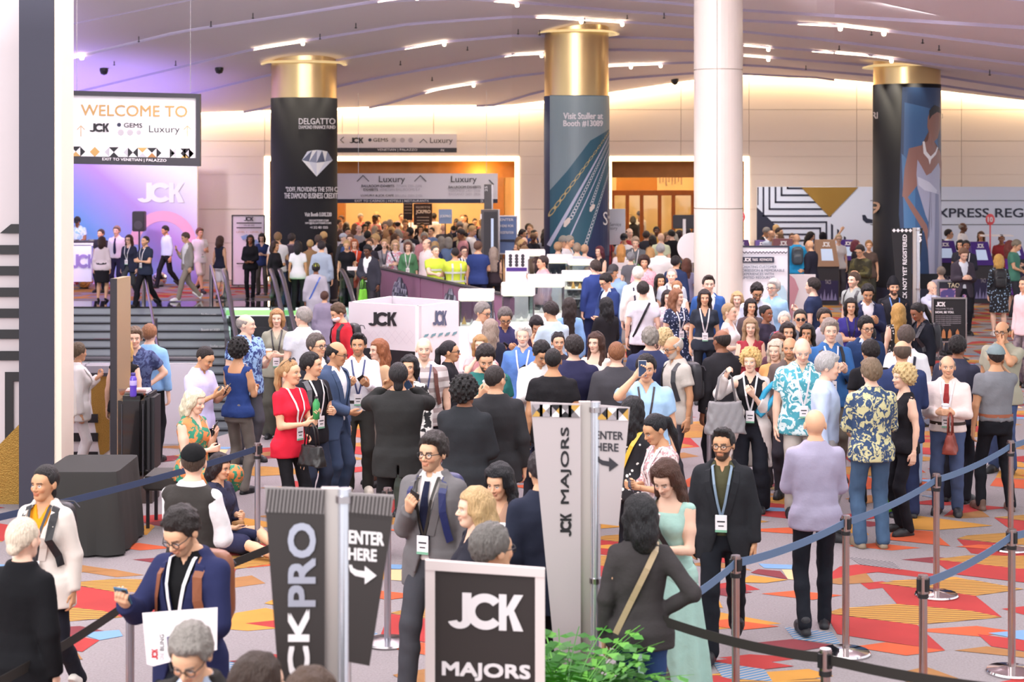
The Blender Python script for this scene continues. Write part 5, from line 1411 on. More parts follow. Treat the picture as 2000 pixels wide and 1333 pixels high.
def hair_t(style, v):
    k = ('hair', style, v)
    if k in _T: return _T[k]
    F_ = Field((-.17, -.17, -.46 if style == 'vlong' else -.32), (.17, .22, .30), v)
    X, Y, Z = F_.X, F_.Y, F_.Z
    def cap(o, oz=None): F_.ell((HC[0], HC[1]+.006, HC[2]+.004), (HR[0]+o, HR[1]+o, HR[2]+(oz or o)), 0)
    wob = lambda a, f: (a*np.sin(f*X+1)*np.sin(f*Y+2)*np.sin(f*Z)).astype(f32)
    if style in ('short', 'side', 'wavy', 'curly', 'buzz', 'quiff', 'ring'):
        o = {'short': .019, 'side': .021, 'wavy': .019, 'curly': .04, 'buzz': .007, 'quiff': .014, 'ring': .009}[style]
        cap(o, o+(.008 if style in ('wavy', 'side') else 0))
        if style == 'quiff': F_.ell((0, -.05, .21), (.058, .04, .03), .03)
        if style == 'side': F_.ell((.02, -.055, .19), (.06, .04, .03), .03)
        if style in ('short', 'side', 'quiff'): F_.D += wob(.004, 110)+(.003*np.sin(X*170+Y*60)).astype(f32)
        if style in ('wavy', 'curly'): F_.D += wob(.009 if style == 'wavy' else .02, 75 if style == 'wavy' else 95)
        if style != 'curly': cutplane(F_)
        else: cutplane(F_, .95, .06)
        if style == 'ring': F_.D = np.maximum(F_.D, (Z-.15+np.clip(Y, -.1, .1)*-.25).astype(f32))
    elif style in ('long', 'vlong', 'bob', 'lob'):
        cap(.022); 
        zl = {'long': -.17, 'vlong': -.33, 'bob': .005, 'lob': -.06}[style]
        F_.chain([(0, .06, .12), (0, .085, .0), (0, .095, min(zl, -.02))], [.08, .085, .07 if zl > -.1 else .06], .04)
        for s_ in (1, -1):
            F_.chain([(s_*.06, -.02, .17), (s_*.083, .01, .07), (s_*.086, .015, zl*.6)], [.03, .032, .026], .03)
            if zl < -.1: F_.chain([(s_*.086, .015, -.06), (s_*.085, -.05, zl)], [.032, .022], .03); F_.chain([(s_*.05, .08, -.05), (s_*.06, .1, zl-.03)], [.05, .03], .03)
        F_.D += wob(.006, 60)
        # face opening
        F_.D = np.maximum(F_.D, -(np.maximum(np.maximum(np.abs(X)-.062-.0*Z, Y-.015), Z-.165)).astype(f32))
        F_.D = np.maximum(F_.D, -(np.sqrt(X**2+(Y+.02)**2)-.055+np.maximum(Z-.02, 0)*9).astype(f32))
    elif style in ('pony', 'bun', 'lowbun', 'slick'):
        cap(.011)
        cutplane(F_)
        if style == 'pony': F_.chain([(0, .10, .15), (0, .15, .10), (0, .155, -.02), (0, .13, -.20)], [.03, .034, .036, .014], .02)
        if style == 'bun': F_.ell((0, .105, .17), (.045, .045, .04), .01)
        if style == 'lowbun': F_.ell((0, .10, .06), (.045, .035, .04), .01)
        if style == 'slick': F_.ell((0, .075, .02), (.045, .035, .06), .02)
    elif style == 'kippah':
        cap(.017); F_.D = np.maximum(F_.D, (.172-Z-.35*Y).astype(f32))
    elif style == 'cap':
        cap(.018); F_.D = np.maximum(F_.D, (.135-Z).astype(f32))
        F_.ell((0, -.125, .145), (.07, .065, .012), .01)
    elif style == 'beanie':
        cap(.022); F_.ell((0, .03, .23), (.05, .05, .05), .06); F_.D = np.maximum(F_.D, (.128-Z-.15*Y).astype(f32))
    elif style == 'scarf':
        cap(.024); F_.chain([(0, .03, .05), (0, .03, -.04)], [.085, .09], .04)
        F_.D = np.maximum(F_.D, -(np.maximum(np.maximum(np.abs(X)-.055, Y+.02), Z-.15)).astype(f32))
        F_.D = np.maximum(F_.D, (-.06-Z).astype(f32))
    p, q = F_.mesh()
    me = npmesh(None, [(p, q)]); me.name = style+'_hair'
    _T[k] = me; return me
def hand_t(pose, v):
    k = ('hand', pose, v)
    if k in _T: return _T[k]
    F_ = Field((-.09, -.085, -.2), (.035, .06, .03), v)
    F_.cone((0, 0, .02), (0, 0, -.01), .026, .024, .01)
    for y in (-.026, -.009, .008, .025): F_.cone((0, y*.55, -.01), (0, y, -.085), .0155, .0125, .014)
    curl = {'relax': (18, 28, 20), 'grip': (48, 60, 35), 'flat': (4, 6, 4), 'hold': (32, 42, 25)}[pose]
    for i, (y, L, r) in enumerate(((-.028, .073, .0092), (-.0095, .081, .0095), (.009, .075, .009), (.027, .060, .0082))):
        p = np.array((0, y, -.085)); a = 0; q = [p]
        for c, fr in zip(curl, (.45, .3, .25)):
            a += math.radians(c+i*1.5)
            p = p+np.array((-math.sin(a), y*.12, -math.cos(a)))*L*fr; q.append(p)
        rr = max(r, v*1.25)
        F_.chain(q, [rr*1.08, rr, rr*.93, rr*.8], .004)
    th = {'relax': [(0, -.02, -.015), (-.012, -.043, -.04), (-.022, -.05, -.072), (-.03, -.047, -.095)], 'flat': [(0, -.02, -.015), (-.005, -.048, -.04), (-.008, -.066, -.065), (-.01, -.078, -.085)],
          'grip': [(0, -.02, -.015), (-.02, -.042, -.038), (-.042, -.042, -.06), (-.055, -.03, -.078)], 'hold': [(0, -.02, -.015), (-.018, -.044, -.038), (-.038, -.05, -.065), (-.052, -.045, -.088)]}[pose]
    F_.chain(th, [.0165, .0135, max(.0105, v*1.2), max(.0088, v*1.1)], .006)
    _T[k] = F_.mesh(); return _T[k]
def shoe_t(v, kind='shoe'):
    k = ('shoe', v, kind)
    if k in _T: return _T[k]
    F_ = Field((-.07, -.23, -.005), (.07, .1, .14), v)
    if kind == 'heel':
        F_.chain([(0, -.17, .018), (0, -.1, .03), (0, .0, .075), (0, .04, .085)], [.024, .034, .03, .03], .02)
        F_.chain([(0, .05, .07), (0, .055, .01)], [.018, .012], .01)
    else:
        F_.chain([(0, -.165, .032), (0, -.09, .04), (0, .03, .05)], [.034, .042, .038], .03)
        F_.cone((0, .0, .06), (0, .02, .1), .04, .042, .03)
        F_.chain([(0, -.17, .014), (0, -.09, .014), (0, .045, .014)], [.036, .046, .038], .01)
    F_.D = np.maximum(F_.D, (-F_.Z+.001).astype(f32))
    me = npmesh(None, [F_.mesh()]); me.name = 'shoe'; _T[k] = me; return me
def glasses_t(sun=False):
    k = ('gl', sun)
    if k in _T: return _T[k]
    mb = MB()
    for s_ in (1, -1):
        c = Vector((s_*.032, -.104, .092)); n = 14
        ring = [c+Vector((math.cos(a)*.024, abs(math.cos(a))*.004, math.sin(a)*.019)) for a in (2*PI*i/n for i in range(n+1))]
        mb.tube(ring, .0028, 5, up=(0, 1, 0))
        mb.tube([(s_*.055, -.102, .098), (s_*.078, -.06, .1), (s_*.082, .01, .098)], .0028, 5)
        if sun: mb.add([r_+Vector((0, .001, 0)) for r_ in ring[:-1]], [tuple(range(n))])
    mb.tube([(-.009, -.105, .096), (0, -.107, .099), (.009, -.105, .096)], .0028, 5)
    me = bpy.data.meshes.new('glasses'); me.from_pydata(mb.v, [], mb.f); _T[k] = me; return me

def ik(S, T, l1, l2, pole):
    S, T, pole = Vector(S), Vector(T), Vector(pole)
    d = T-S; L = d.length; mx = (l1+l2)*.995
    if L > mx: T = S+d*(mx/L); d = T-S; L = mx
    L = max(L, abs(l1-l2)+.02)
    a = (l1*l1-l2*l2+L*L)/(2*L); h = math.sqrt(max(l1*l1-a*a, 0)); u = d.normalized()
    p = pole-u*pole.dot(u); p = p.normalized() if p.length > 1e-4 else Vector((0, 1, 0))
    return S+u*a+p*h, T
LEV_M = [(-.12, .148, .105, 0), (0, .170, .118, .005), (.08, .160, .113, 0), (.18, .152, .108, -.004), (.30, .170, .120, -.004), (.40, .180, .122, .0), (.465, .168, .104, .008), (.51, .125, .082, .012), (.56, .078, .064, .012), (.60, .06, .056, .01)]
LEV_F = [(-.12, .152, .110, .005), (0, .172, .120, .01), (.08, .152, .105, .002), (.18, .124, .090, -.002), (.30, .140, .103, -.004), (.40, .150, .105, 0), (.465, .140, .090, .008), (.51, .100, .072, .012), (.56, .066, .056, .012), (.60, .05, .048, .01)]
ARM = {  # target offsets from the shoulder (outward, back, up), hand pose, thumb dir (outward, back, up), pole (outward, back, up)
 'd': ((.07, -.01, -.53), 'relax', (0, -1, 0), (.6, 1, 0)), 'w': ((.06, -.20, -.47), 'relax', (0, -1, .3), (.4, 1, 0)), 'W': ((.07, .20, -.48), 'relax', (0, -1, 0), (.4, 1, -.2)),
 'p': ((-.07, -.29, -.17), 'hold', (.8, 0, .6), (.5, .6, -1)), 'P': ((-.12, -.27, -.10), 'hold', (.8, 0, .6), (.5, .6, -1)), 't': ((-.10, -.28, -.24), 'hold', (.2, 0, 1), (.6, .6, -1)),
 'c': ((-.26, -.17, -.25), 'relax', (0, -.3, 1), (1, .1, -.8)), 'h': ((-.02, -.03, -.36), 'relax', (0, -1, .2), (1, .4, 0)), 'u': ((-.09, -.27, .20), 'hold', (-.7, 0, .5), (.8, .2, -1)),
 'e': ((-.07, -.16, .12), 'hold', (0, .4, 1), (.8, .2, -1)), 'f': ((.0, -.42, -.24), 'relax', (-.4, -.2, 1), (.5, .5, -1)), 'k': ((.03, -.08, -.47), 'grip', (0, -1, 0), (.7, 1, 0)), 'b': ((-.12, .12, -.42), 'relax', (0, 1, .5), (1, .6, 0)),
 'r': ((.10, -.30, .10), 'grip', (0, 0, 1), (.6, .2, -1)), 'm': ((-.13, -.17, .10), 'relax', (0, 0, 1), (.8, 0, -1)), 's': ((.02, -.15, -.02), 'grip', (0, .3, 1), (.6, .2, -1)), 'v': ((.35, -.1, .42), 'relax', (0, -.3, 1), (.5, .5, -1)),
 'X': ((.0, -.37, -.12), 'hold', (1, 0, .15), (.5, .5, -1)), 'g': ((-.14, -.22, -.36), 'relax', (.3, -.5, .5), (.8, .4, -.5)), 'x': ((.22, -.28, -.18), 'relax', (-.2, 0, 1), (.5, .6, -1))}
SK = {'a': 'eec4ab', 'b': 'dfae8c', 'c': 'cb9873', 'd': '94634a', 'e': '654333'}
PLACED = []
NPEOPLE = [0]
def person(X, Y, zf, h, yaw, sex, skin, hs, hc, top, tc, bot, bc, arms='dd', legs='s', hp=0, hy=0, lean=0, fat=1.0, v=.02, label='', group=None, ex='', noshoe=False):
    rr = random.Random(int(abs(X)*977+abs(Y)*131))
    k = h/1.75; fem = sex == 'f'; skin = SK.get(skin, skin)
    hipz = .93*k
    seat = legs in ('sit', 'floor')
    if legs == 'sit': hipz = .52
    if legs == 'floor': hipz = .13
    LEV = [(z*k, rx*k*fat*(1.0 if z > .42 else 1.02), ry*k*(fat if z > .42 else fat**1.6), cy*k-(fat-1)*.08*(1 if z < .3 else 0)) for z, rx, ry, cy in (LEV_F if fem else LEV_M)]
    U = Matrix.Translation((0, 0, hipz))@Matrix.Rotation(math.radians(lean), 4, 'X')
    shx = (.148 if fem else .170)*k*(1+(fat-1)*.6)
    tilt = Matrix.Rotation(math.radians(hy), 4, 'Z')@Matrix.Rotation(math.radians(hp-lean*.6), 4, 'X')
    HM = U@Matrix.Translation((0, -.012*k-(.0006*max(hp, 0)), .595*k))@tilt@Matrix.Scale(k*.98 if not fem else k*.97, 4)
    ar = .9 if fem else 1.0; ar *= k*(fat**.6)
    A = []
    for s_, code in ((-1, arms[0]), (1, arms[1])):
        off, pose, th, pole = ARM[code]
        S = U@Vector((s_*shx, .008*k, .462*k))
        R3 = U.to_3x3() if not (code in 'dwWk' and abs(lean) > 3) else Matrix.Identity(3)
        T = S+R3@Vector((s_*off[0], off[1], off[2]))*k
        E_, T = ik(S, T, .285*k, .255*k, R3@Vector((s_*pole[0], pole[1], pole[2])))
        A.append((s_, code, S, E_, T, pose, R3@Vector((s_*th[0], th[1], th[2]))))
    hipx = .088*k
    Lg = []
    lv = {'s': ((-.105, .02, 0), (.105, .0, 0)), 'S': ((-.15, .03, 0), (.15, -.03, 0)), 'n': ((-.07, 0, 0), (.07, .0, 0)), 'w': ((-.07, -.27, 0), (.08, .33, .07)), 'W': ((-.08, .33, .07), (.07, -.27, 0)), 'q': ((-.09, -.12, 0), (.1, .14, .02)),
          'sit': ((-.1, -.42, 0), (.1, -.36, 0)), 'floor': ((-.12, -.86, -.03), (.02, -.80, -.03))}[legs]
    for s_, (fx, fy, fz) in zip((-1, 1), lv):
        H_ = Vector((s_*hipx, 0, hipz-.02)); T = Vector((fx*k, fy*k, .085*k+fz*k))
        K_, T = ik(H_, T, .43*k, .425*k, (s_*.1, -1, .4 if seat else 0))
        Lg.append((s_, H_, K_, T, fz))
    allp = [a[i] for a in A for i in (2, 3, 4)]+[l[i] for l in Lg for i in (1, 2, 3)]+[U@Vector((0, 0, .62*k)), Vector((-.2, -.2, hipz)), Vector((.2, .2, hipz))]
    lo = np.array([min(p[i] for p in allp) for i in range(3)])-.09; hi = np.array([max(p[i] for p in allp) for i in range(3)])+.09
    # ---- body skin ----
    vb = min(v*1.3, .03)
    B = Field(lo, hi, vb)
    B.loft(LEV, -.006, U, -.1*k, .585*k, .03)
    B.cone(U@Vector((0, .012*k, .50*k)), HM@Vector((0, .01, .03)), (.051 if not fem else .043)*k, (.047 if not fem else .039)*k, .035)
    if fem:
        for s_ in (1, -1): B.ell(U@Vector((s_*.066*k, -.085*k*fat, .335*k)), (.058*k, .05*k, .055*k), .03)
    mr = vb*.95
    for s_, code, S, E_, T, pose, th in A:
        B.chain([S, S.lerp(E_, .5), E_], [.052*ar, .045*ar, .038*ar], .035)
        B.chain([E_, E_.lerp(T, .3), T], [.038*ar, .037*ar, max(.0245*ar, mr*.9)], .015)
    cl = .82 if bot.split('/')[0] in ('trousers', 'skinny', 'wide', 'leggings') else 1.0
    for s_, H_, K_, T, fz in Lg:
        B.chain([H_, K_], [.085*ar*cl, .054*k*cl], .03); B.chain([K_, K_.lerp(T, .32)+Vector((0, .012, 0)), T], [.052*k*cl, .055*k*cl, .036*k], .02)
        B.cone(T, T+Vector((0, -.03, -.03)), .036*k, .03*k, .01)
    bp = B.mesh(); skl = np.append(np.array(lin(skin)), 1)
    parts = [bp]; cols = [np.tile(skl, (len(bp[0]), 1))]
    hv = .0058 if v < .016 else .0072 if v < .021 else .0095 if v < .028 else .013
    ht = head_t(hv, fem); M_ = np.array(HM)
    hpz = ht[0]@M_[:3, :3].T+M_[:3, 3]
    parts.append((hpz, ht[1])); cols.append(head_cols(ht[0], skin, hc, 2 if 'B' in ex.split(',') else 1 if 'b' in ex.split(',') else 0, fem, 0))
    hands = []
    for s_, code, S, E_, T, pose, th in A:
        f_ = (T-E_).normalized()
        if code in 'tcgs': f_ = (f_+Vector((-s_*.3, 0, .0))).normalized()
        t_ = (th-f_*th.dot(f_)).normalized()
        z_ = -f_; y_ = -t_; x_ = y_.cross(z_)
        R_ = Matrix((x_, y_, z_)).transposed()
        if s_ < 0:   # mirrored hand
            R_ = Matrix((-x_, y_, z_)).transposed()
            # local x flipped so that the palm faces inwards
        hh = hand_t(pose, .0055 if v < .016 else .0065 if v < .021 else .009)
        MM = Matrix.Translation(T-f_*.005)@R_.to_4x4()@Matrix.Scale(k*(1.0 if not fem else .92), 4)
        if True:
            n_ = -x_ if True else x_
        pts_ = hh[0].copy(); fq = hh[1]
        Rn = np.array(MM)
        det = np.linalg.det(Rn[:3, :3])
        pv = pts_@Rn[:3, :3].T+Rn[:3, 3]
        if det < 0: fq = fq[:, ::-1]
        parts.append((pv, fq)); cols.append(np.tile(skl, (len(pv), 1)))
        palm = (MM.to_3x3()@Vector((-1, 0, 0))).normalized()
        hands.append((s_, code, T+f_*.075*k, f_, t_, palm))
    body = npmesh('person', parts, M_skin, None, cols)
    RZ = Matrix.Translation((X, Y, zf))@Matrix.Rotation(math.radians(yaw), 4, 'Z')
    body.matrix_world = RZ
    tag(body, label, 'person', group)
    def col_(o, c): o.color = (*lin(c), 1); return o
    # ---- bottoms ----
    bk, bpat = (bot.split('/')+[''])[:2]
    if bk in ('trousers', 'skinny', 'wide', 'shorts', 'capri', 'leggings'):
        G = Field(lo, hi, v)
        o = {'trousers': .018, 'skinny': .009, 'leggings': .004, 'wide': .026, 'shorts': .02, 'capri': .006}[bk]
        G.loft(LEV, .004, U, -.12*k, .10*k, .03)
        for s_, H_, K_, T, fz in Lg:
            r0, r1, r2 = .079*ar+o*.7, .054*k+o, .045*k+o*(1.0 if bk != 'wide' else 2.2)
            if bk == 'shorts': G.chain([H_, K_.lerp(H_, .1)], [r0, r1+.02], .03)
            elif bk == 'capri': G.chain([H_, K_, K_.lerp(T, .55)], [r0, r1, r1-.004], .03)
            else:
                e_ = T+(T-K_).normalized()*.02
                G.chain([H_, K_], [r0, r1], .03); G.chain([K_, K_.lerp(T, .35)+Vector((0, .008, 0)), e_], [r1, max(r1-.004, r2), r2], .02)
        if bk not in ('leggings',):
            ph = rr.uniform(0, 6); G.D += (.0035*np.sin(38*G.Z+ph+14*G.X)*np.sin(9*G.Z+22*G.X+ph)).astype(f32)
        G.D = np.maximum(G.D, (.03*k-G.Z).astype(f32) if not seat else -9)
        x, y, z = G.local(U); G.D = np.maximum(G.D, (z-.10*k).astype(f32))
        g = npmesh('trousers' if bk not in ('shorts',) else 'shorts', [G.mesh()], clothmat(bpat or ('suit' if bk == 'trousers' else '')), body); col_(g, bc)
    elif bk in ('skirt', 'dress_skirt', 'maxi'):
        G = Field(lo-np.array((.14, .14, 0)), hi+np.array((.14, .14, 0)), v)
        zb = {'skirt': -.42, 'dress_skirt': -.47, 'maxi': -.84}[bk]*k
        fl = {'skirt': .02, 'dress_skirt': .075, 'maxi': .12}[bk]
        L2 = [(zb, .17*k+fl, .12*k+fl, 0), (-.12*k, .178*k*fat+fl*.25, .128*k*fat+fl*.25, 0), (0, .18*k*fat, .126*k*fat, .005), (.10*k, .155*k*fat, .108*k*fat, 0)]
        if seat:
            for s_, H_, K_, T, fz in Lg: G.chain([H_, K_, K_.lerp(T, .25)], [.11, .085, .08], .06)
            G.loft(L2, .012, U, -.1*k, .12*k, .03)
        else:
            G.loft(L2, .012, Matrix.Translation((0, 0, hipz)), zb, .12*k, .03)
            if legs in 'wWq': 
                for s_, H_, K_, T, fz in Lg: G.cone(H_, H_.lerp(K_, .85 if bk != 'maxi' else 1), .1, .09, .05)
            an = np.arctan2(G.X, G.Y); G.D += (.012*np.sin(an*11+2)*np.clip((hipz-.05-G.Z)*2.2, 0, 1)*(fl*8)).astype(f32)
        g = npmesh('skirt', [G.mesh()], clothmat(bpat), body); col_(g, bc)
    # ---- tops ----
    tk, tpat = (top.split('/')+[''])[:2]; tcs = tc.split(',')
    def garment(name, off, hem, sleeve, so, c, m, vneck=0, openf=0, collar=False, neck=.012, straps=False, jit=.0035):
        G = Field(lo, hi, v)
        x, y, z = G.loft(LEV, off, U, hem*k, .60*k, .02)
        if fem:
            for s_ in (1, -1): G.ell(U@Vector((s_*.066*k, -.085*k*fat, .335*k)), (.058*k+off, .05*k+off, .055*k+off), .035)
        if hem < -.02:
            hw = LEV[1][1]; L3 = [(hem*k, hw+off+.024, LEV[1][2]+off+.014, .005), (0, hw+off+.016, LEV[1][2]+off+.008, .004), (.05*k, hw*.98+off, LEV[2][2]+off, 0)]
            G.loft(L3, 0, U, hem*k, .05*k, .03)
        x, y, z = G.local(U)
        for s_, code, S, E_, T, pose, th in A:
            if sleeve == 0: 
                G.cone(S, S.lerp(E_, .12), .048*ar+off*.6, .045*ar, .03, cut=.25); continue
            r0, r1, r2 = .049*ar+so*.8, .043*ar+so, .032*ar+so
            if sleeve == 1: G.cone(S, E_, r0, r1+.006, .03, cut=.62)
            elif sleeve == 2: G.cone(S, E_, r0, r1, .03); G.cone(E_, T, r1, r2, .015, cut=.3)
            else: G.cone(S, E_, r0, r1, .035); G.cone(E_, T, r1, r2, .012, cut=.97)
            for q in range(3):   # crumpled elbow
                G.ell(E_.lerp(S, .12*q), (r1*1.06-.003*q,)*3, .006) if sleeve == 3 and v < .02 else None
        if collar: G.cone(U@Vector((0, .018*k, .50*k)), U@Vector((0, .004*k, .575*k)), .078*ar+neck*.5, .064*ar+neck*.3, .012)
        if name == 'jacket': G.D = np.maximum(G.D, -np.maximum(np.maximum(np.abs(x)-max(.004, v*.45), .0-y), z+.07*k).astype(f32))
        ph = rr.uniform(0, 6)
        if jit and v < .03: G.D += (jit*(1 if name != 'jacket' else .7)*(np.sin(19*G.Z+31*G.X+ph)*np.sin(13*G.X-17*G.Z+23*G.Y+ph)+.5*np.sin(41*G.X+29*G.Z*np.sign(G.X)+ph))).astype(f32)
        G.D = np.maximum(G.D, (hem*k-z-.0).astype(f32)*.9) if True else 0
        # neck opening
        nr = (.047*ar/k if not collar else .05*ar/k)*k+neck*.6; nz = (.525 if not collar else .52)*k
        dn = np.sqrt(x**2+(y+.002-.08*(z-nz)*-1)**2)-nr
        G.D = np.maximum(G.D, -np.maximum(dn, nz-.02*k-z).astype(f32))
        G.D = np.maximum(G.D, (z-(.575 if collar else .545)*k).astype(f32))
        if vneck: # opening at the throat
            G.D = np.maximum(G.D, -np.maximum(np.abs(x)-(z-(.54-vneck)*k)*.42, y+.02).astype(f32))
        if openf:
            zb_ = .15*k; w_ = np.where(z > zb_, (z-zb_)*.26*openf, (zb_-z)*.30)-.004+(.05 if openf > 1.5 else 0)
            G.D = np.maximum(G.D, -np.maximum(np.abs(x)-w_, y+.03).astype(f32))
        if straps: G.D = np.maximum(G.D, -np.maximum(np.maximum(np.abs(np.abs(x)-.02)-.075*k, .44*k-z), -9).astype(f32))
        g = npmesh(name, [G.mesh()], m, body); return col_(g, c)
    hemz = {'crop': .08}.get(tk, None)
    if tk == 'tee': garment('shirt', .014, -.12 if 'tuck' not in ex else .02, 1, .016, tcs[0], clothmat(tpat))
    elif tk == 'vneck': garment('shirt', .013, -.10, 1, .014, tcs[0], clothmat(tpat), vneck=.13)
    elif tk == 'polo': garment('shirt', .014, -.10, 1, .014, tcs[0], clothmat(tpat), vneck=.06, collar=True)
    elif tk == 'shirt': garment('shirt', .014, -.02 if 'tuck' in ex else -.12, 3, .014, tcs[0], clothmat(tpat), vneck=.05, collar=True)
    elif tk == 'sshirt': garment('shirt', .018, -.13, 1, .022, tcs[0], clothmat(tpat), vneck=.07, collar=True)
    elif tk == 'long': garment('shirt', .014, -.10, 3, .012, tcs[0], clothmat(tpat))
    elif tk == 'mid': garment('shirt', .016, -.08, 2, .02, tcs[0], clothmat(tpat), vneck=.08)
    elif tk == 'tank': garment('top', .010, -.08, 0, .0, tcs[0], clothmat(tpat), vneck=.14)
    elif tk == 'halter': garment('top', .010, -.06, 0, .0, tcs[0], clothmat(tpat), straps=True)
    elif tk == 'dress': garment('dress', .010, .0, 1 if 'sl' in ex else 0, .016, tcs[0], clothmat(tpat), vneck=.1)
    elif tk == 'longdress': garment('dress', .010, .0, 3, .012, tcs[0], clothmat(tpat))
    elif tk in ('jacket', 'blazer', 'open', 'cardigan'):
        garment('shirt', .008, .0, 0, 0, tcs[1], M_cloth, vneck=.0 if 'tie' in ex else .1 if fem else .05, collar=not fem and tcs[1] not in ('1b1b1e',), neck=.008, jit=0)
        hem = {'jacket': -.19, 'blazer': -.17, 'open': -.15, 'cardigan': -.45}[tk]
        if tk in ('jacket', 'blazer'): LAPEL = True
        g = garment('jacket' if tk != 'cardigan' else 'cardigan', .026, hem, 3, .022, tcs[0], clothmat(tpat or 'suit'), openf=1.0 if tk in ('jacket', 'blazer') else 1.9, collar=True, neck=.014)
    elif tk == 'vest':
        garment('shirt', .014, -.1, 3, .02, tcs[1], M_cloth, vneck=.04, collar=True)
        garment('waistcoat', .026, -.06, 0, 0, tcs[0], clothmat(tpat), openf=.7, neck=.02)
    elif tk == 'robe':
        garment('robe', .03, -.5, 3, .03, tcs[0], clothmat(tpat), collar=True)
    # front surface helper in the trunk frame
    lz = [l[0] for l in LEV]
    toff = .034 if tk in ('jacket', 'blazer', 'open', 'cardigan', 'vest', 'robe') else .022
    def surf(x, z, sgn=-1, off=0, inner=False):
        rx = np.interp(z, lz, [l[1] for l in LEV]); ry = np.interp(z, lz, [l[2] for l in LEV]); cy = np.interp(z, lz, [l[3] for l in LEV])
        o = (.016 if inner else toff)+off; rx += o; ry += o
        y = float(cy+sgn*ry*math.sqrt(max(0, 1-min(1, (x/rx)**2))))
        if fem and sgn < 0 and abs(z-.335*k) < .11*k: y = min(y, -.085*k*fat-(.05*k+o)*math.sqrt(max(0, 1-((z-.335*k)/(.1*k))**2)))
        return U@Vector((x, y, z))
    def ribbon(name, pts, w, m, c=None, th=.003):
        mb = MB(); vs = []
        for i, p in enumerate(pts):
            t = (pts[min(i+1, len(pts)-1)]-pts[max(i-1, 0)]).normalized()
            ctr = U@Vector((0, .0, .3*k)); nrm = (p-ctr); nrm -= t*nrm.dot(t); nrm.normalize()
            sd = t.cross(nrm).normalized()
            vs += [p-sd*w/2, p+sd*w/2, p+sd*w/2-nrm*th, p-sd*w/2-nrm*th]
        fs_ = [(4*i+a, 4*i+4+a, 4*i+4+(a+1) % 4, 4*i+(a+1) % 4) for i in range(len(pts)-1) for a in range(4)]+[(3, 2, 1, 0), tuple(4*(len(pts)-1)+a for a in range(4))]
        o = mb.add(vs, fs_).build(name, m, body)
        if c: col_(o, c)
        return o
    def childmesh(name, me, m, M_, c=None, parent=body):
        if not me.materials: me.materials.append(m)
        o = bpy.data.objects.new(name, me); C.objects.link(o); o.parent = parent; o.matrix_local = M_
        if c: col_(o, c)
        return o
    if tk in ('jacket', 'blazer') and v < .025:
        for s_ in (1, -1):
            o = ribbon('lapel', [U@Vector((s_*.06*k, .02, .555*k))]+[surf(s_*(.012+max(0, z_-.15)*.26+(.028 if z_ < .45 else .01))*k, z_*k, -1, .004) for z_ in (.50, .42, .34, .26, .17)], .05*k if True else 0, M_suit, tcs[0], .005)
    # ---- shoes ----
    sc_, sk_kind = '222226', 'shoe'
    for t_ in ex.split(','):
        if t_.startswith('shoe'): sc_ = t_[4:]
        if t_ == 'heels': sk_kind = 'heel'
    if not noshoe:
        me = shoe_t(.009 if v < .021 else .013, sk_kind)
        for s_, H_, K_, T, fz in Lg:
            rot = Matrix.Rotation(math.radians((-38 if fz > .03 else 0)+(-60 if legs == 'floor' else 0)), 4, 'X')@Matrix.Rotation(math.radians(s_*8), 4, 'Z')
            childmesh('shoe', me, M_objc, Matrix.Translation((T.x, T.y-.01, T.z-.085*k if legs != 'floor' else T.z-.03))@rot@Matrix.Scale(k*(1.05 if not fem else .92), 4), sc_)
    # ---- hair / hats ----
    hv2 = .008 if v < .021 else .011 if v < .028 else .015
    for st in hs.split('+'):
        if st in ('bald', ''): continue
        hat = st in ('kippah', 'cap', 'beanie', 'scarf')
        cc = hc
        for t_ in ex.split(','):
            if hat and t_.startswith('hat'): cc = t_[3:]
        childmesh('hair' if not hat else {'kippah': 'skullcap', 'cap': 'cap', 'beanie': 'beanie', 'scarf': 'headscarf'}[st], hair_t(st, hv2), M_hair if not hat else M_cloth, HM, cc)
    # ---- extras ----
    wd_ = label.split()[:11]
    while wd_[-1] in ('and', 'with', 'the', 'a', 'in', 'at', 'by', 'of', 'to', 'behind', 'over', 'before'): wd_.pop()
    nick = ' '.join(wd_).rstrip(',')
    for t_ in ex.split(','):
        if t_ == 'g': childmesh('glasses', glasses_t(), M_black, HM)
        elif t_ == 'sun': childmesh('sunglasses', glasses_t(True), M_black, HM)
        elif t_ == 'up': childmesh('sunglasses', glasses_t(True), M_black, HM@Matrix.Translation((0, .005, .09))@Matrix.Rotation(math.radians(-38), 4, 'X'))
        elif t_ == 'mask': 
            G = Field((-.08, -.13, -.02), (.08, -.02, .09), .008); G.ell((0, -.05, .035), (.066, .066, .05), 0)
            o = npmesh('face_mask', [G.mesh()], M_white, body); o.matrix_local = HM
        elif t_.startswith('lan'):
            c_ = t_[3:] or 'e9e6ea'
            zb_ = .17*k; inn = tk in ('jacket', 'blazer', 'open', 'cardigan')
            for s_ in (1, -1):
                ribbon('lanyard', [U@Vector((s_*.045*k, .045*k, .555*k))]+[surf(s_*(.068*k*(1-t)**.8+.006), .535*k*(1-t)+zb_*t, -1, .004) for t in (.0, .15, .35, .55, .75, 1)], .018, M_objc, c_)
            p = surf(0, zb_, -1, .014); q = surf(0, zb_-.12*k, -1, .014)
            M4 = Matrix.Translation((p+q)/2+Vector((0, -.006, 0)))@Matrix.Rotation(math.radians(lean), 4, 'X')
            bb = MB().box(-.042, -.002, -.062, .042, .003, .062).build('badge', M_white, body, bevel=.002); bb.matrix_local = M4
            b2 = MB().box(-.042, -.0035, -.062, .042, -.002, -.045).build('badge_stripe', mat('badge_stripe', '7fb89a', .5), bb)
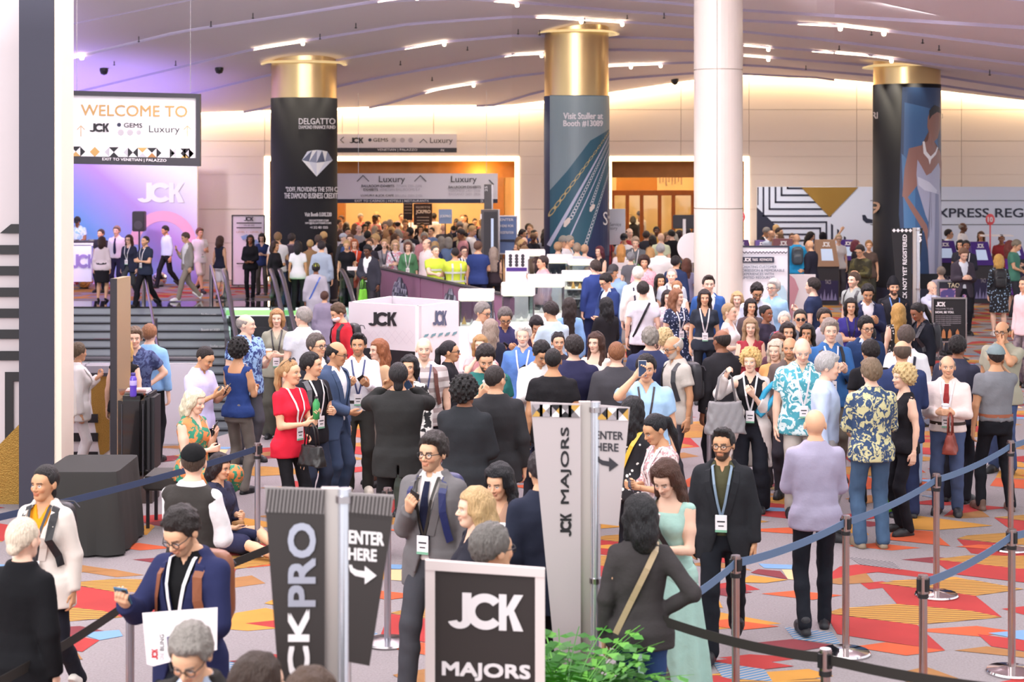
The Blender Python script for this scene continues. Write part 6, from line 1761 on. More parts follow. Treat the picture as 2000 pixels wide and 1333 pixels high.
            b3 = MB().box(-.028, -.0035, .01, .028, -.002, .02).add([(-.02, -.0035, -.02), (.02, -.0035, -.02), (.02, -.0035, -.012), (-.02, -.0035, -.012)], [(0, 1, 2, 3)]).build('badge_print', M_dark, bb)
            b3['kind'] = 'stuff'
        elif t_.startswith('tie') and len(t_) > 3:
            pts = [surf(0, z_*k, -1, .006, True) for z_ in (.515, .48, .42, .36, .28, .2, .13)]
            mb = MB(); vs = []
            for p, w in zip(pts, (.02, .022, .024, .03, .036, .042, .036)): vs += [p+Vector((-w, 0, 0)), p+Vector((0, -.008, 0)), p+Vector((w, 0, 0))]
            vs.append(surf(0, .09*k, -1, .006, True)); n_ = len(pts)
            fs_ = [(3*i+a, 3*i+a+1, 3*i+a+4, 3*i+a+3) for i in range(n_-1) for a in (0, 1)]+[(3*n_-3, 3*n_-2, 3*n_), (3*n_-2, 3*n_-1, 3*n_)]
            col_(mb.add(vs, fs_).build('tie', M_cloth, body), t_[3:])
        elif t_ == 'belt' or t_.startswith('belt'):
            mb = MB(); vs = []; n_ = 28
            for z_ in (.065*k, .10*k):
                for i in range(n_):
                    a = 2*PI*i/n_; vs.append(U@Vector(((LEV[2][1]+.017)*math.cos(a), LEV[2][3]+(LEV[2][2]+.017)*math.sin(a), z_)))
            col_(mb.add(vs, [(i, (i+1) % n_, n_+(i+1) % n_, n_+i) for i in range(n_)]).build('belt', M_leather, body, smooth=2), t_[4:] or '3b2a22')
        elif t_.startswith('bp'):    # worn backpack, a thing of its own
            c_ = t_[2:] or '26262a'
            e_ = empty('backpack'); e_.matrix_world = RZ
            tag(e_, 'backpack worn by the '+nick, 'backpack')
            G = Field((-.17, .02, .05), (.17, .34, .56), .015)
            back = LEV[5][2]+toff
            q_ = ((np.abs(G.X)/.15)**4+(np.abs(G.Y-back-.07)/.085)**3+(np.abs(G.Z-.31)/.215)**4)**(1/3.5)-1
            G.D = (q_*.085).astype(f32)
            q_ = ((np.abs(G.X)/.12)**4+(np.abs(G.Y-back-.15)/.04)**3+(np.abs(G.Z-.23)/.11)**4)**(1/3.5)-1
            G.D = np.minimum(G.D, (q_*.04).astype(f32))
            G.D = np.maximum(G.D, (back-G.Y).astype(f32))
            o = npmesh('bag_body', [G.mesh()], M_leather, e_); o.matrix_local = U@Matrix.Diagonal((k*.92, k*.9, k, 1)); col_(o, c_)
            o = MB().tube([U@Vector((x_, back+.16, z_)) for x_, z_ in ((-.09, .42), (-.05, .46), (.05, .46), (.09, .42))], .006, 6).build('zip', M_dark, e_)
            for s_ in (1, -1):
                r_ = ribbon('shoulder_strap', [surf(s_*.10*k, .30*k, 1, .01), surf(s_*.105*k, .42*k, 1, .012), U@Vector((s_*.105*k, .03, .535*k)), U@Vector((s_*.11*k, -.035, .53*k)), surf(s_*.12*k, .45*k, -1, .012), surf(s_*.13*k, .33*k, -1, .012), surf(s_*.15*k, .2*k, -1, .012), surf(s_*.165*k, .13*k, -1, .01)], .05, M_leather, c_ if len(c_) == 6 else '26262a', .004)
                r_.parent = e_
        elif t_.startswith('xs'):     # cross-body strap
            c_ = t_[2:] or '26262a'; sd = -1
            fr = [surf(sd*.10*k, .5*k, -1, .01)]+[surf((sd*.10+(-sd)*.24*t)*k, (.5-.5*t)*k, -1, .012) for t in (.2, .4, .6, .8, 1)]
            bk_ = [surf((sd*.10+(-sd)*.24*t)*k, (.5-.5*t)*k, 1, .012) for t in (1, .8, .6, .4, .2)]+[surf(sd*.10*k, .5*k, 1, .01)]
            ribbon('cross_strap', bk_+[U@Vector((sd*.10*k, .0, .54*k))]+fr, .035, M_leather, c_)
        elif t_.startswith('susp'):
            for s_ in (1, -1): ribbon('suspender', [surf(s_*.05*k, .1*k, 1, .006), surf(s_*.07*k, .3*k, 1, .006), surf(s_*.09*k, .48*k, 1, .006), U@Vector((s_*.095*k, .0, .54*k)), surf(s_*.1*k, .45*k, -1, .006), surf(s_*.09*k, .1*k, -1, .006)], .03, M_objc, t_[4:] or '26262a')
        elif t_.startswith('hv'):
            for z_ in (.12, .3): 
                mb = MB(); vs = []; n_ = 28
                for dz in (-.02, .02):
                    for i in range(n_):
                        a = 2*PI*i/n_; l_ = z_*k
                        rx = np.interp(l_, lz, [l[1] for l in LEV])+toff+.004; ry = np.interp(l_, lz, [l[2] for l in LEV])+toff+.004
                        vs.append(U@Vector((rx*math.cos(a), ry*math.sin(a), l_+dz)))
                mb.add(vs, [(i, (i+1) % n_, n_+(i+1) % n_, n_+i) for i in range(n_)]).build('reflective_band', mat('reflective', 'c9cfc9', .3), body, smooth=2)
            for s_ in (1, -1): ribbon('reflective_band', [surf(s_*.09*k, z_*k, 1, .006) for z_ in (.1, .2, .3, .4, .49)], .04, mat('reflective', 'c9cfc9', .3))
        elif t_[:2] in ('ph', 'cu', 'pa', 'bt', 'dr', 'tb', 'ts', 'hb') and len(t_) > 2:
            s_ = -1 if t_[2] == 'R' else 1
            hnd = [q for q in hands if q[0] == s_][0]; c_ = t_[3:] or '26262a'
            _, code, P_, f_, tdir, palm = hnd
            if t_[:2] == 'ph':
                z_ = f_.lerp(Vector((0, 0, 1)), .3).normalized() if code != 'u' else Vector((0, 0, 1)); n_ = (palm-z_*palm.dot(z_)).normalized(); x_ = z_.cross(n_)
                if code == 'X': z_ = (f_+Vector((0, 0, .45))).normalized(); n_ = Vector((0, .5, 1)); n_ = (n_-z_*n_.dot(z_)).normalized(); x_ = z_.cross(n_); palm = n_
                R_ = Matrix((x_, -n_, z_)).transposed().to_4x4()
                e_ = empty('smartphone'); e_.matrix_world = RZ@Matrix.Translation(P_+palm*.028+f_*.01)@R_
                tag(e_, 'smartphone held by the '+nick, 'phone')
                o = MB().box(-.037, -.004, -.075, .037, .004, .075).build('phone_case', M_objc, e_, bevel=.002); col_(o, c_)
                MB().box(-.034, -.0055, -.071, .034, -.004, .071).build('phone_screen', mat('phone_glass', '3a4a66', .1, emit=.2), e_)
                MB().box(-.03, .004, .045, -.008, .006, .068).build('camera_plate', M_black, e_)
            elif t_[:2] == 'cu':
                e_ = empty('drink_cup'); e_.matrix_world = RZ@Matrix.Translation(P_+palm*.03+Vector((0, 0, -.04)))
                tag(e_, 'drink cup held by the '+nick, 'cup')
                col_(MB().lathe([(0, 0), (.028, 0), (.036, .105), (.033, .105)], 16).build('cup', M_objc, e_, smooth=2), c_)
                MB().lathe([(.039, .103), (.039, .115), (.03, .122), (0, .122)], 16).build('lid', M_white, e_, smooth=2)
            elif t_[:2] == 'bt':
                e_ = empty('drink_bottle'); e_.matrix_world = RZ@Matrix.Translation(P_+palm*.03+Vector((0, 0, -.08)))
                tag(e_, 'drink bottle held by the '+nick, 'bottle')
                col_(MB().lathe([(0, 0), (.032, .003), (.034, .15), (.014, .19), (.014, .2)], 16).build('bottle', M_objc, e_, smooth=2), c_)
                MB().lathe([(.016, .195), (.016, .215), (0, .216)], 12).build('cap', M_dark, e_)
            elif t_[:2] == 'pa':
                z_ = Vector((0, .2, 1)).normalized(); y_ = Vector((0, 1, -.2)).normalized(); x_ = Vector((1, 0, 0))
                e_ = empty('paper_sheet'); e_.matrix_world = RZ@Matrix.Translation(P_+palm*.03+f_*.03)@Matrix.Rotation(math.radians(-60), 4, 'X')
                tag(e_, 'paper sheet held by the '+nick, 'paper')
                col_(MB().box(-.105, -.002, -.14, .105, .002, .14).build('sheet', M_objc, e_), c_ if c_ != '26262a' else 'f2f0f2')
            elif t_[:2] in ('tb', 'hb', 'ts'):
                big = {'tb': (.19, .07, .17), 'hb': (.14, .055, .10), 'ts': (.15, .05, .19)}[t_[:2]]
                e_ = empty({'tb': 'tote_bag', 'hb': 'handbag', 'ts': 'shopping_bag'}[t_[:2]])
                drop = {'tb': .30, 'hb': .2, 'ts': .2}[t_[:2]]
                hang = P_+Vector((0, 0, .0)) if code in 'dwWkr' else P_
                e_.matrix_world = RZ@Matrix.Translation(hang+Vector((s_*.03, 0, -drop-big[2])))@Matrix.Rotation(PI/2 if code != 'r' else .3, 4, 'Z')
                tag(e_, {'tb': 'large bag', 'hb': 'handbag', 'ts': 'shopping bag'}[t_[:2]]+' carried by the '+nick, 'bag')
                G = Field((-big[0]-.03, -big[1]-.04, -big[2]-.02), (big[0]+.03, big[1]+.04, big[2]+.03), .013)
                X_, Y_, Z_ = G.X, G.Y, G.Z
                rx, ry = big[0]*(1-.12*(Z_/big[2])), big[1]*(1-.45*(Z_/big[2]))
                q_ = ((np.abs(X_)/rx)**4+(np.abs(Y_)/ry)**3)**.3-1
                G.D = np.maximum(q_*big[1], np.abs(Z_)-big[2]*(1-.12*(1-(X_/big[0])**2))).astype(f32)+(.004*np.sin(X_*70)*np.sin(Z_*40)).astype(f32)
                col_(npmesh('bag_body', [G.mesh()], M_leather if t_[:2] != 'ts' else M_cloth, e_), c_)
                for y_ in (-.02, .02): col_(MB().tube([(-big[0]*.55, y_, big[2]*.9), (-big[0]*.35, y_, big[2]+drop*.75), (0, y_*.3, big[2]+drop), (big[0]*.35, y_, big[2]+drop*.75), (big[0]*.55, y_, big[2]*.9)], .007, 6).build('handle', M_leather, e_, smooth=2), c_)
    NPEOPLE[0] += 1
    return body, U, HM
STAT = [(XD(1308, 38), 38, .75), (XD(1285, 40), 40, .7), (XD(1336, 41), 41, .45), (XD(594, 43.5), 43.5, 1.15), (XD(1126, 41.8), 41.8, 1.15), (XD(1771, 41), 41, 1.15), (X4, 33, .75)]
QUEUE = []
def relax(rows):
    """slide people along their line of sight until no two stand inside each other"""
    for it in range(40):
        moved = False
        for i, a in enumerate(rows):
            if a['fix']: continue
            for j, b in enumerate(rows+[dict(px=None, X=s[0], d=s[1], r=s[2]-.23) for s in STAT]):
                if b is a or abs(a['d']-b['d']) > 1.3: continue
                bX = XD(b['px'], b['d']) if b.get('px') is not None else b['X']; aX = XD(a['px'], a['d'])
                need = .245*a['f']+b.get('r', .245*b.get('f', 1))
                dx = abs(aX-bX)
                if dx >= need*.95: continue
                gap = math.sqrt(max(0, need**2-(dx)**2)); cur = a['d']-b['d']
                if abs(cur) < gap:
                    sg = 1 if cur > 0 or (cur == 0 and i > j) else -1
                    a['d'] += sg*min(.06, (gap-abs(cur))*.5+.01); moved = True
        for a in rows:
            a['d'] = min(max(a['d'], a['d0']*(1-a['lim'])), a['d0']*(1+a['lim']))
        if not moved: break
def P_(row, zf=0, depth=None):
    """one row of the crowd table"""
    q = [s.strip() for s in row.split('|')]
    x, yt, h, yaw = [float(a) for a in q[0].split()]
    sex, skin, hs, hc = q[1].split()
    top, tc = q[2].split(); bot, bc = q[3].split()
    o = dict(arms='dd', legs='s', hp=0, hy=0, lean=0, fat=1.0)
    for t in q[4].split():
        if '=' in t: a, b = t.split('='); o[a] = float(b) if a not in ('arms', 'legs') else b
        elif len(t) == 2: o['arms'] = t
        elif t in ('s', 'S', 'n', 'w', 'W', 'q', 'sit', 'floor'): o['legs'] = t
    zf = o.pop('zf', zf); depth = o.pop('d', depth)
    eff = {'sit': .52+(h-.93*h/1.75), 'floor': .13+(h-.93*h/1.75)}.get(o['legs'], h)
    s = (yt-HY)/(CH-eff-zf) if depth is None else F/depth
    fixed = depth is not None or eff != h
    QUEUE.append(dict(px=x, yt=yt, d=F/s, d0=F/s, h=h, yaw=yaw, fix=fixed, f=min(1.15, o.get('fat', 1)), lim=.055, args=(sex, skin, hs, hc, top, tc, bot, bc), o=o, zf=zf, lab=q[6], grp=(q[7] if len(q) > 7 else None), ex=q[5]))
def flush():
    relax(QUEUE)
    for a in QUEUE:
        s = F/a['d']
        if not a['fix']: a['h'] = min(1.95, max(1.45, CH-a['zf']-(a['yt']-HY)/s))
        d = a['d']; o = a['o']; v = o.pop('v', None) or (.0125 if s > 285 else .0175 if s > 165 else .023 if s > 105 else .031)
        person(XD(a['px'], d), d, a['zf'], a['h'], a['yaw'], *a['args'], v=v, label=a['lab'], group=a['grp'], ex=a['ex'], **o)
    QUEUE.clear()
ROWS = """
# --- front ---
372 982 1.74 -22|m b wavy 241c1b|jacket 2b2f52,141416|trousers 23262f|Xg w hp=32 hy=-8|b,g,bp8a5236,phR3f6f8f,lan|person in navy blazer with white neck strap, looking down at a teal phone
386 1208 1.70 -12|m b side 8d8680|jacket 33302f,b9c6dd|trousers 2a2a2e|gg s hp=30|g|person in charcoal jacket and checked scarf, head bowed, at the bottom edge
505 1277 1.66 120|f a bob 3a2a22|tee 2b2a30|trousers 23262f|dd s||person whose dark brown hair just shows left of the black flag foot
606 1305 1.66 160|f a bob 4a3426|tee 2b2a30|trousers 23262f|dd s||person lowest in the picture, dark haired, before the black flag mast
45 1010 1.66 158|f a lowbun d8c9b4|jacket 19191c,19191c|trousers 19191c|dd s||person in long black coat seen from behind at the left edge
88 908 1.61 -14|f c slick 1c1718|blazer d9d0c8,e8961e|skinny 20222b|dd w hy=-10|lan2b2a30,shoee6e0d8,bp1c1b1f|person in white blazer over orange top walking past the draped table
376 868 1.70 158|m a buzz+kippah 4a3a30|vest 3a3634,ece8ea|trousers 2a2c36|gp s hy=30|b,hat141416|person in black waistcoat, white shirt and black skullcap seen from behind
846 846 1.78 -22|m b side 2c2422|jacket 716e70,dcd4d2|trousers 47474d|Pd w hy=-8|b,g,tie23263e,lan2b2622,phR,bp2f3566|person in light grey suit with dark tie and navy backpack straps
978 903 1.64 -12|f b long 15141a|blazer 232329,b58e78|trousers 202026|gp s hp=14 hy=-15|paL|person in black blazer bending over a white paper sheet
928 953 1.64 -72|f a lob c4a274|open 20222c,2a2a34|trousers 202026|dd s||person with straight golden hair in dark jacket facing left
960 1023 1.76 128|m b short 6b6662|jacket 33303a,3a3a44|trousers 202026|dd s|g|person with cropped grey hair and glasses behind the framed sign
1250 966 1.66 172|f b lob 17161a|long 3f3b3c|skinny 2f4470/denim|hd W hy=20|xsb09a7a,hbR1f1e22|person in dark grey top with patterned cross strap seen from behind
1308 893 1.63 -30|f a vlong 4a2c20|halter a9cdc2|maxi a9d0c6|Pt s hp=28|phRe8e4e4,xs2a2a2e|person in pale mint dress looking down at a phone
1292 806 1.62 -65|f c pony 15141a|mid/floral:b98f94:30 ead9d6|trousers/floral:b98f94:30 e6d6d4|tt s hp=25|lan,phR|person in pink floral blouse with long dark ponytail
1236 775 1.62 150|f c long 1b191d|long/dots:e8e4e0:22 1d1c22|trousers 1d1c22|dd s|xse3b93c|person in black dotted top with yellow strap behind the grey flag
1060 880 1.72 200|m b short 2a2226|jacket 2c3040,2c3040|trousers 22252e|dd s||person in dark suit almost hidden by the tall grey flag
1412 836 1.64 -12|m c quiff 1a1718|jacket 2b2c30,4f4d38|trousers 202228|dd w hy=-10|B,g,lan7f93a8,shoe15151a|person in charcoal suit over olive shirt walking toward the camera
1592 798 1.70 178|m b bald 3a2a20|shirt/plaid:8a83a0:60 b2acc2|skinny 1f222a|pp q|shoe26262c|person in lilac checked shirt and black jeans walking away
1702 702 1.74 184|m a side 7a6752|shirt/floral:c9c596:18 30486c|trousers/denim 455c78|pp s fat=1.06|shoe8a7a66|person in blue and cream tie-dye shirt and jeans
1765 713 1.62 -75|f a curly dcc08c|tank 222126|skinny 1f1e24|dd s|tsRa 6|person in sleeveless black top with pale curly hair, beside the tie-dye shirt
# --- centre right ---
1262 693 1.78 -4|m b short 1c1718|sshirt a8cdee|trousers 55585f|ud s fat=1.1|lan3b3336,phRdcd8d8|person in pale blue short-sleeved shirt holding a phone up before the face
1466 682 1.66 -10|f a curly dcb878|cardigan ded6d2,222226|wide 20222a|rP s hy=-8|lan,tbR8c8a8c|person in long white cardigan over black, with grey shoulder bag
1612 690 1.76 78|m a side b2b0b0|shirt bfd0f0|trousers b4b2b6|dd s hp=8|tuck|person in pale blue shirt with sleeves down, facing right
1566 658 1.80 -4|m a bald c9c4c2|sshirt/floral:d8ecee:14 4aa0b0|trousers b9b1aa|dd s hp=18 fat=1.15|lan|person in turquoise flower print shirt with white lanyard
1621 624 1.80 0|m a side 9a8c84|shirt 3c6ba6|trousers 6a645c|dp s fat=1.08|lan,bp222226|person in royal blue shirt with white lanyard and dark shoulder strap
1516 664 1.64 -28|f a lob d8c8b4|mid e0a468|trousers 55525a|dd s|sl|person in apricot top beneath the white cardigan's shoulder
1543 658 1.70 -15|m c ring 3a302c|shirt 6a5c58|trousers 44424a|dd s|b|person in brown shirt peering past the turquoise shirt
1851 694 1.60 -20|m b ring 8a8078|shirt eeded9|trousers 4d5a7c|tt s fat=1.08 hy=12|tie963636,belt,lan,shoe26262c,cuLe8e4e4,hbL8a3f34,tuck|person in cream shirt with dark red tie holding a cup
1945 674 1.68 182|m c buzz+cap 2a2220|tee 7c7e84|skinny 1d1e24|ed S|hat7f8f92,tuck,belt9a5a40,shoe6a5044|person in grey T-shirt, brown belt and grey cap seen from behind
1958 627 1.74 -35|m c ring 2a2220|sshirt a9a794|trousers 4a5a80/denim|dm s fat=1.1|g|person in khaki shirt with one hand on the mouth
1866 656 1.76 150|m d short 1d1718|shirt 38394a|trousers 2b2b33|pd s lean=8 fat=1.1|ba|person in dark shirt leaning in behind the red tie
1762 664 1.78 176|m b ring 5a4a40|jacket 333f66,dfe0ea|trousers 2e3656|pd s||person in blue suit seen from behind next to the tie-dye shirt
1700 664 1.72 190|m b short 211a1a|tee 212024|trousers 2b2b30|pd s||person in black T-shirt standing behind the tie-dye shirt
1697 637 1.62 170|f b short 1d181a|tank d9a48c|trousers 2b2b30|dd s||person in blush sleeveless top behind the black T-shirt
1770 636 1.76 168|m a short 5a4c46|shirt efeff4|trousers 9fb2cf|dd s|susp2a2c3c|person in white shirt with dark shoulder strap seen from behind
1690 618 1.74 12|m b short 1a1718|jacket 2c4068,cfdcf2|trousers 2a2e44|dd s hp=8|g|person in navy suit and glasses with white badge on the lapel
1662 583 1.62 -8|f b lob 1a1718|dress 38337c|dress_skirt 38337c|cd s|sl,lan2b2a40|person in violet blue dress with arms folded
1694 554 1.78 -6|m c short 1a1718|jacket 2e3350,edeaf0|trousers 24242c|pp s hp=22|b,phR|person in dark suit and white shirt reading a phone by the portrait column
1745 545 1.76 0|m b short+beanie 2a2226|open 25252b,2a2a30|trousers 25252b|dd s|hat1d1d22,lan5d84c4,B|person in black beanie and black jacket with blue neck strap
1755 593 1.62 185|f a vlong c59a56|tank/dots:d8d8d8:30 1f1e22|trousers 1f1e22|dd s||person with long golden waves and black sequinned top
1800 590 1.66 -68|f d pony 1b1718|blazer 23252e,23252e|trousers 8c92a4/denim|dd s hp=28|bp2b2b33|person in black blazer looking down by the silver framed sign
1668 532 1.76 -50|m a short 4a382c|sshirt 9aa09e|trousers 3a3c42|dd s|bp2b2b33,b|person in sage grey shirt with dark rucksack straps
1588 543 1.76 -120|m a short 2a2220|tee 2c3654|trousers 3a3c42|pd s|b|person in navy T-shirt near the white panel
1563 604 1.72 -6|m b slick 2a2422|shirt 6d7078|trousers 3a3c42|dd s|sun|person in dark sunglasses and grey shirt in the queue
1610 602 1.74 6|m c short 3a302c|shirt b1adb6|trousers 5a5a62|dd s|b|person in pale grey shirt with moustache behind the royal blue shirt
1532 609 1.58 -8|f a short e5dccf|mid/floral:c6455c:26 2d4a58|trousers 33343c|dd s||person in dark floral blouse with cropped white hair
1538 630 1.60 2|f b lob 2a1e1e|tee 4b4450|trousers 33343c|dd s||person in plum top directly behind the apricot top
1577 633 1.58 -20|f c long 1a1718|tee 6d6a78|trousers 33343c|em s|phRf0d8d0|person in mauve top holding a hand to the cheek
1520 651 1.56 4|f b lob 5a3426|tee 5d3f4a|trousers 33343c|dd s||person in wine top squeezed between apricot and turquoise
1476 552 1.76 6|m c wavy 221c1e|shirt ccd4e6|trousers 3a3c42|dd s hp=25|g,B|person in pale blue-grey shirt and glasses below the keynote sign
1511 546 1.76 -40|m a side c4c0bc|shirt 9cc4e4|trousers 8a8a92|dd s|b,g|person in sky blue shirt with white beard by the keynote sign
1466 584 1.58 8|f b lob 221a1c|mid 5a4e50|trousers 33343c|dd s||person in taupe top beneath the pale blue-grey shirt
1440 570 1.62 -10|f a lob cda878|tank d9c6b8|trousers 5a5a62|dd s||person in beige top in front of the pale column
1424 592 1.66 60|f a slick b79a74|tank efe9ea|skinny 6a6a70|tt s|phL4b3a88|person in sleeveless white top typing on a violet phone
1410 643 1.76 208|m d ring 2a2220|jacket 2e2d31,c8c8d2|trousers 26262b|ed s fat=1.08||person in black suit seen from behind before the white cardigan
1466 621 1.62 -6|f a vlong a98a68|tank a33c46|skinny 2a2a30|tt s||person in red top under open black jacket with very long hair
1496 596 1.60 40|f d bun 1a1718|tee 3a3444|trousers 33343c|dd s||person in dark violet top with hair tied up
1376 566 1.66 -3|f b long 2a2022|vneck 2f3540|skinny 1d1e24|dd s|lan,beltd0c8c0|person in slate top and black trousers with white lanyard before the pale column
1384 538 1.86 0|m a quiff 3a2e2a|jacket 3d62a2,f2f2f6|trousers 35558c|dd s||person in bright blue suit standing against the pale column
1322 565 1.66 25|f a long 8a5c40|dress/dots:c9d4ee:26 1f2a4a|maxi/dots:c9d4ee:26 1f2a4a|dt s hy=30|sl,lan,hbRd8d8c0|person in black dress sprinkled with small blue flowers
1304 567 1.60 5|f a lob 2a2022|mid/floral:e3b8c0:24 f0e4e6|trousers 9a9098|dd s||person in white and pink blouse beside the flowered black dress
1322 549 1.62 -10|f a short a87a58|tank efe6e4|trousers b0a8ac|dd s|tbLc8c4c8|person in pale sleeveless top behind the flowered black dress
1312 524 1.76 -12|m a buzz b0a49c|polo b9c0cc|trousers 6a7080|dd s|lan2b2a30|person in grey-blue polo shirt with cropped grey hair
1289 536 1.64 12|f c long 1f1818|tank 26242a|skinny 26242a|dd s|up|person in black top with sunglasses pushed up
1256 550 1.76 172|m a short 2a2422|tee e2e2ec|trousers 26262e|dd s|xs1d1d22|person in pale grey T-shirt with black cross strap seen from behind
1246 521 1.80 184|m a short+kippah e8e0d4|shirt f0ebe4|trousers 26262e|dd s fat=1.12|hatf2efe9,susp1d2038|person in ivory shirt, dark braces and white cap seen from behind
1190 533 1.76 -58|m b short 1a1718|jacket 2d3d6c,f0f0f6|trousers 5f84c0/denim|gg s hp=28|g|person in navy blazer and pale jeans bending toward the showcases
1200 516 1.76 -30|m c buzz+cap 3a302c|sshirt 88a6c8|trousers 3f5f8c/denim|dd s hp=20|hat3f3d40|person in faded denim shirt and dark cap
1184 581 1.62 205|f b long 17161a|open 29282c,29282c/leather|skinny 29282c|gg s||person in black leather jacket beside the dark case
1163 508 1.80 200|m a short 3a2e2a|jacket 33437c,33437c|trousers 2b3358|dd s||person in blue suit at the corner of the showcase cluster
1270 640 1.78 178|m a wavy 8e8880|jacket 3b4264,3b4264|trousers 33384e|dd s fat=1.15||person in indigo blazer seen from behind under the tall pale column
1298 643 1.58 170|f a curly d9bf8e|tee efebe8|trousers 9a9098|dd s||person in white top with fluffy fair hair
1322 655 1.70 -66|m c ring c0b8b0|sshirt c2bcb4|trousers 4a4a52|dd s hp=15|B,g,bp35353a|person in beige shirt with white beard and olive backpack
1204 667 1.76 182|m a buzz 8a5a3c|jacket 46454a,46454a|trousers 3a393e|dd s fat=1.1||person in dark grey suit seen from behind with red-brown crew cut
1164 649 1.64 -20|f a long 4a3026|halter e9ddd2|skinny 5a5a62|dd s hy=-10|up|person in cream halter top with hair clips, facing left
1120 655 1.78 172|m a short 2a2222|jacket 333350,3f4a7a|trousers 33334a|dd s fat=1.15 hy=25|B|person in dark plum waistcoat with shiny navy sleeves
1080 680 1.74 178|m c buzz 1d191a|tee 242326|trousers 242326|dd s fat=1.08||person in black T-shirt seen from behind above the tall grey flag
1053 662 1.74 12|m c short 1d191a|shirt eceae8|trousers 3a3a44|pp s hp=35 hy=8|tuck|person in white shirt with lowered head beside the black T-shirt
1090 649 1.60 8|f b slick 241c1e|tee 38343c|trousers 33343c|dd s|up|person in black with white-rimmed sunglasses on the head
1022 634 1.74 -6|m a side e2dcd6|shirt 5f86cc|trousers 33343c|dp s|b,lan,phL|person in cornflower blue shirt with white hair and lanyard
1045 614 1.58 10|f b long 231b20|vneck 4a3040|trousers 33343c|tt s hp=38||person in burgundy top looking down by the glass cases
1080 590 1.76 -145|m b short 2a2020|sshirt c3d8e8|trousers 5a6278|pp s hp=18|lan2b3560|person in light blue shirt with dark neck strap seen from behind
1112 582 1.62 178|f b vlong 2c211f|long 86aede|skinny 4f78b0/denim|dd s|tbRe9e4de|person in light denim shirt with very long dark hair
985 599 1.74 8|m c short 6a6260|shirt 3c3a62|trousers 33343c|pp s hp=25|g,phR|person in indigo shirt and glasses using a phone by the cases
958 624 1.64 172|f a long a39284|long 2b2d3c|trousers 2b2d3c|dd s||person in navy top with ash blond waves seen from behind
938 590 1.74 55|m b short 8a8480|polo f0ecee|trousers 55555c|pp s hp=15|g,lan|person in white polo shirt and glasses near the white cube
946 670 1.80 10|m b short 241c1c|tee 2c6a66|trousers 33343c|Pd s hp=28 fat=1.2|B,cuRcbb9a2|person in dark teal T-shirt holding an iced drink
938 655 1.56 -5|f a lob b58c5c|tee e0a8a8|trousers 7a7078|me s||person in pink top behind the dark teal T-shirt
878 665 1.64 85|f c pony 241f24|shirt 29282d|trousers 29282d|dd s|g|person in black shirt with low ponytail facing right by the cube
828 658 1.76 4|m a bald b08a78|polo/stripe:a89a98:3 d3ccca|trousers 26252b|kd s fat=1.12|lan4a5078,bp6a4038,b|person in pale striped polo shirt with burgundy backpack straps
968 713 1.78 178|m b buzz 2d2524|jacket 343437,f2f2f2|trousers 2b2b2f|dg s fat=1.08 hy=-30|g|person in black suit with white collar seen from behind, cropped hair
908 737 1.74 162|m d curly 1d1b1c|jacket 303236,f2f2f2|trousers 2b2d31|gc s fat=1.08 hy=-12||person in black suit with arms folded and curly dark hair
778 708 1.76 184|m c slick 232022|jacket 323232,323232|trousers 242426|ee S fat=1.1|phR8fa8e8|person in black suit seen from behind holding up a pale blue phone
800 694 1.60 -10|f b bob 1c191c|long/blotch:efece8:12 242326|trousers 55605c|dd s||person in black and white patterned blouse behind the black suit
740 663 1.62 -55|f a vlong 9a5e3c|tee d6b28e|trousers 8a8078|dd s|sl|person with long auburn hair in sand coloured top by the cube
700 651 1.72 4|m c quiff 171416|shirt f1f1f8|trousers 3b3a38|pp s hy=-6|lan3f4a78,phL,belt2a2422,shoedad2c2,b,tuck|person in crisp white shirt with navy lanyard using a phone
652 666 1.74 62|m c ring 1e1a1c|jacket 4a5a78,eef0f4|trousers 3f4c66|gd s hp=12 hy=15|g|person in steel blue suit jacket with glasses, facing right
618 652 1.74 50|m b short 5c524e|jacket 33333a,f0f0f0|trousers 2f3036|dd s|g|person in dark suit with bow tie behind the steel blue jacket
608 689 1.67 48|m b short 1d191b|tee 232227|trousers 2f3546|kt s hy=30|lan,bp55555a|person in black T-shirt with white lanyard and grey backpack
566 701 1.71 52|f b pony b58c60|tee d5263c|capri 1d1c20|tp s hy=12|lan,up,btL3f9f5a,hbR221f1f|person in red T-shirt and black cropped leggings with fair ponytail
592 600 1.76 -155|m a short 9c9690|sshirt d0d4dc|trousers 4a4a50|dd s hy=30|lan2b3050|person in pale grey shirt seen from behind talking by the escalator
541 604 1.66 4|f a bob b08458|vneck 9c9c8c|wide 5a5a52|dt s|lan35353a,cuRf0ece8|person in sage top holding a coffee cup with lid
480 613 1.76 50|m a ring a29a94|sshirt/floral:2d3f7c:18 8fb4dc|trousers 4a4a52|dp s fat=1.15 hy=35|cuLd8a070|person in blue flower print shirt holding an iced coffee
465 662 1.66 152|f c curly 1c191a|halter/ 2b4078|skinny 77706a|tt s hy=20|lan|person in off-shoulder blue blouse and grey trousers seen from behind
390 674 1.66 62|m c buzz 241c1c|polo cdc8f0|trousers 26242a|pp s hp=30|phL|person in lavender polo shirt scrolling a phone
376 757 1.66 62|f a lob e6dcc0|tank/floral:e08a50:12 2f8a6c|dress_skirt/floral:e08a50:12 2f8a6c|tP sit hp=12 fat=1.15 d=16.4 zf=.07|phL,shoeb88a5a|person in green and orange floral dress sitting on the black bench
426 886 1.62 60|f b bob 2a2023|mid/dots:1a1a30:20 2b2d48|shorts 2b2d48|gt floor hp=10|shoec8a078|person sitting on the carpet in dark navy outfit with legs stretched out
152 669 1.54 112|f b short 6a5a48|blazer f0eeee,f0eeee|skinny e6e2e4|dP S fat=1.05 hy=30|shoeeceaec|person all in white at the gold counter with one fist raised
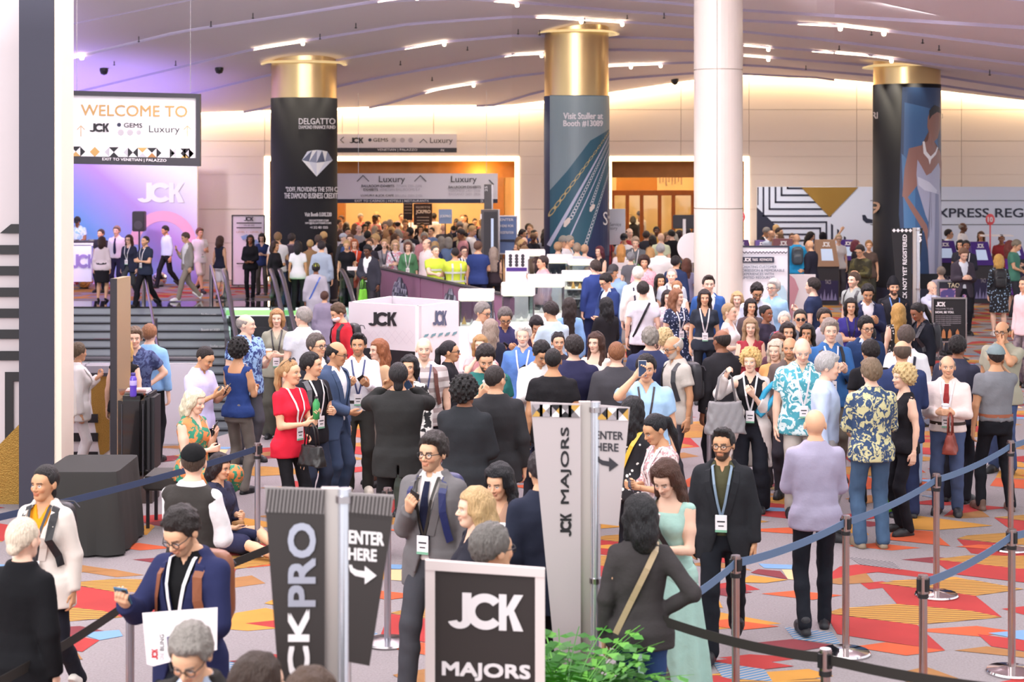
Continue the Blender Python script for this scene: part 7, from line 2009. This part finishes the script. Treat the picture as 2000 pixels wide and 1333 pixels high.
104 668 1.62 20|f b short 6a5a48|blazer ece6de,ece6de|skinny e9dfd4|dd s||person in cream mostly hidden behind the dark column
243 666 1.57 176|f a lob d8b070|tank 242326|skinny 242326|dd s d=18.95|up|person with straight blond bob in black sleeveless top
264 640 1.66 10|m a side 7a6452|sshirt/floral:51608a:16 2b3560|trousers c4b49c|dh w lean=6 fat=1.08 d=19.5||person in navy leaf print shirt and beige trousers, hand on hip
292 636 1.64 172|m a short 9a6a4a|shirt 8fbdec|trousers 222226|dh s fat=1.08 d=20|tuck|person in sky blue shirt and black trousers leaning away by the stairs
668 592 1.66 -60|m b wavy 5a4634|long cc2f3c|trousers 33343c|dd s hp=25|mask,bp2a2a2e|person in red top with white face mask by the cube
"""
FAR = """
152 427 1.74 2|m d short+cap 2a2220|sshirt/floral:8fb8d8:10 c8d4ee|trousers 3a3a44|gg s hp=25 d=47 zf=.25|hat2a2a30|person in pale print shirt and dark cap working the DJ controller
197 448 1.70 -20|m b short 3a2c28|tee 33303c|trousers 2b2b33|dd s||person in black beside the pale jacket near the DJ booth
199 462 1.64 178|f b lob 3a2422|long e6d8de|skirt 242228|dd s|heels|person in pale jacket and short black skirt seen from behind
228 442 1.80 -10|m a side 8a7466|shirt e9e4f2|trousers 2c2c44|dd s|tie2c3050,tuck|person in white shirt with long dark tie
252 459 1.68 -15|f a long 4a2c28|blazer 34384c,34384c|trousers 4a4c50|dd w|g,lan|person in navy jacket striding left
284 461 1.74 -35|m b buzz 2a2226|sshirt 2d3448|trousers 1f1e24|tt w|lan,b|person in dark shirt with white lanyard walking left
325 441 1.74 -50|m c short 1d181a|shirt c6d2ec|trousers 25242a|dd w hp=15|tuck,b|person in pale blue shirt and black trousers before the pink glow
366 454 1.74 -60|m b short 5a4a44|open 9a9690,f0f0f0|trousers 9a9084|Pd W hp=20|shoef0f0f0,phR|person in loose grey shirt and beige trousers walking and reading a phone
390 446 1.74 40|m b side 6a4a38|tee f0eef0|shorts e6dcd4|dt w|lan|person in white T-shirt and pale shorts
430 461 1.62 150|f b lob 4a302a|tank 2a2a3c|shorts e8e4ea|dd s|lan|person in dark sleeveless top and white shorts
489 459 1.66 2|f d long 1f1a1c|shirt 1f1e24|skinny 1f1e24|gg n||person in black uniform standing before the white directory board
537 471 1.64 60|f c lob 3a2620|long 232228|skinny 232228|dt s||person in black top at the escalator end, left of the dark column
570 456 1.76 172|m b short+cap 3a3030|vest 4f4752,9a8088|trousers 3a3a44|dd s|hat2a2a34|person in grey waistcoat and cap below the diamond print column
582 471 1.66 178|f c lob 201c22|tee eceaf2|skinny 2a2a30|dd s||person in white T-shirt with dark bob seen from behind
628 471 1.74 176|m b short 2a2226|shirt a3b0c4|trousers 8c98ac|dd s||person in grey-blue shirt seen from behind at the escalator top
622 459 1.72 165|m b short 5a4a44|shirt eae6ea|trousers 5a5a64|dd s||person in white shirt behind the grey-blue shirt
643 456 1.66 -20|f a short 8a6a50|tee d9c8b0|trousers 5a5a64|dd s||person in sand T-shirt behind the diamond column foot
671 456 1.74 60|m a buzz+cap 8a8a90|shirt 46464e|trousers 3a3a42|dd s|hatb4b8c4|person in dark shirt and pale cap beside the orange top
684 458 1.74 -5|m a short 6a4a3a|tee 44588a|trousers 3a3a42|dd s||person in blue T-shirt just behind the pale cap
692 467 1.66 8|f a long b0623c|long dc5238|skirt dc5238|dt s|lan|person in long orange-red dress with red hair
722 466 1.70 -5|f b short 5a3c30|tee 33303a|trousers 3a3a42|dd s||person in black next to the orange-red dress
720 478 1.74 -25|m e short 1d1b20|jacket 3a3a44,f0f0f4|trousers 3c3a40|gd s hp=18|tsR7fd048|person in dark suit carrying a bright green bag
751 467 1.66 0|f a short d0a878|vneck 9a98a0|trousers 5a5a64|dd s|lan3a3a50|person in grey top with dark lanyard at the parapet
772 469 1.66 4|f a bob d9b48c|mid/floral:d88aa0:14 dfe0ec|trousers 5a5a64|tt s|g,xs2a2a3a|person in pastel print blouse and glasses at the parapet
797 473 1.64 0|f a bob 6a4438|mid 5a8c66|trousers 5a5a64|dd s|lan|person in green cardigan over white at the parapet
834 466 1.78 -50|m a ring 8a7468|shirt e8d8d8|trousers 5a5a64|dd s fat=1.12||person in pale pink shirt left of the first yellow vest
850 480 1.74 30|m a buzz 5a5450|tee c8e04a|trousers 9a9284|ff s fat=1.15 d=36.2|hv|person in yellow safety vest leaning on the parapet, nearest the escalator
889 483 1.75 -165|m b buzz 2a2426|tee cfe34a|trousers 9a9284|ff s fat=1.15 d=35.2|hv|person in yellow safety vest leaning on the parapet, right of the other vest
906 481 1.62 20|f a short 4a2c34|mid/vstripe:33384c:5 dfe0e8|trousers 3a3a42|tp s|g,phL|person in striped blouse next to the yellow vests
934 471 1.78 160|m b short 6a4c40|tee 33437c|trousers 2e3450|pd s fat=1.12||person in dark blue T-shirt seen from behind at the parapet end
964 483 1.62 182|f a vlong a8968c|halter 3a3038|skinny 2a2a33|td s||person with long ashen hair and bare back at the parapet end
921 437 1.74 60|m b short 2a2226|shirt 6a74b0|trousers 3a3a42|dd s||person in periwinkle shirt beside the tall dark kiosk
900 449 1.76 -20|m e short 1d1b20|jacket 2e2c34,e8dcb0|trousers 3a3a42|dd s|B|person in black jacket with cream scarf in the portal crowd
892 431 1.66 -20|f b bob 1d1b20|tee 3c4a9a|trousers 3a3a42|dd s||person in bright blue top beneath the pale blue portable sign
866 438 1.72 170|m a bald e8e0da|tee 5a5a64|trousers 3a3a42|dd s||person with shaved white head under the pale blue portable sign
1033 437 1.76 60|m b short 241c1c|shirt 2d3a3c|trousers 2b2b33|dd s||person in dark green shirt left of the teal banner column
1044 449 1.66 50|f b bun 1d1b20|tank 33303a|trousers 2b2b33|dd s||person in black with tied hair left of the teal banner column
1024 463 1.72 200|m a bald d0a090|tee d8d4dc|trousers 2b2b33|dd s||person with bald head at the foot of the teal banner column
1060 500 1.74 -70|m b short 3a2c2c|shirt/plaid:b08090:14 e6c0c4|trousers 4a4a52|Pd s fat=1.15|susp3a3a44,phR|person in pink checked shirt with braces among the showcases
1090 473 1.76 175|m a short b08a68|jacket 3a3c50,3a3c50|trousers 2b2b33|dd s||person in slate jacket in front of the teal banner column
1127 475 1.74 178|m a short a08a78|tee c4c8d4|trousers 5a5a64|dd s||person in pale grey T-shirt in front of the teal banner column
1142 478 1.66 160|f a short d0a888|mid e8b8b8|trousers 5a5a64|dd s||person in pale pink top in front of the teal banner column
1171 481 1.66 -40|f a lob 5a2434|dress 26242a|dress_skirt 26242a|tt s|hbRd8c8b8|person in black dress with wine red hair
1183 455 1.66 -10|f b long 5a3434|tee b04048|trousers 3a3a42|dd s||person in red top behind the black dress
1216 443 1.76 0|m c bald 3a2c2c|tee 3a3a44|trousers 3a3a42|dd s|b|person in black beside the white Service sign
1219 456 1.74 -10|m b short+cap 2a2226|tee ecE8ec|trousers 5a5a64|dd s hp=20|hat26262e|person in white T-shirt and black cap under the Service sign
1213 478 1.64 175|f a long d89a5a|long ecdfe2|trousers b0a8ac|dd s||person in cream blouse with strawberry blond hair seen from behind
1241 463 1.78 -4|m a side b09a88|sshirt 63666e|trousers 4a4a52|gg s fat=1.12 hp=15|lan|person in grey shirt with white lanyard before the golden glass doors
1262 451 1.74 176|m b short 3a3030|jacket 3c3f48,3c3f48|trousers 2b2b33|dd s||person in dark suit seen from behind before the golden glass doors
1282 443 1.70 0|m e short 1d1b20|tee c08a3c|trousers 3a3a42|dd s||person in mustard top at the glass doors
1291 455 1.76 150|m a bald dca898|tee dfe8c8|trousers 8a8a92|dd s fat=1.1||person in pale lime T-shirt beside the ferns
1270 484 1.62 165|f a lob c89a68|tee 4a3a3a|trousers 3a3a42|dd s||person with amber hair in dark top by the white T-shirt back
1290 476 1.78 178|m b short a4a4a8|polo f4f2f4|trousers 2a3050|dd s fat=1.08||person in bright white polo shirt seen from behind
1258 500 1.74 -2|m b curly 3a2624|sshirt/dots:e87a90:30 f0b8c4|trousers 5a5a64|dd s|b|person in pink shirt with brown curls
1320 500 1.74 150|m b short 221c20|jacket 2e3a5c,eef0f4|trousers 2b3048|dd s||person in navy suit beside the round white sign
1341 505 1.64 170|f b long 5a3428|tee 8a88a8|trousers 3a3a42|dd s||person in lilac top right below the round white sign
1232 493 1.62 172|f a wavy 8a8a90|tee 6a6a72|trousers 3a3a42|dd s||person in grey with shaggy grey hair behind the ivory shirt
# kiosk area
1493 444 1.74 60|m c short 8a8684|jacket 2a2a33,f0f0f4|trousers 2b2b33|dd s hp=25||person in black suit bending over the leftmost violet kiosk
1503 449 1.74 30|m b ring b08a78|shirt ccd6ea|trousers 5a5a64|gg s hp=30||person in pale shirt with bald crown beside the kiosk bender
1522 445 1.72 50|m b short 3a2c2c|tee d0dae8|trousers 5a5a64|dd s||person in ice blue T-shirt at the striped maze wall
1556 457 1.78 176|m b bald d0a890|sshirt 2fa0dc|trousers 22303c|pp s hp=10|bp44505c|person in bright blue shirt with grey backpack at the rose kiosk
1584 469 1.74 -130|m b bald b08a70|jacket 2c2c3a,f0f0f4|trousers 2b2b33|gd s hp=15||person in dark suit with bald head at the bronze kiosk
1607 454 1.70 170|f b short+scarf 26242a|long 26242a|trousers 26242a|vd s|hat26242a|person in black headscarf raising one arm with a phone
1638 458 1.66 0|f a short c8b090|tee ece8ea|trousers 5a5a64|dd s|g|person in white with glasses behind the bronze kiosk
1672 469 1.66 70|f a bob 6a2c3c|long 2a2830|trousers 2a2830|pp s|lan|person in black with wine coloured bob at the violet kiosk
1682 478 1.78 -40|m b short 2d2424|long/blotch:55502c:6 33301f|trousers 3a3a34|tt s hp=20 fat=1.1|g|person in camouflage sweatshirt looking at the hands
1697 470 1.66 -10|f b wavy 9a7048|tee 5a4a44|trousers 3a3a34|dd s||person with fuzzy brown hair behind the camouflage sweatshirt
1853 448 1.74 70|m b short 221c20|shirt eef0f4|trousers 5a5a64|dd s|g|person in white shirt standing behind the kiosks
1876 469 1.70 -30|f b bob 221c20|tee 3a3a44|trousers 3a3a42|dd s||person in black right of the portrait column
1887 470 1.74 -10|m d short 1d1b20|shirt 2e2e3a|trousers 2b2b33|tt s|lan|person in black shirt with white card behind the brown jacket
1880 484 1.78 4|m a short 7a5a48|jacket 4a4450,dfe6f2|trousers 25252d|tt s hp=25|b|person in brown-grey blazer and pale shirt looking down
1956 458 1.66 -20|m d buzz 1d1b20|tee a03c40|trousers 3a3a42|dd s||person in dark red behind the white shelf board
1980 468 1.76 60|m b short 8a8070|tee 4f8474|trousers 3a3a42|gg s hp=25||person in green T-shirt at the right edge kiosk
1973 470 1.70 100|f a long 7a3a34|dress 6b3a9c|dress_skirt 6b3a9c|tt s|heels,shoef0e8e8|person in violet dress with auburn hair
1951 497 1.66 172|f a lob d2a458|long/dots:a8c8e8:24 1f2028|skirt/dots:a8c8e8:24 1f2028|dd s|bp1f2026,shoee8e0dc|person in black sequinned dress with black rucksack
1870 527 1.62 180|f a long d2a468|tee c8bcc4|trousers 5a5a64|dd sit d=36.5||person with golden hair right above the nightlife poster
1838 535 1.66 178|m a short 8a7c74|tee 9a94a4|trousers 5a5a64|dd sit d=36||person in lilac-grey T-shirt above the nightlife poster
1820 548 1.72 20|m a bald e8c8b8|shirt d0d4ea|trousers 5a5a64|mc sit d=31.4||person in pale shirt covering the mouth beside the nightlife poster
2003 540 1.74 -60|m b short 3a3030|shirt e8ccd0|trousers/blotch:8a7c80:8 6a5c68|dd s||person in pale pink shirt at the right edge
1480 500 1.6 20|m b short 3a3030|shirt e8ccd0|trousers 6a5c68|dd s||person hidden behind the keynote sign
"""
def run(txt):
    for ln in txt.strip().split('\n'):
        ln = ln.strip()
        if not ln or ln[0] == '#': continue
        try: P_(ln)
        except Exception as e:
            print('ROW FAIL', ln, e); raise
run(ROWS.replace('tsRa 6', 'tsR78c83c').replace('ba|', '|').replace('halter/ ', 'halter '))
run(FAR.replace('ecE8ec', 'ece8ec').replace('1480 500 1.6 20|m b short 3a3030|shirt e8ccd0|trousers 6a5c68|dd s||person hidden behind the keynote sign\n', ''))
flush()
# people riding the escalator away from the camera
person(XD(617, 37.5), 37.5, -.42, 1.70, 184, 'm', SK['d'], 'short+cap', '2a2426', 'robe', 'b7b3c0', 'trousers', 'b0acb8', 'dd', 's', v=.03, label='person in grey tunic and bright yellow cap riding the escalator', ex='hatd8e44a,xs4a6ac0')
person(XD(634, 36.4), 36.4, -.92, 1.66, 170, 'm', SK['b'], 'short', '5a3c34', 'robe', '9a90a8', 'trousers', '8a8098', 'xd', 's', v=.03, label='person in long mauve tunic holding the escalator handrail', ex='')
# dense crowd: many small figures around and inside the portals
rnd = random.Random(11)
TOPC = [('black', ['25242a', '2d2b33', '1f1e24']), ('white', ['ece8ea', 'e0dce4']), ('blue', ['4a5a8c', '7088b0', '33406c']), ('red or pink', ['b04048', 'c87a80', 'd89aa0']), ('grey', ['7c7a84', '9a98a0']), ('tan', ['b89a78', '9a7a5c'])]
def crowd(n, xr_, dr_, place, taken, ok=lambda X, d: True):
    k = tries = 0
    while k < n and tries < n*30:
        tries += 1
        d = rnd.uniform(*dr_); X = rnd.uniform(*xr_)
        if any((X-a)**2+(d-b)**2 < (r+.25)**2 for a, b, r in STAT+[(1.3, 38, .5), (XD(1308, 38), 38, .7), (XD(1285, 40), 40, .7), (XD(1336, 41), 41, .4)]): continue
        if not ok(X, d) or any((X-a)**2+(d-b)**2 < .30 for a, b in taken): continue
        taken.append((X, d)); k += 1
        cn, cc = TOPC[rnd.choices(range(6), (40, 18, 14, 10, 10, 8))[0]]
        fem = rnd.random() < .45
        yw = rnd.choice([0, 20, -30, 65, -70, 180, 170, -160, 10]); gk = rnd.choice(['tee', 'shirt', 'long', 'vneck'] if cn != 'black' else ['tee', 'jacket', 'long']); bc_, bn_ = rnd.choice([('2b2b33', 'black'), ('3a3a44', 'charcoal'), ('4a5a7c', 'blue'), ('5a5650', 'brown')]); hp_ = rnd.choice([0, 0, 18])
        lab = 'person in %s %s, %s trousers, %s%s, %s' % (cn, {'tee': 'T-shirt', 'shirt': 'collared shirt', 'long': 'jumper', 'vneck': 'V-neck', 'jacket': 'jacket'}[gk], bn_, 'facing away' if abs(yw) > 150 else 'facing us' if abs(yw) < 40 else 'turned right' if yw > 0 else 'turned left', ', head bowed' if hp_ else '', place)
        person(X, d, 0, rnd.uniform(1.6, 1.68) if fem else rnd.uniform(1.7, 1.84), yw, 'f' if fem else 'm', SK[rnd.choice('aabbbccde')],
               rnd.choice(['long', 'lob', 'bob', 'bun']) if fem else rnd.choice(['short', 'short', 'side', 'buzz', 'ring', 'wavy']), rnd.choice(['241c1c', '2a2226', '5a3c2c', '8a6a4c', 'c8a470', '9a948c', '1a1718']),
               gk, rnd.choice(cc)+',ece8ea', 'trousers', bc_,
               rnd.choice(['dd', 'pd', 'dt', 'gg', 'dd']), 's', v=.036, label=lab, group='people '+place, hp=hp_)
taken = [(o.location.x, o.location.y) for o in bpy.data.objects if o.name.startswith('person') and o.parent is None]
far_ok = lambda X, d: abs((X/d*F+1000)-870) > 16 or d < 45
crowd(78, (-6.7, -.5), (43.5, 60), 'at the golden portal', taken, far_ok)
crowd(16, (-5.8, -1.2), (39.8, 43.4), 'behind the parapet', taken)
crowd(16, (.0, 1.3), (38, 47), 'by the blue board', taken)
crowd(10, (2.9, 4.6), (56.4, 60), 'behind glass doors', taken)
crowd(16, (2.3, 4.9), (36.5, 47), 'near the ferns', taken)
crowd(8, (6.5, 12.5), (43.6, 47.5), 'behind the kiosks', taken, lambda X, d: abs(X-9.6) > 1.3)
# loose belongings: scarf on the arm and the printed sheet under the arm
s_ = 362.0; d = F/s_
e = empty('printed_sheet', (XD(340, d-.42), d-.42, ZD(1240, d-.42))); tag(e, 'large white printed sheet hanging below the navy blazer wearer', 'paper')
pgn = lambda nm, pts, m, off=0, t=.003: under(pg(nm, pts, d-.42-off, m, None, t), e)
pgn('sheet', [(278, 1198), (425, 1187), (424, 1270), (300, 1302), (287, 1298)], M_white)
for s__, x0, y0, x1, y1, m in (('BLING', 312, 1240, 320, 1272, M_dark), ('ONE', 312, 1276, 320, 1290, M_greyt)): under(tx(s__, x0, y0, x1, y1, d-.426, m, None, 0, rot=1), e)
under(jck(296, 1268, 308, 1290, d-.426, mat('print_red', 'c8303c', .5), None, rot=1), e)
pgn('jewel_print', [(326, 1245), (340, 1240), (346, 1252), (342, 1272), (333, 1280), (327, 1262)], mat('print_indigo', '4a4478', .5), .004, .002)
d = 3300/190.0-.25
e = empty('teal_scarf', (XD(1508, d), d, 0)); tag(e, 'turquoise scarf draped over the arm of the white cardigan wearer', 'scarf')
pts = [W(x, y, d) for x, y in ((1528, 752), (1510, 750), (1495, 765), (1484, 785), (1478, 805), (1485, 812), (1497, 800), (1508, 782), (1520, 768), (1530, 756))]
mb = MB().tube(pts, .035, 10, .028); under(mb.build('cloth', mat('turquoise_cloth', '2e9cc4', .7, bump=.5, bscale=20), None, smooth=2), e)

# stools under the people sitting by the posters
for x_, d_, lb in ((1870, 36.5, 'low stool under the golden haired person behind the nightlife poster'), (1838, 36, 'low stool under the lilac-grey T-shirt wearer'), (1820, 31.4, 'low stool under the pale shirt wearer beside the info sign')):
    e = empty('stool', (XD(x_, d_), d_+.02, 0)); tag(e, lb, 'stool')
    MB().cyl((0, 0, .38), (0, 0, .42), .18, n=20).build('seat', M_dark, e, smooth=True)
    for a in range(4): MB().cyl((.13*math.cos(a*PI/2+.8), .13*math.sin(a*PI/2+.8), 0), (.1*math.cos(a*PI/2+.8), .1*math.sin(a*PI/2+.8), .38), .012, n=8).build('leg', M_steel, e)
